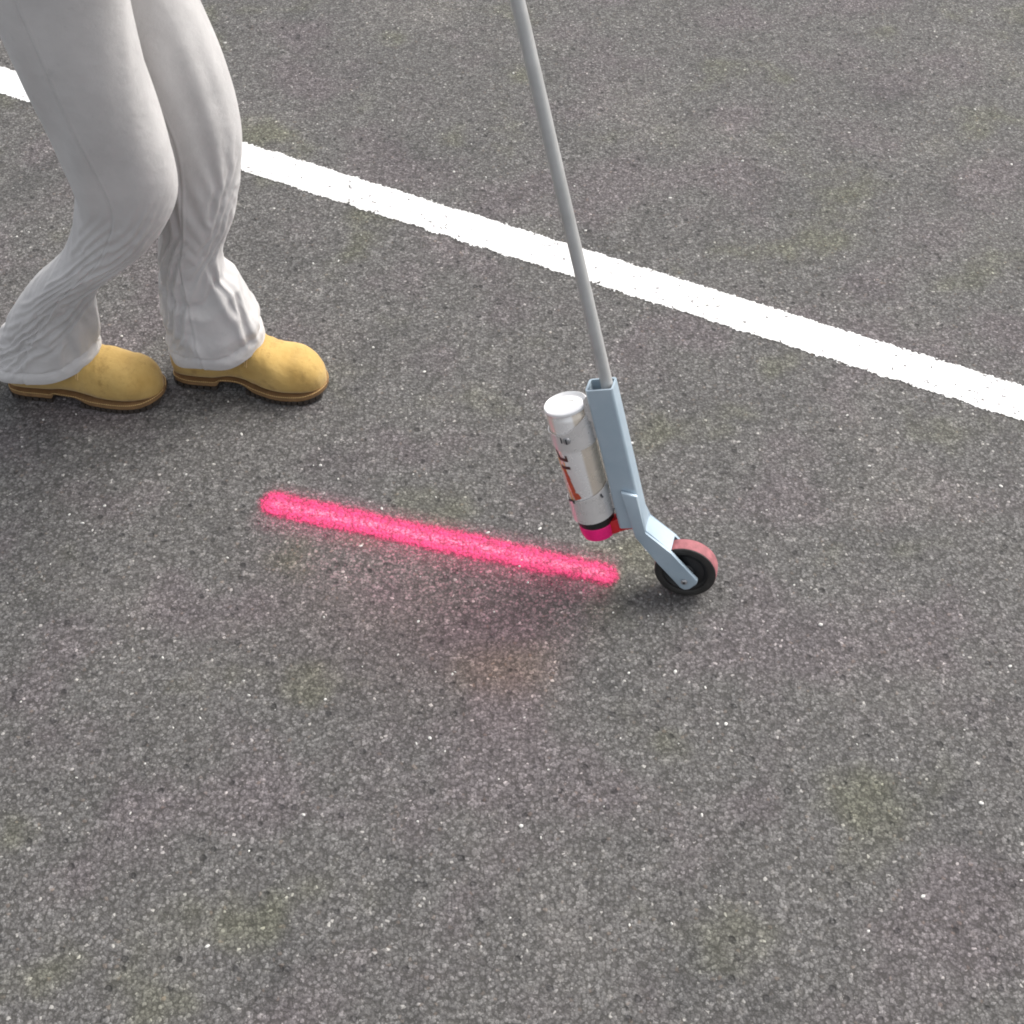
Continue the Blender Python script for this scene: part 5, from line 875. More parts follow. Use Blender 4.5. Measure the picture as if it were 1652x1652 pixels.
   0,0,-1,0,-1,0,-1,-1,0,0,0,0,0,0,0,0,0,0,0,0,0,0,0,0,0,0,0,0,0,0,0,0,0,0,0,0,0,-1,0,0,0,0,-1,0,1,0,0,0,0,0,0,0,0,0,0,0,0,0,0,0,0,0,-1,-1,0,0,0,0,0,0,0,0,
   0,-1,0,0,1,0,-1,0,0,0,0,0,0,0,0,0,-1,0,0,-1,0,0,-1,0,0,0,0,0,0,0,0,0,0,0,0,0,-1,0,0,-1,0,-1,0,0,-1,0,0,1,0,0,-2,0,0,0,0,0,0,0,0,0,0,0,0,-1,0,1,0,-1,1,0,0,0,
   0,0,-2,-1,0,1,0,0,0,0,0,0,0,0,0,0,0,0,0,0,0,0,0,0,0,0,0,0,0,0,0,0,0,-1,0,0,0,0,0,0,0,1,0,-1,0,0,-1,0,0,0,0,0,0,0,0,0,0,0,0,0,0,0,-1,0,0,-1,0,-2,-1,0,0,0,
   0,1,0,-2,0,-1,0,-2,0,0,0,0,0,0,0,0,0,0,0,0,0,0,0,0,0,0,0,0,0,0,0,0,0,0,-1,0,1,0,0,0,0,0,0,0,1,0,0,-1,0,0,0,-1,0,0,0,0,0,0,0,0,0,0,0,0,0,1,0,0,0,0,0,0,
   0,0,0,0,0,1,1,-1,0,1,1,0,0,0,0,0,0,0,-1,0,0,-1,0,0,0,0,0,0,0,0,0,0,0,0,0,0,0,0,0,0,0,0,0,0,0,0,0,-1,0,0,0,0,0,0,0,0,0,0,0,0,0,1,0,0,0,0,1,0,0,1,1,0,
   0,0,1,0,-1,0,0,0,-1,0,0,0,0,0,0,-1,0,0,0,0,0,0,0,0,0,-1,-1,-1,0,0,0,0,0,0,0,-1,0,0,0,0,0,0,0,0,0,0,0,0,0,1,0,0,0,0,0,0,0,0,0,0,0,0,0,0,-1,0,0,0,-1,0,0,0,
   1,1,0,1,-1,1,0,1,-2,0,-1,0,0,0,0,0,0,0,0,0,-1,0,0,0,0,0,0,0,0,0,0,-1,0,0,0,0,-2,0,0,0,0,0,0,0,0,1,0,0,0,0,1,0,0,0,0,0,0,0,1,1,0,0,1,0,0,1,0,1,0,0,0,1,
   0,0,1,0,1,0,0,1,1,0,0,0,0,0,0,0,0,-1,0,0,0,0,0,0,0,0,0,0,0,0,0,0,-1,0,0,0,0,-1,-1,0,0,0,1,0,0,0,0,0,1,0,0,0,-1,0,0,0,0,0,0,0,0,0,0,1,0,0,1,0,0,0,1,0,
   0,0,0,1,0,-2,1,-1,0,-2,0,-1,0,0,-1,0,0,0,0,0,0,0,0,0,-1,0,0,0,0,-1,0,0,-1,0,0,0,0,0,0,-1,-1,0,0,0,0,0,0,1,0,0,0,0,0,-1,0,0,0,0,0,0,0,0,1,0,0,0,0,1,1,0,0,1,
   0,0,0,0,1,0,0,0,1,1,0,0,-1,0,0,0,0,0,0,-1,0,0,0,0,0,0,0,0,0,0,-1,0,1,-1,0,0,0,0,0,0,0,-1,0,0,0,0,1,0,0,0,0,0,0,0,-1,0,0,0,-1,0,0,-1,0,0,1,0,0,0,0,0,0,0,
   0,0,0,0,-1,1,-2,0,-2,0,0,-1,0,-1,0,0,-1,0,0,0,0,0,0,0,0,0,0,0,0,0,0,0,0,0,-1,0,0,0,0,0,0,0,0,1,0,0,0,0,-1,0,0,0,0,0,0,-1,0,0,0,-1,0,0,-1,1,0,0,0,0,0,0,0,0,
   0,0,0,-1,0,0,1,0,-1,-1,0,0,-1,0,0,-1,0,0,0,0,0,0,0,-1,0,0,0,0,0,0,0,0,0,1,0,-1,1,0,0,0,1,0,0,0,1,-1,0,0,-1,0,0,-1,0,0,0,0,-1,0,0,1,-1,0,0,0,0,0,0,0,0,0,0,0,
   1,0,-1,0,0,-1,0,0,0,-1,0,1,0,-1,0,0,0,0,0,0,0,0,0,1,0,0,0,0,0,0,0,0,0,0,1,0,-1,0,0,0,0,1,0,0,-2,1,-1,0,1,-1,0,1,0,0,0,0,0,-1,0,-1,1,0,0,0,0,1,1,0,0,0,0,0,
   0,0,1,1,1,0,-1,0,1,-1,-2,0,0,0,-1,0,0,0,0,0,0,0,0,0,0,0,0,0,0,0,0,0,0,0,0,1,0,0,0,0,-1,0,-1,0,0,0,0,-1,0,0,0,0,0,0,0,0,0,0,-1,0,-1,0,0,0,0,-1,0,1,0,0,0,0,
   -1,0,0,0,-1,0,0,-1,0,1,-1,-1,0,0,0,0,0,0,-1,0,0,0,0,0,1,0,0,0,0,0,0,0,0,0,0,0,0,0,0,0,0,0,1,-1,0,-2,0,1,-1,-1,0,0,0,0,0,0,0,-1,0,-1,0,-1,0,0,1,0,0,-1,1,0,0,0,
   0,0,-1,-1,1,0,0,0,0,0,0,-2,0,0,-1,0,0,0,0,0,0,0,0,0,0,0,0,0,0,0,0,0,0,0,0,0,0,0,0,0,0,0,0,0,-1,0,0,0,1,1,-1,0,0,0,0,0,-1,0,-1,0,-1,0,-2,0,-1,0,-1,1,0,0,0,-1,
   0,0,0,1,-1,0,0,0,-1,0,1,0,-1,0,1,-1,0,0,0,0,0,0,0,0,0,0,0,0,0,0,0,0,0,0,0,0,1,0,0,0,0,0,0,0,1,0,0,0,0,0,0,0,0,0,0,0,0,0,0,-1,0,-1,1,-1,0,1,0,0,0,1,0,0,
   0,0,1,0,1,0,0,0,0,0,0,1,0,-1,0,1,-1,0,0,0,0,0,0,0,0,0,0,0,0,0,0,0,0,0,0,0,-1,0,0,0,0,-2,0,0,0,0,-1,0,0,0,0,0,0,0,0,-1,0,0,1,0,-1,0,0,0,1,0,1,-1,0,-1,0,1,
   0,0,0,0,0,1,0,0,0,0,1,0,0,0,-1,0,0,-1,1,0,0,0,0,0,0,0,0,0,0,1,0,0,0,0,0,0,0,0,0,0,0,0,-2,0,-1,0,0,-2,0,0,1,-1,1,0,0,0,0,0,-1,0,0,1,0,0,-2,0,0,0,-1,1,1,-1,
   1,0,0,0,0,0,0,0,0,-1,0,1,0,0,0,-1,0,0,-1,0,0,0,0,0,0,1,0,0,0,0,0,0,0,0,0,0,0,0,0,-1,0,0,0,-1,1,0,0,0,0,0,-1,1,-1,0,-1,0,-1,0,0,0,0,0,0,0,0,-2,0,1,0,0,-1,1,
   -1,0,1,0,0,0,1,1,0,0,-1,0,0,0,1,0,0,0,0,0,0,0,0,0,0,0,0,0,0,0,1,0,0,0,0,0,0,0,0,0,0,0,0,0,0,1,1,1,0,0,0,-1,0,-1,0,0,1,0,0,1,1,1,1,1,0,0,1,0,1,-1,1,1,
   1,1,-1,0,0,0,0,0,1,0,0,-1,1,0,-1,1,0,0,0,0,0,0,0,0,0,0,1,0,0,0,0,0,0,0,0,0,1,0,0,0,-1,0,0,0,-2,0,-1,0,-1,0,0,0,0,0,0,0,0,-1,0,-1,0,-2,0,0,1,0,-3,0,0,0,0,-1,
   0,0,1,0,0,0,0,0,0,1,0,0,0,0,0,-1,1,0,0,0,0,0,0,0,0,0,0,0,0,0,0,1,0,0,0,0,0,0,0,0,0,0,0,0,0,0,0,1,0,0,-1,0,0,0,0,0,-1,0,0,-1,-1,0,-2,0,0,1,1,0,1,1,-1,0,
   0,0,0,1,0,0,0,0,0,0,0,0,-1,1,0,0,-1,0,0,0,0,0,0,0,0,0,0,1,0,0,0,0,0,0,0,0,0,0,0,1,1,0,0,0,0,-1,0,-2,0,-2,1,-1,-2,-1,0,-1,0,1,0,1,1,0,0,0,1,1,0,1,0,0,0,0,
   0,0,0,0,0,0,0,0,0,0,0,0,0,-1,1,0,0,0,0,0,0,0,0,0,0,0,0,0,0,0,0,0,1,0,0,0,0,0,0,0,0,1,1,0,1,0,1,0,-1,0,-2,0,0,1,0,0,1,0,0,0,1,1,1,-1,0,0,0,-1,0,0,1,1,
   0,0,0,0,1,0,0,0,0,0,0,0,0,0,0,0,0,0,0,0,0,0,0,0,0,0,0,0,0,0,0,0,0,0,0,0,0,0,0,0,0,0,0,1,0,0,0,1,0,1,1,0,0,0,0,1,0,0,0,0,-2,0,1,0,0,0,1,-1,0,0,-1,0,
   0,0,0,0,0,0,0,0,0,0,0,0,0,0,-1,1,0,0,0,0,0,0,0,0,0,0,0,0,1,0,0,0,0,1,0,0,0,0,0,0,0,0,0,0,0,1,0,0,0,0,0,0,1,0,0,0,0,-1,0,0,0,0,-2,0,-2,0,-1,1,-2,0,0,-2,
   0,0,0,0,0,0,0,0,0,0,0,0,0,1,0,-1,0,0,0,0,0,0,0,0,0,0,0,0,0,0,0,0,0,0,0,0,0,1,0,0,0,0,0,0,1,0,0,0,1,0,0,0,0,0,0,-1,-1,1,0,0,1,-2,1,-1,0,-2,1,0,1,0,0,0,
   -1,0,0,0,0,1,0,1,0,0,0,0,0,-1,1,0,0,0,0,0,0,0,0,0,0,0,0,0,0,1,0,0,0,0,1,0,0,0,1,1,0,0,0,0,0,0,0,0,0,0,0,1,0,0,0,1,1,0,-1,0,-1,0,-2,1,0,0,-2,0,-1,-1,0,0,
   0,-2,0,0,0,0,0,-1,1,0,0,0,0,0,0,0,0,0,0,0,0,1,0,0,0,0,0,0,0,0,0,0,0,0,0,0,0,0,0,0,1,1,0,0,0,0,0,0,0,0,1,0,0,0,-1,0,0,0,1,0,0,0,0,0,0,0,0,-2,0,0,0,1,
   0,1,-2,0,0,0,1,0,0,0,0,0,0,0,-1,1,0,0,0,0,1,0,1,1,0,0,0,0,0,0,0,0,0,0,0,1,0,0,0,0,0,0,1,0,0,0,1,1,0,1,0,0,0,0,1,0,0,0,0,0,0,0,0,0,0,0,0,0,-1,1,-1,-1,
   0,0,1,-2,0,0,0,0,-1,0,0,0,0,0,1,-1,0,0,1,1,0,0,0,0,1,0,0,0,0,0,1,0,0,0,0,0,0,0,0,0,0,0,0,1,1,1,0,0,0,0,0,0,0,0,0,0,0,0,0,0,0,1,0,-2,0,-1,0,0,0,-3,0,0,
   0,0,0,1,-1,0,0,0,0,0,0,0,0,0,0,0,0,0,0,0,0,0,0,0,0,1,0,0,0,0,0,0,0,0,0,0,1,0,0,0,0,0,0,0,0,0,0,0,1,0,0,0,0,0,0,0,0,0,0,-1,1,-2,1,-1,0,0,-2,0,-1,1,-1,0,
   0,-1,0,0,0,-1,-1,0,0,0,0,0,0,0,0,1,1,1,0,0,0,0,0,0,0,0,0,0,0,0,0,1,0,0,0,0,0,0,0,0,0,0,0,0,0,0,0,0,0,0,0,0,0,0,0,0,0,0,0,0,-1,0,-2,0,-2,0,1,-2,0,-1,0,-1,
   0,0,-1,0,0,0,0,0,0,0,0,0,0,0,-1,0,0,0,0,0,0,0,0,0,0,0,1,0,0,0,0,0,0,0,0,0,0,1,1,1,1,1,0,0,0,0,0,0,0,0,0,0,0,0,0,0,0,0,0,1,0,0,0,0,0,0,-1,0,-1,0,0,0,
   -1,0,0,0,0,0,0,0,0,0,0,0,0,0,0,0,0,0,0,0,0,0,0,0,0,0,0,0,0,0,0,0,1,0,0,0,0,0,0,0,0,0,0,0,0,1,1,0,0,0,1,0,0,0,0,0,0,0,0,0,0,1,0,1,0,-1,0,0,0,0,0,0,
   0,0,0,-1,0,0,0,0,0,0,0,0,0,0,0,0,0,0,0,0,0,0,0,0,0,0,0,1,0,0,0,0,0,0,0,0,0,0,0,0,0,0,1,1,1,0,0,1,0,1,0,0,0,0,0,0,0,0,0,0,-1,0,1,0,0,0,1,0,0,-1,0,0,
   0,0,0,0,0,0,0,0,0,0,0,0,0,0,0,0,0,0,0,0,0,0,0,0,0,0,0,0,0,0,0,0,0,1,0,0,0,0,0,0,0,0,0,0,0,0,0,0,1,0,0,1,0,0,0,0,0,0,0,0,1,0,0,0,0,0,-1,0,0,1,0,0,
   0,0,0,0,0,0,0,0,0,0,0,0,0,0,0,0,0,0,0,0,0,0,0,0,0,0,0,0,1,0,0,0,0,0,1,0,0,0,0,0,0,0,0,0,0,0,0,0,0,0,0,0,1,0,0,0,0,0,0,0,0,0,0,0,0,0,0,0,0,0,0,0,
   0,0,0,0,0,0,0,0,0,0,0,0,0,0,0,0,0,0,0,0,0,0,0,0,0,0,0,0,0,1,0,0,0,0,0,0,0,0,0,0,0,0,0,0,0,0,0,0,0,0,0,0,0,1,1,0,0,0,0,0,0,0,0,0,0,0,0,1,0,0,0,0,
   0,0,1,1,0,0,0,0,0,0,0,0,0,0,0,0,0,0,0,0,0,0,0,0,0,0,0,0,0,0,0,0,0,0,0,1,0,0,0,0,0,0,0,0,0,0,0,0,0,0,0,0,0,0,0,0,0,0,0,0,0,0,0,0,0,0,0,0,1,0,0,0,
   0,0,0,0,0,0,0,0,0,0,0,0,0,0,0,0,0,0,0,0,0,0,0,0,0,0,0,0,0,0,1,0,0,0,0,0,1,1,0,0,1,1,1,0,1,1,1,0,0,1,0,0,0,0,0,1,1,0,0,0,0,0,0,0,0,0,0,-1,0,0,0,0,
   0,0,0,0,0,0,0,0,0,0,0,0,0,0,1,0,0,0,0,0,0,0,0,0,0,0,0,0,0,0,0,0,0,0,0,0,0,0,1,1,0,0,0,1,0,0,0,1,1,0,1,0,0,0,0,0,0,0,0,0,0,0,0,0,0,0,0,0,0,0,0,0,
   0,0,0,0,0,0,0,0,0,0,0,0,0,0,0,0,0,0,0,0,0,0,0,0,0,0,0,0,0,0,0,1,0,0,0,0,0,0,0,0,0,0,0,0,0,0,0,0,0,0,0,0,0,0,0,0,0,0,0,0,0,0,0,0,0,0,0,0,0,0,0,0,
   0,0,-1,0,0,0,0,0,0,0,0,0,0,1,0,0,0,0,0,0,0,0,0,0,0,0,0,0,0,0,0,0,0,0,0,0,0,0,0,0,0,0,0,0,0,0,0,0,0,0,0,1,0,0,0,0,0,0,0,0,0,0,0,0,0,0,0,0,0,0,0,0,
   0,0,1,0,0,0,0,0,0,0,0,0,1,0,0,0,0,0,0,0,0,0,0,0,1,1,1,0,0,0,0,0,1,0,0,0,0,0,0,0,0,0,0,0,1,1,1,1,0,0,0,0,1,1,1,0,0,0,0,0,0,1,1,0,0,0,0,0,0,0,0,0,
   0,1,0,0,0,0,0,0,0,0,1,1,0,0,0,0,0,0,0,0,0,0,0,1,0,0,0,1,1,0,0,0,0,0,0,1,1,1,1,1,1,1,1,1,0,0,0,0,1,1,1,1,1,0,0,1,1,1,0,0,0,0,0,1,0,0,0,0,0,1,0,0,
   0,0,0,0,0,1,1,1,1,1,0,0,-1,0,0,0,0,0,0,0,1,1,1,0,1,1,1,0,0,2,2,1,0,1,1,0,0,1,1,1,2,2,1,1,1,1,1,1,1,1,1,1,0,1,1,1,0,1,1,1,1,0,0,1,1,0,0,0,0,0,1,1,
   1,0,0,0,1,0,0,0,0,0,0,0,1,0,0,0,0,0,1,1,0,0,1,2,1,0,0,2,3,2,0,0,1,1,1,1,1,1,1,2,1,1,3,2,2,2,2,2,2,1,1,1,2,1,1,1,1,1,2,1,1,1,1,1,1,2,1,1,1,1,1,0,
   0,1,1,1,0,0,1,1,0,0,0,0,0,0,0,0,0,1,0,0,1,1,1,-1,-1,1,3,2,0,-1,0,1,1,1,0,0,1,1,2,2,2,2,1,3,3,2,1,1,1,2,1,1,1,1,1,1,1,1,1,1,1,1,1,0,1,1,2,1,0,0,1,1,
   1,0,0,0,0,1,0,0,0,0,0,0,0,0,0,1,1,0,0,1,1,0,-1,1,2,2,0,-1,-1,-1,1,1,1,0,1,2,2,2,2,2,2,2,2,1,2,3,3,2,2,1,2,1,1,2,1,1,2,1,1,1,1,1,1,1,1,1,1,1,1,0,0,1,
   1,1,1,1,1,0,0,0,1,0,0,0,1,1,1,0,0,0,1,0,-1,0,1,1,1,-1,-2,-1,0,2,2,1,0,1,1,1,1,1,1,2,2,3,3,2,1,1,3,3,2,1,1,1,-1,0,1,1,1,1,1,1,1,1,0,0,0,0,0,1,1,1,0,0,
   0,0,0,0,0,0,1,1,0,1,1,1,0,0,0,0,1,1,0,0,0,1,1,-1,-2,-1,0,1,2,1,-1,0,1,1,2,1,1,2,2,0,1,1,1,3,3,2,0,2,1,-4,1,-1,1,-2,-6,-7,-4,-1,0,1,1,0,1,1,1,1,0,0,0,0,0,0,
   1,1,1,1,1,1,0,0,1,1,1,1,1,1,1,1,0,0,0,0,1,0,-2,-1,-1,0,0,0,-2,-2,-1,0,0,1,0,2,2,1,-3,-1,-2,-2,-4,-4,-3,-1,1,0,-4,8,6,6,-1,-2,3,5,4,3,-1,0,0,1,1,0,0,0,1,1,1,1,1,1,
   0,0,0,0,0,0,0,0,0,0,0,0,0,0,0,0,0,0,0,0,-1,-1,0,0,0,-1,-1,-2,-1,-1,-1,-2,-2,-3,-3,-5,-6,-7,-4,-6,-6,-7,-5,-6,-7,-8,-9,-9,-3,-8,-11,-8,-1,2,1,0,-2,-3,0,-1,-1,-1,-1,0,0,0,0,0,0,0,0,0,
  ],
 ],
 [
  [
   0,0,0,0,0,0,0,0,0,0,0,0,0,0,0,0,0,0,0,0,0,0,0,0,0,0,0,0,0,0,0,0,0,0,0,0,0,0,0,0,0,0,0,0,0,0,0,0,0,0,0,0,0,0,0,0,0,0,0,0,0,0,0,0,0,0,0,0,0,0,0,0,
   0,0,0,0,0,0,0,0,0,0,0,0,0,0,0,0,0,0,0,0,0,0,0,0,0,0,0,0,0,0,0,0,0,0,0,0,0,0,0,0,0,0,0,0,0,0,0,0,0,0,0,0,0,0,0,0,0,0,0,0,0,0,0,0,0,0,0,0,0,0,0,0,
   0,-1,-1,-1,-1,-1,-1,-1,-1,-1,0,0,0,0,0,0,0,0,0,0,0,0,0,0,1,0,0,0,0,0,1,1,1,1,1,2,2,1,1,1,2,1,1,1,1,1,0,0,1,1,0,0,0,0,0,0,0,0,0,0,0,0,0,-1,0,0,0,0,0,1,0,0,
   -4,-4,-2,-3,-3,-4,-2,-2,-1,-1,-2,-1,0,0,0,0,0,0,0,0,1,1,1,1,1,2,2,2,2,2,0,1,3,3,2,2,5,5,3,2,4,5,3,1,2,4,4,2,0,0,2,1,1,1,1,1,1,1,1,1,-1,-2,-1,2,1,0,0,-3,-4,-4,1,0,
   -4,2,3,4,0,-3,-3,-2,-3,-3,-2,-2,-1,-1,-1,-1,-1,-1,0,0,0,1,1,1,-1,2,4,3,3,1,5,3,0,6,7,4,3,9,8,5,2,6,9,6,3,3,5,7,3,1,-1,1,1,1,1,1,1,0,0,1,1,0,-1,-1,-5,-5,-5,1,-1,-4,-6,0,
   0,4,1,0,1,-2,-4,-4,-3,-3,-4,-3,-2,0,0,0,0,0,-1,-1,-2,-2,1,1,2,-2,-2,3,1,1,-2,1,3,6,4,10,10,8,12,8,5,3,7,12,6,2,1,4,9,3,1,1,1,1,1,1,1,2,1,1,-2,0,-3,-5,2,-2,-1,-2,-5,-1,-1,-1,
   1,2,3,-1,-2,-1,-3,-4,-3,-4,-5,-4,-3,-2,-1,-1,-1,-1,-1,-1,-1,-2,-1,1,0,1,0,-3,0,5,1,9,10,-3,8,6,3,-4,5,14,9,5,2,8,13,7,3,2,4,10,1,1,1,1,1,0,1,1,1,1,0,1,-1,-1,0,1,-3,-2,1,0,2,4,
   2,0,-1,0,-1,-2,-2,-4,-3,-1,-2,-4,-3,-2,-1,-1,-1,-1,-1,-1,0,0,-3,-2,-1,3,2,7,8,4,5,-7,5,9,-6,-6,-4,2,-6,3,15,7,5,5,9,13,5,1,1,5,10,0,1,0,0,1,0,0,1,1,0,-1,0,1,0,1,0,0,-2,-2,0,1,
   3,3,0,0,-1,1,1,-1,-3,-1,-1,-3,-4,-2,-1,-1,0,0,0,0,-1,0,-1,-2,-2,-5,2,-3,0,2,5,2,-13,2,8,-1,6,9,1,-6,-1,11,3,-3,1,5,11,1,-1,-2,6,1,0,0,0,0,0,0,1,0,0,-1,1,1,1,1,0,-1,1,1,1,1,
   3,1,1,0,0,1,1,1,-2,-1,0,-1,-3,-3,-1,0,-1,-1,-1,-1,-1,-1,0,-3,-2,-1,-7,-5,-6,-1,-2,5,0,-14,-2,8,-8,1,8,-1,-3,2,11,1,-6,-2,3,10,-1,-1,-3,6,0,2,1,0,0,0,0,0,0,0,0,1,1,0,0,-2,0,1,2,0,
   3,1,0,0,0,0,0,1,0,-2,0,0,-3,-4,-3,-1,-1,-1,-1,-1,0,-1,0,1,-1,-3,-1,-4,-5,-6,-2,-7,6,4,-12,-10,-1,-7,3,3,-1,-2,3,10,0,-7,-6,2,7,0,-1,4,1,0,-1,0,0,1,0,-1,-1,-1,1,1,0,-1,0,-1,0,1,2,1,
   2,-1,-1,-1,0,1,1,1,1,-2,-1,0,-1,-4,-3,-2,-1,-1,0,0,0,0,-2,-1,0,0,-3,-2,-4,-7,-9,-5,-3,-5,1,-2,0,-3,-2,8,0,-4,-4,2,10,1,-1,-6,2,-2,1,0,6,0,2,0,0,-1,0,0,-1,-1,0,0,-1,0,0,0,1,2,1,0,
   0,-1,-1,0,0,-1,0,1,0,0,-1,0,0,-2,-6,-2,-2,-1,-1,-1,-1,-1,1,2,3,2,2,-1,1,0,-2,-2,-9,5,7,8,7,2,-6,0,8,-2,-10,-8,-3,9,8,-2,-7,-1,-1,0,2,0,0,2,0,0,-1,0,0,-1,0,0,-1,-1,-1,-1,0,2,1,0,
   0,-2,-2,-1,-1,0,0,0,1,0,-1,0,0,0,-3,-5,-1,-2,-1,-1,-2,0,1,0,0,2,1,2,-3,-1,-1,1,-2,-5,-9,-2,3,8,-3,-8,-5,9,0,-9,-8,-6,-1,9,9,1,-2,-2,-4,4,2,0,2,-2,-2,-1,3,1,0,0,-1,-1,-1,0,1,1,1,0,
   -2,-3,-2,0,0,-2,-1,1,1,0,-1,-1,0,0,-1,-6,-4,-1,-3,-1,-1,-1,-5,-1,0,-1,1,1,1,-4,-1,0,1,-8,-4,-10,-12,-10,8,7,-4,-8,9,3,-5,-6,-8,-5,-1,8,7,-2,1,-1,0,1,-1,1,-1,-2,-4,0,0,-1,-2,-2,-1,0,1,1,0,0,
   -2,-2,-2,-2,-1,-1,-2,0,1,1,0,-1,0,-1,0,-1,-7,-3,-2,-2,-2,-3,-1,-5,-2,0,-1,0,-1,0,-1,-4,-3,0,1,4,2,-1,-3,2,8,1,2,8,3,-3,-2,-2,-5,-3,-2,5,1,-1,-4,-4,-4,-4,-2,-1,-1,-1,-1,-2,-2,-2,-1,1,2,1,-1,-2,
   -3,-4,-3,-2,-1,-1,-2,-2,0,0,0,-1,0,0,0,0,-1,-7,-2,-3,-1,-2,-3,-4,-4,-3,-2,-3,-1,1,5,5,4,1,3,1,-5,1,-1,-9,-5,5,-10,0,8,2,-2,0,-2,-6,-8,-6,-5,-1,2,-1,1,-2,-3,-3,0,0,-3,-2,-2,-2,0,1,0,-1,0,-1,
   -4,-3,-3,-3,-1,-2,-3,-3,0,1,0,0,-1,0,0,-1,-1,-2,-7,-2,-4,-1,-2,-1,-7,-5,-6,-4,4,4,-1,-5,3,4,-5,-8,5,-6,-11,-4,-1,-1,-4,-10,-2,7,-1,-6,-2,5,0,-2,1,-2,0,-1,-1,4,-3,-6,-2,-1,-1,-1,-3,-2,0,0,0,0,-1,-3,
   -4,-4,-4,-4,-2,0,-2,-4,-1,0,0,0,-1,-1,-1,0,0,0,-1,-6,-2,-4,-1,-2,-2,-6,-5,2,-5,-6,-6,-3,-6,0,2,-2,-1,4,-1,-7,-9,-6,5,-3,-4,0,4,-3,-1,-4,6,5,-2,1,-4,0,-2,-1,5,0,0,-2,-2,-2,-4,-1,1,0,-1,-1,-2,-4,
   -4,-4,-4,-5,-4,0,-1,-3,-2,0,0,0,0,0,0,0,0,0,0,-1,-5,-3,-1,-1,-1,0,-1,-8,-2,-1,-1,-3,-3,-9,-9,1,-8,-8,0,-4,-6,-8,-2,-3,-5,-4,3,5,-1,-2,-3,-5,1,-3,0,-2,0,-4,0,0,-1,-1,2,-7,-2,0,0,-2,-1,0,-4,-5,
   -3,-5,-4,-4,-6,-2,0,-3,-7,-1,0,-1,0,-1,-1,-1,0,0,0,0,0,-3,-6,-1,-1,-1,-1,-1,-7,-6,-5,1,-7,-6,-4,-8,-6,-6,-9,1,1,-6,-6,3,-5,-7,-7,1,4,-5,-5,0,1,-2,-1,-2,-2,2,-4,3,-4,-3,-4,4,-1,0,-2,-1,0,-4,-5,-6,
   -4,-5,-4,-4,-5,-7,0,0,-4,-2,0,0,-1,0,0,0,-1,-1,0,0,0,0,-1,-7,-1,-4,-1,-3,0,-3,-2,-3,0,-3,-3,-2,0,0,-4,-8,-4,0,-9,-4,2,-7,-7,-6,-7,5,-2,-3,-6,1,-2,1,-3,-5,-1,-2,4,-5,-4,-3,1,0,-3,0,-2,-4,-5,-5,
   -7,-4,-3,-4,-4,-4,-1,1,-2,-5,0,0,0,-1,-1,-1,0,0,-1,0,0,-1,-1,0,-6,0,-5,0,-4,-1,-3,-4,-3,-2,-2,-2,-5,-7,1,-5,-10,-5,0,-6,-3,4,-2,-5,-1,-4,1,1,-2,-2,0,-1,3,-2,-2,-2,0,0,-1,-2,2,-5,0,-1,-3,-4,-8,-1,
   -5,-2,-5,-4,-3,-4,-4,1,0,-6,-1,0,-1,0,0,0,-1,0,0,-1,-1,0,0,-1,1,-5,0,-5,-1,-4,-2,-4,-4,-2,-2,-4,-5,-5,-4,1,-5,-9,-4,-5,-4,-1,-2,-1,-1,-2,0,-7,1,-2,-3,-1,-2,5,-3,-3,-6,5,-5,-4,-4,1,0,-4,-2,-9,0,-6,
   -2,-4,-3,-2,-1,-2,-4,0,1,-2,-3,0,1,-1,0,0,0,0,0,0,0,0,-1,0,-1,0,-4,-2,-4,-2,-3,-2,-2,-3,-3,-4,-4,-2,-8,-4,2,-4,-6,-4,-6,-5,2,-2,-3,-3,-2,2,-2,-2,0,0,-2,-3,5,-4,-1,-3,6,-4,-3,0,-3,0,-10,0,-5,-6,
   -3,-2,-2,-1,-1,0,-2,-2,1,1,-7,0,0,0,-1,0,0,-1,0,0,0,-1,0,0,0,0,1,0,-1,-1,-2,-2,-3,-2,-2,-3,-2,-3,-3,-8,-4,1,-5,0,-4,-5,-3,2,-5,-1,-4,0,-3,0,-2,-2,1,-3,-3,0,-1,-2,1,0,-2,-2,1,-6,1,-4,-6,-1,
   -2,-1,0,0,0,0,-1,-1,2,1,-1,-1,0,1,0,0,0,0,0,0,-1,0,0,0,0,0,0,0,0,-1,-1,-1,-1,-1,-2,-1,-2,-2,0,-3,-7,-2,2,-6,-1,-3,-3,-4,2,-3,-1,-2,1,0,0,-1,-4,0,-3,4,-3,-2,-4,7,-2,-3,-2,2,-5,-5,-1,-3,
   1,1,2,1,1,0,0,-2,1,1,-1,-4,1,0,0,0,0,0,-1,0,0,0,0,0,0,0,0,0,0,0,1,0,0,0,0,-1,-1,-3,-3,3,2,-7,-2,3,-4,-2,-3,-4,-4,0,0,-5,-3,-3,-2,-2,0,-3,0,-1,5,-3,-1,-1,5,-3,-2,-1,-3,-2,-3,-1,
   2,2,1,1,1,1,0,-3,-1,2,1,-3,-1,1,0,0,0,0,0,-1,0,0,0,0,0,0,0,0,1,1,0,0,1,0,1,1,1,3,-1,-4,1,4,-6,-1,5,-3,-1,2,-2,-2,-4,3,-3,-2,-1,-4,-5,-3,-3,-2,-1,-1,-1,-1,2,-2,-8,-3,2,-3,0,1,
   2,1,1,1,0,0,0,-1,-3,1,1,0,0,0,0,-1,0,0,0,0,0,0,-1,-1,0,0,1,1,0,1,1,2,1,2,1,2,1,1,5,0,-5,1,4,-6,-3,5,-3,-4,1,-3,0,-3,3,-1,-3,1,0,0,-3,-3,-5,0,-1,0,0,-1,-3,-5,-6,4,3,3,
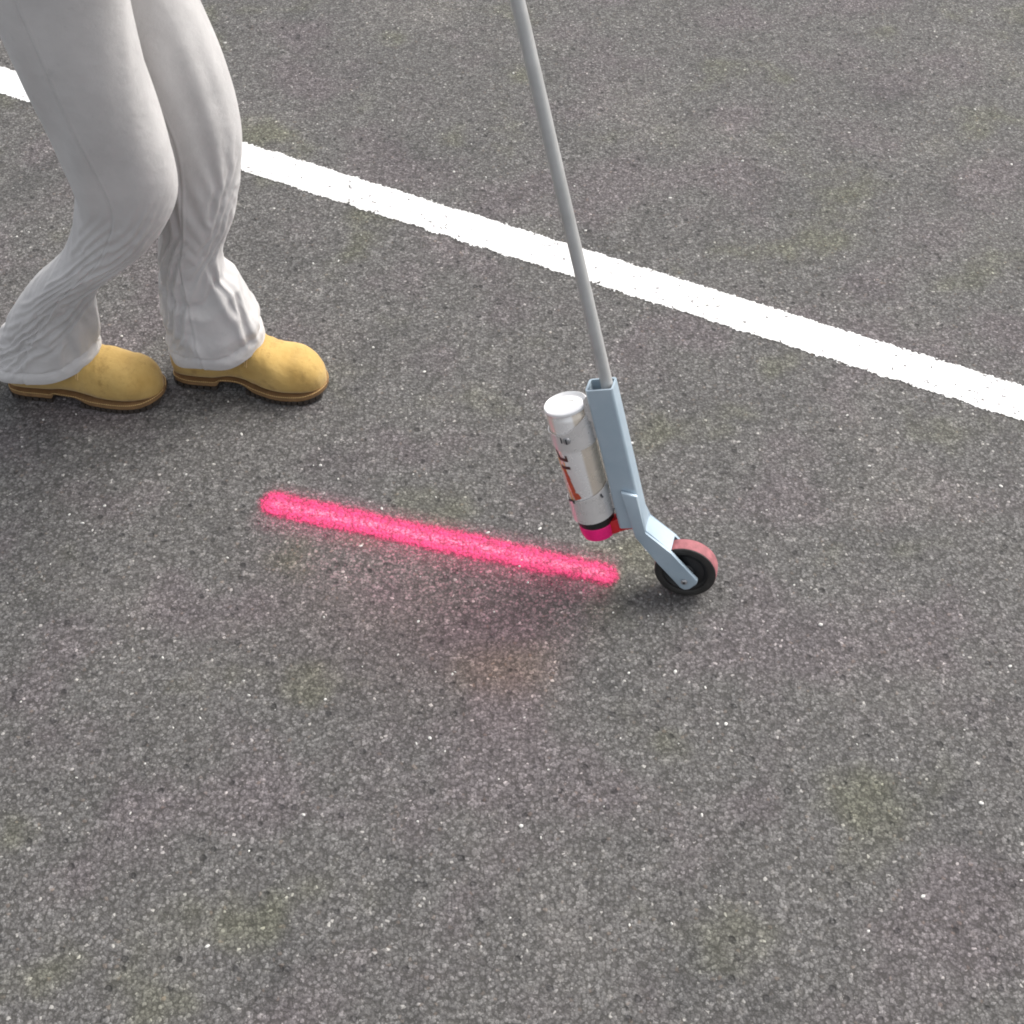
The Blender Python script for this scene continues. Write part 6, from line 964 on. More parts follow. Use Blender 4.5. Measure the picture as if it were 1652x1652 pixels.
   -1,0,1,1,1,1,1,1,-3,-1,2,-2,1,-1,0,0,0,0,0,0,0,0,1,0,2,2,2,2,2,1,1,1,2,0,0,0,0,0,1,6,0,-5,1,5,-5,-4,4,-5,-5,0,-4,-2,-5,-1,-2,-2,1,-3,0,-2,1,-1,-1,-4,-1,5,-3,-6,3,0,1,0,
   1,1,0,0,0,0,0,0,-1,-1,1,1,-8,0,0,-1,-1,-1,-1,0,0,0,0,0,0,0,-1,-1,-1,0,1,1,-1,2,2,2,3,1,-3,0,6,-1,-5,0,-1,-3,-5,5,-3,-4,-1,-4,0,-4,-1,-1,-3,1,-4,-1,-5,1,-4,-1,-10,-3,2,3,-1,-1,-3,-2,
   0,-1,-1,0,0,0,1,0,0,0,1,0,-1,0,1,1,-1,0,0,-1,-1,0,-1,-1,-1,0,0,1,1,0,-1,-1,3,2,1,-2,-2,-3,1,-1,-4,2,-3,-4,5,-4,-4,-4,4,-3,-2,0,-4,-1,-4,-3,-1,-3,2,-5,-1,-4,1,-7,0,-7,2,-4,-4,-3,0,2,
   -2,-1,0,0,0,1,0,0,0,0,-1,0,-1,0,-1,-1,0,-1,-1,0,0,-1,0,0,-3,-3,-2,-2,-1,0,3,2,-2,-2,-2,0,-3,3,1,-4,0,-2,-1,-4,-4,4,-3,-4,-4,2,-4,-3,1,-3,0,-3,-4,-5,-5,1,-6,-2,-5,2,-5,2,-5,0,0,1,1,-1,
   -1,0,0,-1,0,-1,0,2,1,0,-1,2,0,-6,0,0,-1,0,0,-1,-1,0,0,0,-1,-1,2,2,2,2,-2,-2,1,1,0,-3,4,-3,-5,1,-2,-1,4,-5,-5,-3,3,-4,-4,-2,-2,-3,-5,0,-4,-2,-3,1,-3,-5,3,-7,-3,-4,2,-5,1,0,0,0,-2,-3,
   1,0,-1,-1,-2,-1,-1,0,-2,0,0,-1,1,-2,-1,0,0,-1,-1,0,0,-1,-1,-1,0,0,0,0,-1,-2,0,1,0,-1,-3,4,-4,-3,1,-3,-1,1,-7,4,-4,-5,-3,4,-4,-4,2,-3,-1,-4,-1,-1,-1,-2,-3,-1,-5,1,-5,-4,-3,3,-4,-5,-2,-5,-3,0,
   -1,-2,-2,-3,-2,-3,-3,-1,-1,-5,0,-1,0,0,-2,-1,-1,-1,0,-1,-1,0,0,0,-1,-1,0,0,0,0,0,0,-1,-3,4,-4,-2,1,-2,0,3,-7,-3,-1,5,-3,-5,-4,3,-4,-3,2,-5,-1,-2,-5,-3,-5,0,-3,-3,0,1,-4,-6,-3,2,-1,-4,1,1,0,
   -5,-3,-2,0,-1,-1,-2,-2,0,-3,-1,1,-2,-1,-2,-1,0,0,-1,-1,-1,-1,-1,0,-1,-1,-1,-1,0,0,0,-2,-3,3,-4,0,-1,-2,0,2,-8,3,-2,-7,-3,4,-4,-6,-3,0,-2,-6,-1,-4,-5,-2,-4,-2,-2,-5,-1,-3,1,4,-3,-7,-2,3,2,0,-1,-2,
   2,2,1,0,0,-1,-1,-1,1,-1,-1,-1,0,0,-2,0,-1,-1,-1,-1,-1,-1,-1,-1,0,-1,0,0,-1,-1,-3,-2,2,-4,0,-3,-1,1,1,-9,1,-4,4,-3,-7,-4,4,-4,-7,-2,-7,-2,-3,-1,-2,-2,-3,-1,-4,2,-5,-3,-3,-1,5,-1,-6,-2,-3,-5,-4,-3,
   0,-3,-3,-4,-3,-2,-1,-4,0,-1,-6,-1,0,-1,-1,-1,0,-1,-1,-1,0,-1,-1,0,-1,-1,-2,-2,-2,-2,-1,1,-3,0,-4,-2,1,0,-10,2,-5,1,-3,4,-4,-4,-2,5,-4,-8,-1,-1,-2,-3,1,-2,2,-4,-1,-1,3,-4,-4,-3,0,5,-2,-5,2,0,2,2,
   -2,2,2,3,3,3,3,2,0,1,-1,0,-1,0,0,-1,-1,-1,-1,0,-1,-1,-1,-1,0,-1,-1,-1,0,0,1,-3,-1,-5,-3,1,0,-10,2,-5,1,-5,-2,-1,-1,-3,-2,-1,1,-1,-1,-6,-4,-2,-2,1,-3,3,-2,-2,-1,5,-3,-4,-3,-1,1,-1,-1,3,0,-3,
   1,-3,-3,-2,-2,0,-1,0,-1,1,-1,0,0,0,1,-1,-1,0,0,-1,-1,-1,-1,-1,-1,-1,-3,-2,-2,-2,-4,-1,-4,-3,0,0,-11,0,-4,0,-5,-4,-1,-3,2,-2,-4,-1,-1,1,-2,3,-2,-3,-2,-2,1,-3,3,-3,-3,-2,5,-2,-5,-2,4,-1,-5,-2,-4,1,
   -3,1,2,2,2,-2,-2,-2,-2,2,1,0,1,0,-1,-2,-1,-1,-1,-1,-1,-1,-1,-1,0,-1,-1,-3,-3,-2,-1,-4,-4,-1,1,-10,-1,-2,0,-5,-2,1,-5,-1,2,-3,-2,-4,4,-2,-1,-1,4,-1,-1,0,-3,0,-2,4,-2,-3,-2,5,-2,-5,-1,5,0,-3,2,0,
   2,1,1,-1,-2,2,2,1,0,1,1,-1,0,0,0,0,-1,-1,-1,0,0,-1,-1,-1,-1,0,-3,-2,-2,-3,-3,-3,-1,2,-8,-3,0,0,-5,-1,1,-3,-1,-5,-1,6,-4,-4,-4,4,-2,-3,-3,2,1,-2,0,-4,-1,-2,4,-3,-3,-2,5,-1,-5,-1,4,1,-1,-1,
   1,0,-1,1,2,1,1,2,3,0,1,-1,0,1,-1,0,0,0,0,-1,-1,0,0,-1,-1,0,-1,-2,-2,-2,-3,-1,2,-6,-4,0,0,-5,-1,2,-3,-3,-4,0,-8,-4,5,-2,-2,-2,4,-2,-1,-1,-3,0,-1,2,-2,-1,0,2,0,-1,-2,5,0,-5,0,3,3,3,
   0,1,1,1,1,0,0,0,0,0,2,-2,-1,-1,0,-1,-1,-1,-1,-1,-1,-1,-1,-1,-1,-1,-1,-1,-2,-2,-2,0,-4,-4,0,1,-5,-1,2,-1,0,-3,-2,1,5,-4,-6,2,-3,-3,-2,4,-1,-2,0,-1,-1,-1,1,1,-1,-3,0,1,-2,-2,5,1,-3,-1,-1,-2,
   -1,0,1,0,0,1,1,1,-1,0,0,2,-1,0,-1,0,0,0,0,0,0,0,0,-1,-1,-1,0,-1,-1,-2,0,-2,-4,-2,1,-4,-2,2,0,-3,-5,4,-1,-5,-1,4,-1,-1,4,-2,-3,-2,3,-1,-1,0,-1,0,0,-2,-1,3,-2,-1,0,-3,-1,4,-1,-1,0,1,
   2,0,0,1,0,0,1,0,0,-1,-1,0,1,0,1,-1,0,0,0,0,0,0,-1,0,0,-1,-1,-1,-1,0,-1,-3,-3,1,-2,-2,2,1,-3,-5,1,-1,4,-2,-2,1,-2,-3,-2,4,-2,-1,-2,3,2,-2,2,-2,-2,0,1,4,-2,-3,3,1,-4,0,5,-1,-2,0,
   0,1,1,0,1,0,0,0,1,0,0,0,-1,0,-1,0,-1,-1,-1,-1,-1,-1,0,0,-1,0,-1,0,-1,-1,-2,-2,0,-1,-4,0,2,-3,-6,0,0,-1,1,-2,-5,-3,6,-2,-3,-2,4,-2,-1,-1,0,3,-2,3,-2,-2,-3,-1,2,-1,-1,4,-1,-4,-2,4,2,0,
   0,0,0,1,0,1,0,0,0,0,0,-1,1,-1,0,0,0,0,0,0,0,0,0,-1,0,-1,0,-1,0,-1,-2,-1,0,-3,-1,2,-1,-6,-1,1,-1,1,-4,5,-3,-6,-3,5,-2,-3,-2,3,-1,-2,-1,-2,1,-1,5,-2,-1,-3,3,-1,-4,-2,6,0,-2,-3,3,1,
   0,1,0,-1,0,0,0,0,0,0,0,0,-1,0,0,0,0,0,0,0,0,-1,-1,0,-1,0,-1,-1,-1,-1,-1,0,-2,-2,1,1,-5,-3,0,-1,1,-3,-4,-1,6,-2,-4,-3,4,-1,-2,-1,3,1,-1,0,1,-1,-1,0,-2,-3,-2,4,4,-3,-1,4,-1,0,-4,2,
   2,-2,0,0,0,-2,0,0,0,0,0,0,0,0,0,-1,-1,-1,-1,-1,-1,0,0,0,0,-1,0,0,-1,-1,-1,-1,-2,0,2,-3,-5,-1,0,0,-2,0,-1,-7,-3,5,-2,-3,-2,4,-1,-1,-1,2,1,1,-2,1,-1,6,-1,1,1,-6,-1,3,-5,-1,3,-1,1,-4,
   -2,3,-2,0,-1,1,-2,1,-1,0,0,-1,0,0,0,0,0,0,0,0,0,0,0,-1,0,0,-1,-1,-1,-1,0,-2,-1,1,-1,-5,-2,0,0,0,0,-3,3,-2,-6,-2,5,-1,-2,-1,4,-1,0,0,1,0,4,0,-1,-1,-2,-1,0,5,-4,0,0,-5,0,0,0,0,
   -3,-2,3,-1,1,1,2,-2,1,0,-1,1,0,0,-1,0,0,0,0,0,0,0,0,0,-1,-1,-1,-1,-1,-1,-2,-1,0,0,-4,-3,-1,1,1,0,-1,1,-4,3,-2,-5,-2,4,-1,-2,-1,4,-1,-1,0,1,-2,0,1,-1,6,-2,-1,1,-2,-3,4,-1,-2,1,-3,1,
   1,0,-3,3,0,-2,0,0,0,-1,1,0,0,0,0,0,0,0,0,0,0,0,-1,0,0,0,0,0,0,-1,0,-1,0,-2,-3,-2,0,1,0,-1,0,-4,1,-4,3,-1,-3,-1,5,0,-1,-1,2,0,0,0,0,2,-2,-1,3,-2,-3,-1,3,-3,-1,7,-4,0,1,-1,
   2,-1,2,-4,2,2,-1,2,-1,2,-1,1,0,0,1,1,0,0,0,0,0,0,1,0,0,0,0,0,-1,0,-1,0,0,-2,-2,0,2,1,1,1,-3,1,-3,-1,0,3,-1,-1,-1,4,0,0,1,2,0,0,0,0,0,0,-2,9,-1,-1,4,0,-2,-5,7,-3,3,-1,
   -2,2,0,3,-3,2,1,0,2,-1,2,-1,1,1,0,0,0,0,0,0,0,0,0,0,0,0,0,0,0,0,1,1,-1,-2,-1,1,2,2,1,-1,0,-2,-2,1,0,-1,3,-1,-1,0,3,0,0,1,0,0,1,0,5,-1,0,2,7,-1,1,6,-2,3,-5,7,-4,4,
   5,-2,2,0,2,-3,3,0,1,1,0,1,-1,0,0,0,1,0,0,0,0,0,0,0,0,0,0,0,1,0,0,0,-1,0,1,2,3,3,2,1,0,-2,-1,0,1,0,0,1,1,0,1,1,1,1,1,0,0,1,1,5,0,-1,4,0,-3,3,2,0,4,-5,8,-3,
   -4,5,-2,2,0,1,0,2,-2,1,1,0,1,0,1,0,0,1,1,1,1,1,0,1,1,1,0,0,0,1,1,0,0,0,2,4,5,4,1,0,0,0,0,1,1,1,0,1,0,1,1,1,0,-1,2,0,1,0,-1,1,-2,-1,-1,9,0,-3,7,-1,2,0,-1,6,
   2,0,4,-2,2,1,0,1,2,-1,1,1,1,0,0,1,0,0,0,0,0,0,1,0,0,0,1,1,1,2,1,0,0,1,4,5,5,3,2,1,0,0,1,2,1,1,1,0,1,0,1,1,1,1,1,1,1,-1,0,1,3,-1,0,-2,9,-2,-1,7,-1,6,-4,3,
   5,-3,1,2,0,2,0,1,1,1,0,1,0,1,1,0,1,0,0,0,1,1,0,1,1,1,1,1,2,1,0,0,1,3,5,7,5,3,1,1,1,1,2,2,2,1,1,1,1,1,0,1,0,1,0,3,1,3,0,-1,5,-1,-1,2,-3,9,-4,1,6,2,0,-1,
   -4,9,3,1,1,0,0,1,4,4,2,1,2,2,1,2,2,3,3,3,2,2,2,2,3,5,6,7,4,1,2,8,18,27,28,21,10,6,8,8,5,5,7,8,10,11,6,6,4,4,4,5,6,3,4,3,5,5,7,8,1,8,8,7,4,-1,12,3,-5,3,13,1,
   7,-10,-6,5,4,1,0,-2,0,3,2,2,2,2,3,2,2,2,3,3,3,3,4,6,8,6,4,1,2,9,20,29,30,20,7,2,7,11,8,4,5,5,4,4,4,9,10,5,5,5,4,4,4,7,4,4,2,3,3,3,10,11,0,-2,7,9,-5,-1,11,-3,-9,4,
   -4,8,-1,-13,-7,4,7,5,2,3,4,4,4,4,3,4,4,4,4,5,5,7,9,6,3,2,2,8,21,32,30,16,2,-1,7,13,10,2,2,4,6,6,4,2,2,2,8,10,5,3,5,5,4,4,5,6,7,6,3,2,0,3,13,11,-2,-2,11,6,-8,4,7,-9,
   3,-7,4,8,-4,-11,-3,5,5,3,3,3,4,3,4,4,4,5,5,5,7,5,3,4,3,8,21,33,28,10,-1,1,10,16,11,2,-2,1,3,4,7,9,6,3,2,2,2,7,10,6,3,3,5,4,5,4,4,5,9,7,3,0,0,6,15,9,-4,1,12,2,-5,9,
   1,9,-1,-1,7,3,-8,-8,1,3,3,1,5,4,5,4,6,5,5,4,2,3,4,4,14,27,22,4,-5,0,11,15,7,-2,-3,1,5,3,6,8,3,4,8,6,2,2,1,2,4,8,7,3,3,4,4,4,5,2,2,5,10,5,-1,-3,1,9,13,1,-4,4,10,-3,
   3,-1,4,5,0,3,3,-5,-9,-2,-1,0,3,5,3,5,3,3,3,3,4,5,5,16,19,3,-6,-2,6,10,0,-7,-3,5,5,1,0,2,-2,0,10,10,7,8,5,1,1,0,2,1,3,7,3,3,3,4,3,6,2,1,3,9,8,0,-3,-1,6,11,4,-4,-1,6,
   2,3,2,1,3,3,4,4,-1,-9,0,4,4,5,6,0,-1,0,2,2,7,6,17,9,-4,-4,4,8,1,-5,2,6,2,1,1,1,3,3,8,5,-2,0,3,5,10,5,0,0,-1,2,3,1,5,3,3,2,3,3,7,3,1,1,8,10,2,-2,1,7,12,10,1,1,
   5,5,4,4,5,4,4,5,5,14,3,14,4,8,4,5,-6,-1,-3,0,-3,7,2,6,9,9,5,1,3,4,0,-5,0,-7,-7,-4,-2,-1,-2,1,4,4,1,-2,-3,5,7,1,0,0,1,3,1,3,3,4,3,2,3,7,3,2,2,9,12,6,2,4,6,9,10,7,
   10,9,9,9,9,9,7,7,7,-1,12,0,10,2,0,14,32,12,-6,-4,-7,-16,-13,-6,-5,-3,-5,-7,-5,-5,-7,-3,-8,-7,-2,-1,0,0,1,4,1,3,1,2,1,-3,-1,5,2,0,0,0,3,1,2,2,3,3,2,2,6,4,3,3,7,10,7,5,5,6,9,9,
   11,13,15,16,16,17,19,19,18,15,4,3,-5,-2,4,-6,-12,2,19,14,14,12,2,-12,-14,-16,-15,-14,-16,-16,-14,-14,-10,-5,-6,-3,-3,1,0,-3,-1,-5,-1,-1,-1,0,-1,-3,0,1,0,0,-1,1,1,1,1,2,2,2,2,4,3,1,1,4,5,3,5,7,8,10,
  ],
  [
   0,0,0,0,0,0,0,0,0,0,0,0,0,0,0,0,0,0,0,0,0,0,0,0,0,0,0,0,0,0,0,0,0,0,0,0,0,0,0,0,0,0,0,0,0,0,0,0,0,0,0,0,0,0,0,0,0,0,0,0,0,0,0,0,0,0,0,0,0,0,0,0,
   0,0,0,0,0,0,0,0,0,0,0,0,0,0,0,0,0,0,0,0,0,0,0,0,0,0,0,0,0,0,0,0,0,0,0,0,0,0,0,0,0,0,0,0,0,0,0,0,0,0,0,0,0,0,0,0,0,0,0,0,0,0,0,0,0,0,0,0,0,0,0,0,
   -1,0,0,0,0,-2,-2,-2,-2,-1,-1,-1,-1,0,-1,-1,-1,0,0,0,0,0,0,-1,-1,-1,-1,-1,0,0,-1,-1,-1,0,0,0,0,0,0,0,1,0,0,0,1,1,1,0,1,1,0,0,1,1,1,1,1,0,0,1,2,1,-1,0,0,0,0,1,1,0,-1,-1,
   -1,0,0,-2,-3,-4,-4,-4,-3,-4,-3,-2,-1,-2,-1,-2,-2,-2,-1,-1,-3,-3,-3,-1,-2,-3,-3,-3,-3,-3,-1,-1,-2,-3,-1,-1,-1,-1,0,0,1,2,2,1,1,3,3,2,0,0,2,1,1,1,1,1,2,3,1,0,1,3,1,-1,-1,0,0,1,4,4,-1,-1,
   1,-2,-5,-1,-3,-6,-5,-4,-5,-5,-5,-4,-3,-1,-1,-2,-4,-5,-5,-2,-3,-5,-4,-5,-2,-4,-5,-5,-5,-1,-3,-3,-1,-1,-3,-2,-2,-1,-2,0,-2,2,3,3,0,2,4,6,4,1,-1,4,3,2,2,2,0,2,4,0,1,2,6,1,5,6,5,2,2,4,7,5,
   -2,-7,-2,-4,-3,-5,-6,-7,-6,-6,-7,-6,-4,-3,-3,-3,-4,-5,-6,-7,1,-1,-6,-6,-7,0,-1,-5,0,-1,0,-1,-3,-2,-1,-1,0,-1,-1,1,0,-2,3,4,5,-1,-3,4,7,5,2,2,4,3,3,1,2,0,0,0,3,0,3,7,0,2,1,0,-1,-2,0,-1,
   -1,0,-2,-4,-5,-4,-6,-5,-5,-7,-8,-7,-5,-4,-2,-2,-4,-4,-5,-6,-8,1,-1,-5,1,-2,-1,1,-6,-9,-3,-3,-3,-1,-2,-3,-3,-3,3,0,3,-1,-4,6,6,6,2,-4,5,5,3,-3,2,4,3,2,0,0,-1,-1,0,1,3,5,-1,-3,3,1,0,-1,-3,-4,
   -2,-1,-1,-1,-2,-2,-2,-5,-4,-1,-4,-7,-6,-4,-2,-2,-3,-4,-2,-3,1,-2,2,0,-1,-7,-5,-6,-7,-6,-6,-4,-2,-5,-2,-2,-3,-2,-8,1,1,6,3,4,6,4,5,1,2,9,7,-2,-5,3,2,1,0,1,-1,0,1,1,0,-2,-1,-1,-3,0,1,1,0,-1,
   0,1,1,-1,-1,1,1,-1,-3,-1,-2,-4,-6,-4,-2,0,-1,-1,-2,0,0,-6,1,2,1,4,-4,0,-1,-3,-8,-4,-4,-3,-6,-2,1,1,1,-8,5,3,5,-6,1,5,4,2,-9,-2,6,5,-1,-1,1,0,0,-1,-2,-1,0,1,1,-2,-1,-1,0,0,-1,-1,-2,-2,
   0,1,0,1,1,1,2,1,-1,-1,2,-3,-5,-5,-3,-1,4,5,4,4,0,1,-7,4,0,-1,6,3,2,0,0,-6,-1,-3,-2,-6,-7,0,0,0,-9,5,3,3,-7,1,4,4,-2,-11,4,7,-1,-6,0,0,-1,-1,-1,1,0,1,0,-2,-1,0,-1,1,0,0,-2,-1,
   0,1,0,0,0,2,1,2,-1,-2,1,0,-4,-6,-4,-1,-3,-2,-5,-6,-2,1,0,-6,-1,1,-1,2,3,3,0,5,-3,-2,-1,-1,-3,-7,3,2,-3,-2,5,3,3,-9,-8,5,6,-2,-2,7,4,-3,-1,4,1,-2,-1,1,2,1,-2,-3,0,0,0,-1,0,-2,-2,0,
   -1,0,0,1,1,1,1,2,1,-2,0,3,-2,-5,-6,-3,2,-2,-3,-4,-3,0,3,2,-3,-2,2,-1,2,4,5,1,1,3,1,0,0,-2,1,3,0,-12,-1,3,3,2,0,-9,1,1,-6,3,8,0,-7,0,7,1,0,1,1,2,-1,-1,0,0,0,1,-1,-1,-1,-1,
   0,-1,0,0,0,1,2,2,2,0,-1,2,2,-4,-7,-5,-1,-3,-2,-3,-3,-1,-3,-5,-7,-6,-5,0,-2,-1,0,0,1,1,1,1,1,-1,-12,5,10,4,-15,-12,3,7,6,4,-3,2,-3,-1,5,4,-2,-7,0,9,4,0,1,2,-3,-1,1,0,1,0,0,-2,-1,0,
   -1,0,0,1,1,0,0,2,3,1,-1,1,3,1,-6,-6,-2,4,0,-2,-6,-2,-4,-3,-3,-3,-5,-5,1,-1,-1,-2,0,-2,-1,2,4,6,5,-12,-9,4,2,-4,-15,0,6,7,7,9,2,-12,2,13,10,-1,-8,1,10,1,-3,0,-2,-1,1,1,0,0,-2,-2,-1,0,
   0,0,0,0,1,0,1,1,2,2,0,0,2,2,0,-8,-6,1,4,1,-4,-4,4,0,-1,-2,-3,-4,-5,1,0,0,-1,-1,-2,-4,-5,-4,7,7,2,-7,4,6,0,-13,-16,2,10,9,9,2,-11,3,6,9,0,-4,2,4,5,-3,-3,1,1,1,1,0,-2,-2,0,-1,
   0,-1,0,0,1,0,-1,1,2,2,0,-1,1,2,2,-2,-9,-5,4,3,3,-8,-1,4,0,-1,0,-2,2,0,0,1,0,0,0,3,2,0,-5,1,0,-2,3,-1,5,-1,-1,-7,1,2,3,8,0,2,-5,-7,9,8,-4,1,3,-5,0,1,1,2,1,-1,-2,-2,-1,0,
   0,0,0,0,1,0,-1,0,2,2,2,-1,0,2,2,2,-3,-9,-1,6,0,5,-7,3,4,2,-1,6,0,-3,-2,-3,-2,0,2,0,1,4,2,-5,-1,6,-9,3,-2,3,1,-5,-1,-11,-12,-10,11,1,6,2,-5,1,9,4,-2,-3,3,2,1,1,0,-3,-3,0,0,0,
   -1,0,-1,0,1,1,-1,-2,2,2,1,1,-1,1,2,2,2,-3,-10,2,6,-2,5,-4,7,4,8,0,-3,-3,-3,1,0,-2,-3,-4,0,-4,-7,-2,3,0,0,-9,7,5,4,-1,-5,8,3,2,-10,-3,5,3,0,-8,1,12,-5,-1,2,0,2,1,-2,-3,-1,-1,0,0,
   0,-1,0,0,0,3,0,-1,-1,2,1,1,0,0,1,3,2,2,-3,-10,4,6,-3,4,0,6,3,0,2,3,3,1,1,0,-1,0,1,2,-1,-6,-10,0,2,-1,0,6,5,2,-11,2,10,8,-2,-11,0,13,5,0,-5,-1,8,0,1,2,2,0,-4,-2,1,-1,-1,-1,
   -1,0,-1,-1,0,2,1,-2,-1,2,2,1,1,0,0,1,3,2,3,-1,-9,5,2,-1,-1,-2,0,3,0,-1,-1,1,1,2,2,3,-2,-2,1,0,-3,-12,2,1,-10,0,6,6,0,-13,0,-2,11,1,-7,3,13,4,-3,-3,2,3,-5,3,1,-3,-3,1,-2,-1,0,0,
   0,-1,0,0,-1,1,6,-1,-3,1,2,1,1,1,1,0,1,3,2,3,2,-9,7,-3,0,-1,0,-1,3,3,2,-2,1,1,0,-1,-1,-2,-3,4,6,-1,0,5,-1,-13,1,6,11,-1,-12,8,6,3,-1,1,4,14,0,-8,-1,13,2,-4,-1,-4,0,0,-2,0,0,0,
   0,0,0,0,-1,-1,3,2,-2,-2,3,1,1,1,1,1,0,1,3,2,2,4,-5,7,-4,2,-2,1,-1,1,1,1,-1,0,0,0,1,2,0,-5,1,7,-11,1,6,-1,-17,-16,-1,12,1,-10,2,12,2,-9,-3,1,11,-2,-6,0,12,-2,-4,-1,2,-5,-1,0,0,-1,
   -1,0,0,-1,0,-1,0,6,-1,-2,2,3,1,1,1,1,2,1,1,3,2,2,2,-1,6,-2,3,-1,1,-1,1,1,0,0,1,1,-1,-2,2,-1,-9,-1,4,-10,1,6,0,-3,-9,1,5,0,0,3,10,-2,-9,-3,2,2,-2,-2,1,-1,-6,1,-5,-2,0,0,-1,0,
   0,0,-1,0,0,0,-1,5,3,-2,-1,4,1,1,1,2,1,2,2,1,2,2,3,1,-1,4,-2,3,0,2,0,1,2,0,0,-1,0,-1,0,3,-1,-9,-2,-3,-4,0,1,1,-2,0,8,1,-11,-3,-4,2,-2,-9,-2,13,0,-7,-4,11,0,-3,-4,1,0,-1,0,0,
   0,-1,0,0,0,0,0,2,8,-1,-1,3,3,1,2,1,2,2,2,2,2,1,1,0,1,0,3,0,2,0,1,0,0,1,0,0,-1,2,-3,0,4,-2,-4,-3,-11,-1,6,1,-2,-3,0,7,-3,-3,4,9,1,-3,-6,0,11,-4,-5,-2,8,-7,1,-3,-1,0,-1,-1,
   -1,0,0,0,0,0,0,-1,4,2,-2,1,5,2,2,2,2,2,2,2,2,1,1,0,0,0,0,1,0,1,0,1,0,0,0,0,1,-1,0,-5,0,4,-5,3,-2,-12,0,9,0,-11,-3,-1,-2,-3,-2,1,11,1,-3,-3,0,0,-5,-4,0,-1,-6,0,-1,-1,0,0,
   1,1,1,1,1,1,0,0,2,3,0,-1,3,3,2,2,3,2,2,2,1,1,0,1,0,0,0,-1,0,0,1,0,1,0,0,0,-1,0,1,0,-6,1,6,-4,2,-2,-12,0,9,-2,-13,-7,-2,-7,-2,-10,-1,12,-2,-10,-5,10,-3,-6,-5,9,0,-1,-1,-1,0,0,
   0,0,0,0,0,0,0,0,1,5,0,-1,3,5,1,3,2,2,2,1,1,1,0,0,0,0,-1,0,0,0,-1,0,-1,0,0,0,0,-1,-1,3,3,-8,-1,5,-3,-1,8,-11,-12,9,9,-4,-1,2,-11,-1,-7,1,9,-4,-6,-2,8,-6,-5,-1,3,0,1,1,0,0,
   0,0,0,0,0,1,1,-1,-1,4,2,0,1,3,2,1,1,2,1,1,0,-1,0,0,0,0,0,-1,-1,-1,0,-1,0,0,0,0,0,1,-1,-3,2,5,-7,0,7,1,-4,7,0,-11,-1,9,1,-6,0,7,8,-11,-11,-2,-3,-1,-1,-2,-4,-4,5,1,1,1,0,0,
   1,1,1,1,1,0,0,0,-1,3,1,0,0,1,0,0,1,0,0,0,0,-1,1,1,0,-1,-1,0,-1,-1,-1,0,-1,-1,0,0,-1,0,1,-1,-6,2,6,-7,0,8,-6,-9,7,-2,-12,-2,9,-1,4,-9,-5,6,-2,-2,1,-2,-2,2,1,-2,0,2,2,0,1,0,
   0,0,0,0,0,0,0,0,-2,0,10,0,0,-1,1,0,1,1,1,0,-1,0,-1,0,-2,-2,-2,-2,-1,-1,-1,-1,0,0,-1,-1,0,-1,1,3,0,-8,2,6,-9,1,9,-1,-9,7,-1,-11,-2,9,-7,-4,-10,-3,9,0,-6,-5,-7,5,-1,2,0,3,-2,0,-1,1,
   0,0,0,0,0,0,0,0,0,-1,2,0,-4,4,6,0,1,1,0,-1,0,0,-1,0,0,0,1,1,1,0,0,0,0,0,0,0,1,0,-2,1,4,1,-7,2,2,-11,1,9,0,-8,5,-2,-11,-2,8,6,-4,-11,-2,11,-3,-10,0,-7,2,-2,0,-5,-1,0,1,0,
   -1,-1,-1,-1,0,0,0,-1,0,0,0,1,0,-1,2,1,-2,-1,-1,0,-1,0,-1,1,1,1,0,0,0,1,0,0,0,0,1,1,0,-1,2,0,-1,4,-2,0,7,1,-11,0,8,0,-6,9,-1,-10,-2,0,6,-4,-9,-1,11,-1,-7,2,-3,0,-6,1,1,0,0,-1,
   0,0,0,0,-1,0,0,0,-1,0,-2,3,-1,1,0,1,0,0,0,0,0,0,-1,0,4,3,2,1,1,0,0,0,0,0,0,0,0,4,2,-1,3,0,1,-10,2,7,1,-11,1,7,-2,-1,9,-1,-10,-3,-10,10,4,-11,-2,12,-1,-5,0,-4,2,0,0,0,-1,0,
   0,0,0,0,0,-1,0,1,0,-1,-1,3,0,-4,3,5,0,-1,0,0,0,-1,1,-1,0,0,-1,-1,-2,-1,1,0,0,0,0,0,3,1,-1,3,-1,0,5,1,-11,3,8,1,-11,1,0,-10,-1,8,-3,-11,6,-9,2,-3,-8,-2,13,0,-4,2,-2,-1,-1,-1,0,0,
   -1,-1,-1,-1,-1,0,-1,0,-2,-1,-1,0,3,-1,0,3,2,0,1,0,0,0,0,0,0,1,0,0,2,2,0,1,1,1,1,4,1,0,2,0,1,3,-2,8,2,-11,1,9,1,-8,9,0,-11,-2,9,8,-8,-2,-1,11,-5,-5,-1,12,1,-3,1,1,0,0,0,-1,
   -1,0,0,0,-1,-1,-1,1,-2,-4,0,-2,-1,-1,-1,1,4,0,0,1,1,1,0,1,1,0,1,1,0,0,1,0,0,2,2,0,0,1,1,0,2,-2,-2,3,8,3,-10,1,8,-2,0,8,-2,-9,0,-8,2,5,-6,-1,-1,-6,-5,-2,11,0,-1,-1,1,-1,-1,-1,
   0,-1,-1,-1,0,-1,-1,-2,2,-2,-1,1,-1,-2,-4,0,2,1,-1,0,0,1,0,-3,1,1,0,0,0,0,0,1,2,1,2,1,1,1,1,3,0,4,4,-7,2,7,2,-11,0,4,-2,-5,5,8,-10,3,7,-6,-4,-1,14,1,-5,-4,-3,9,-2,-3,-3,-1,-1,0,
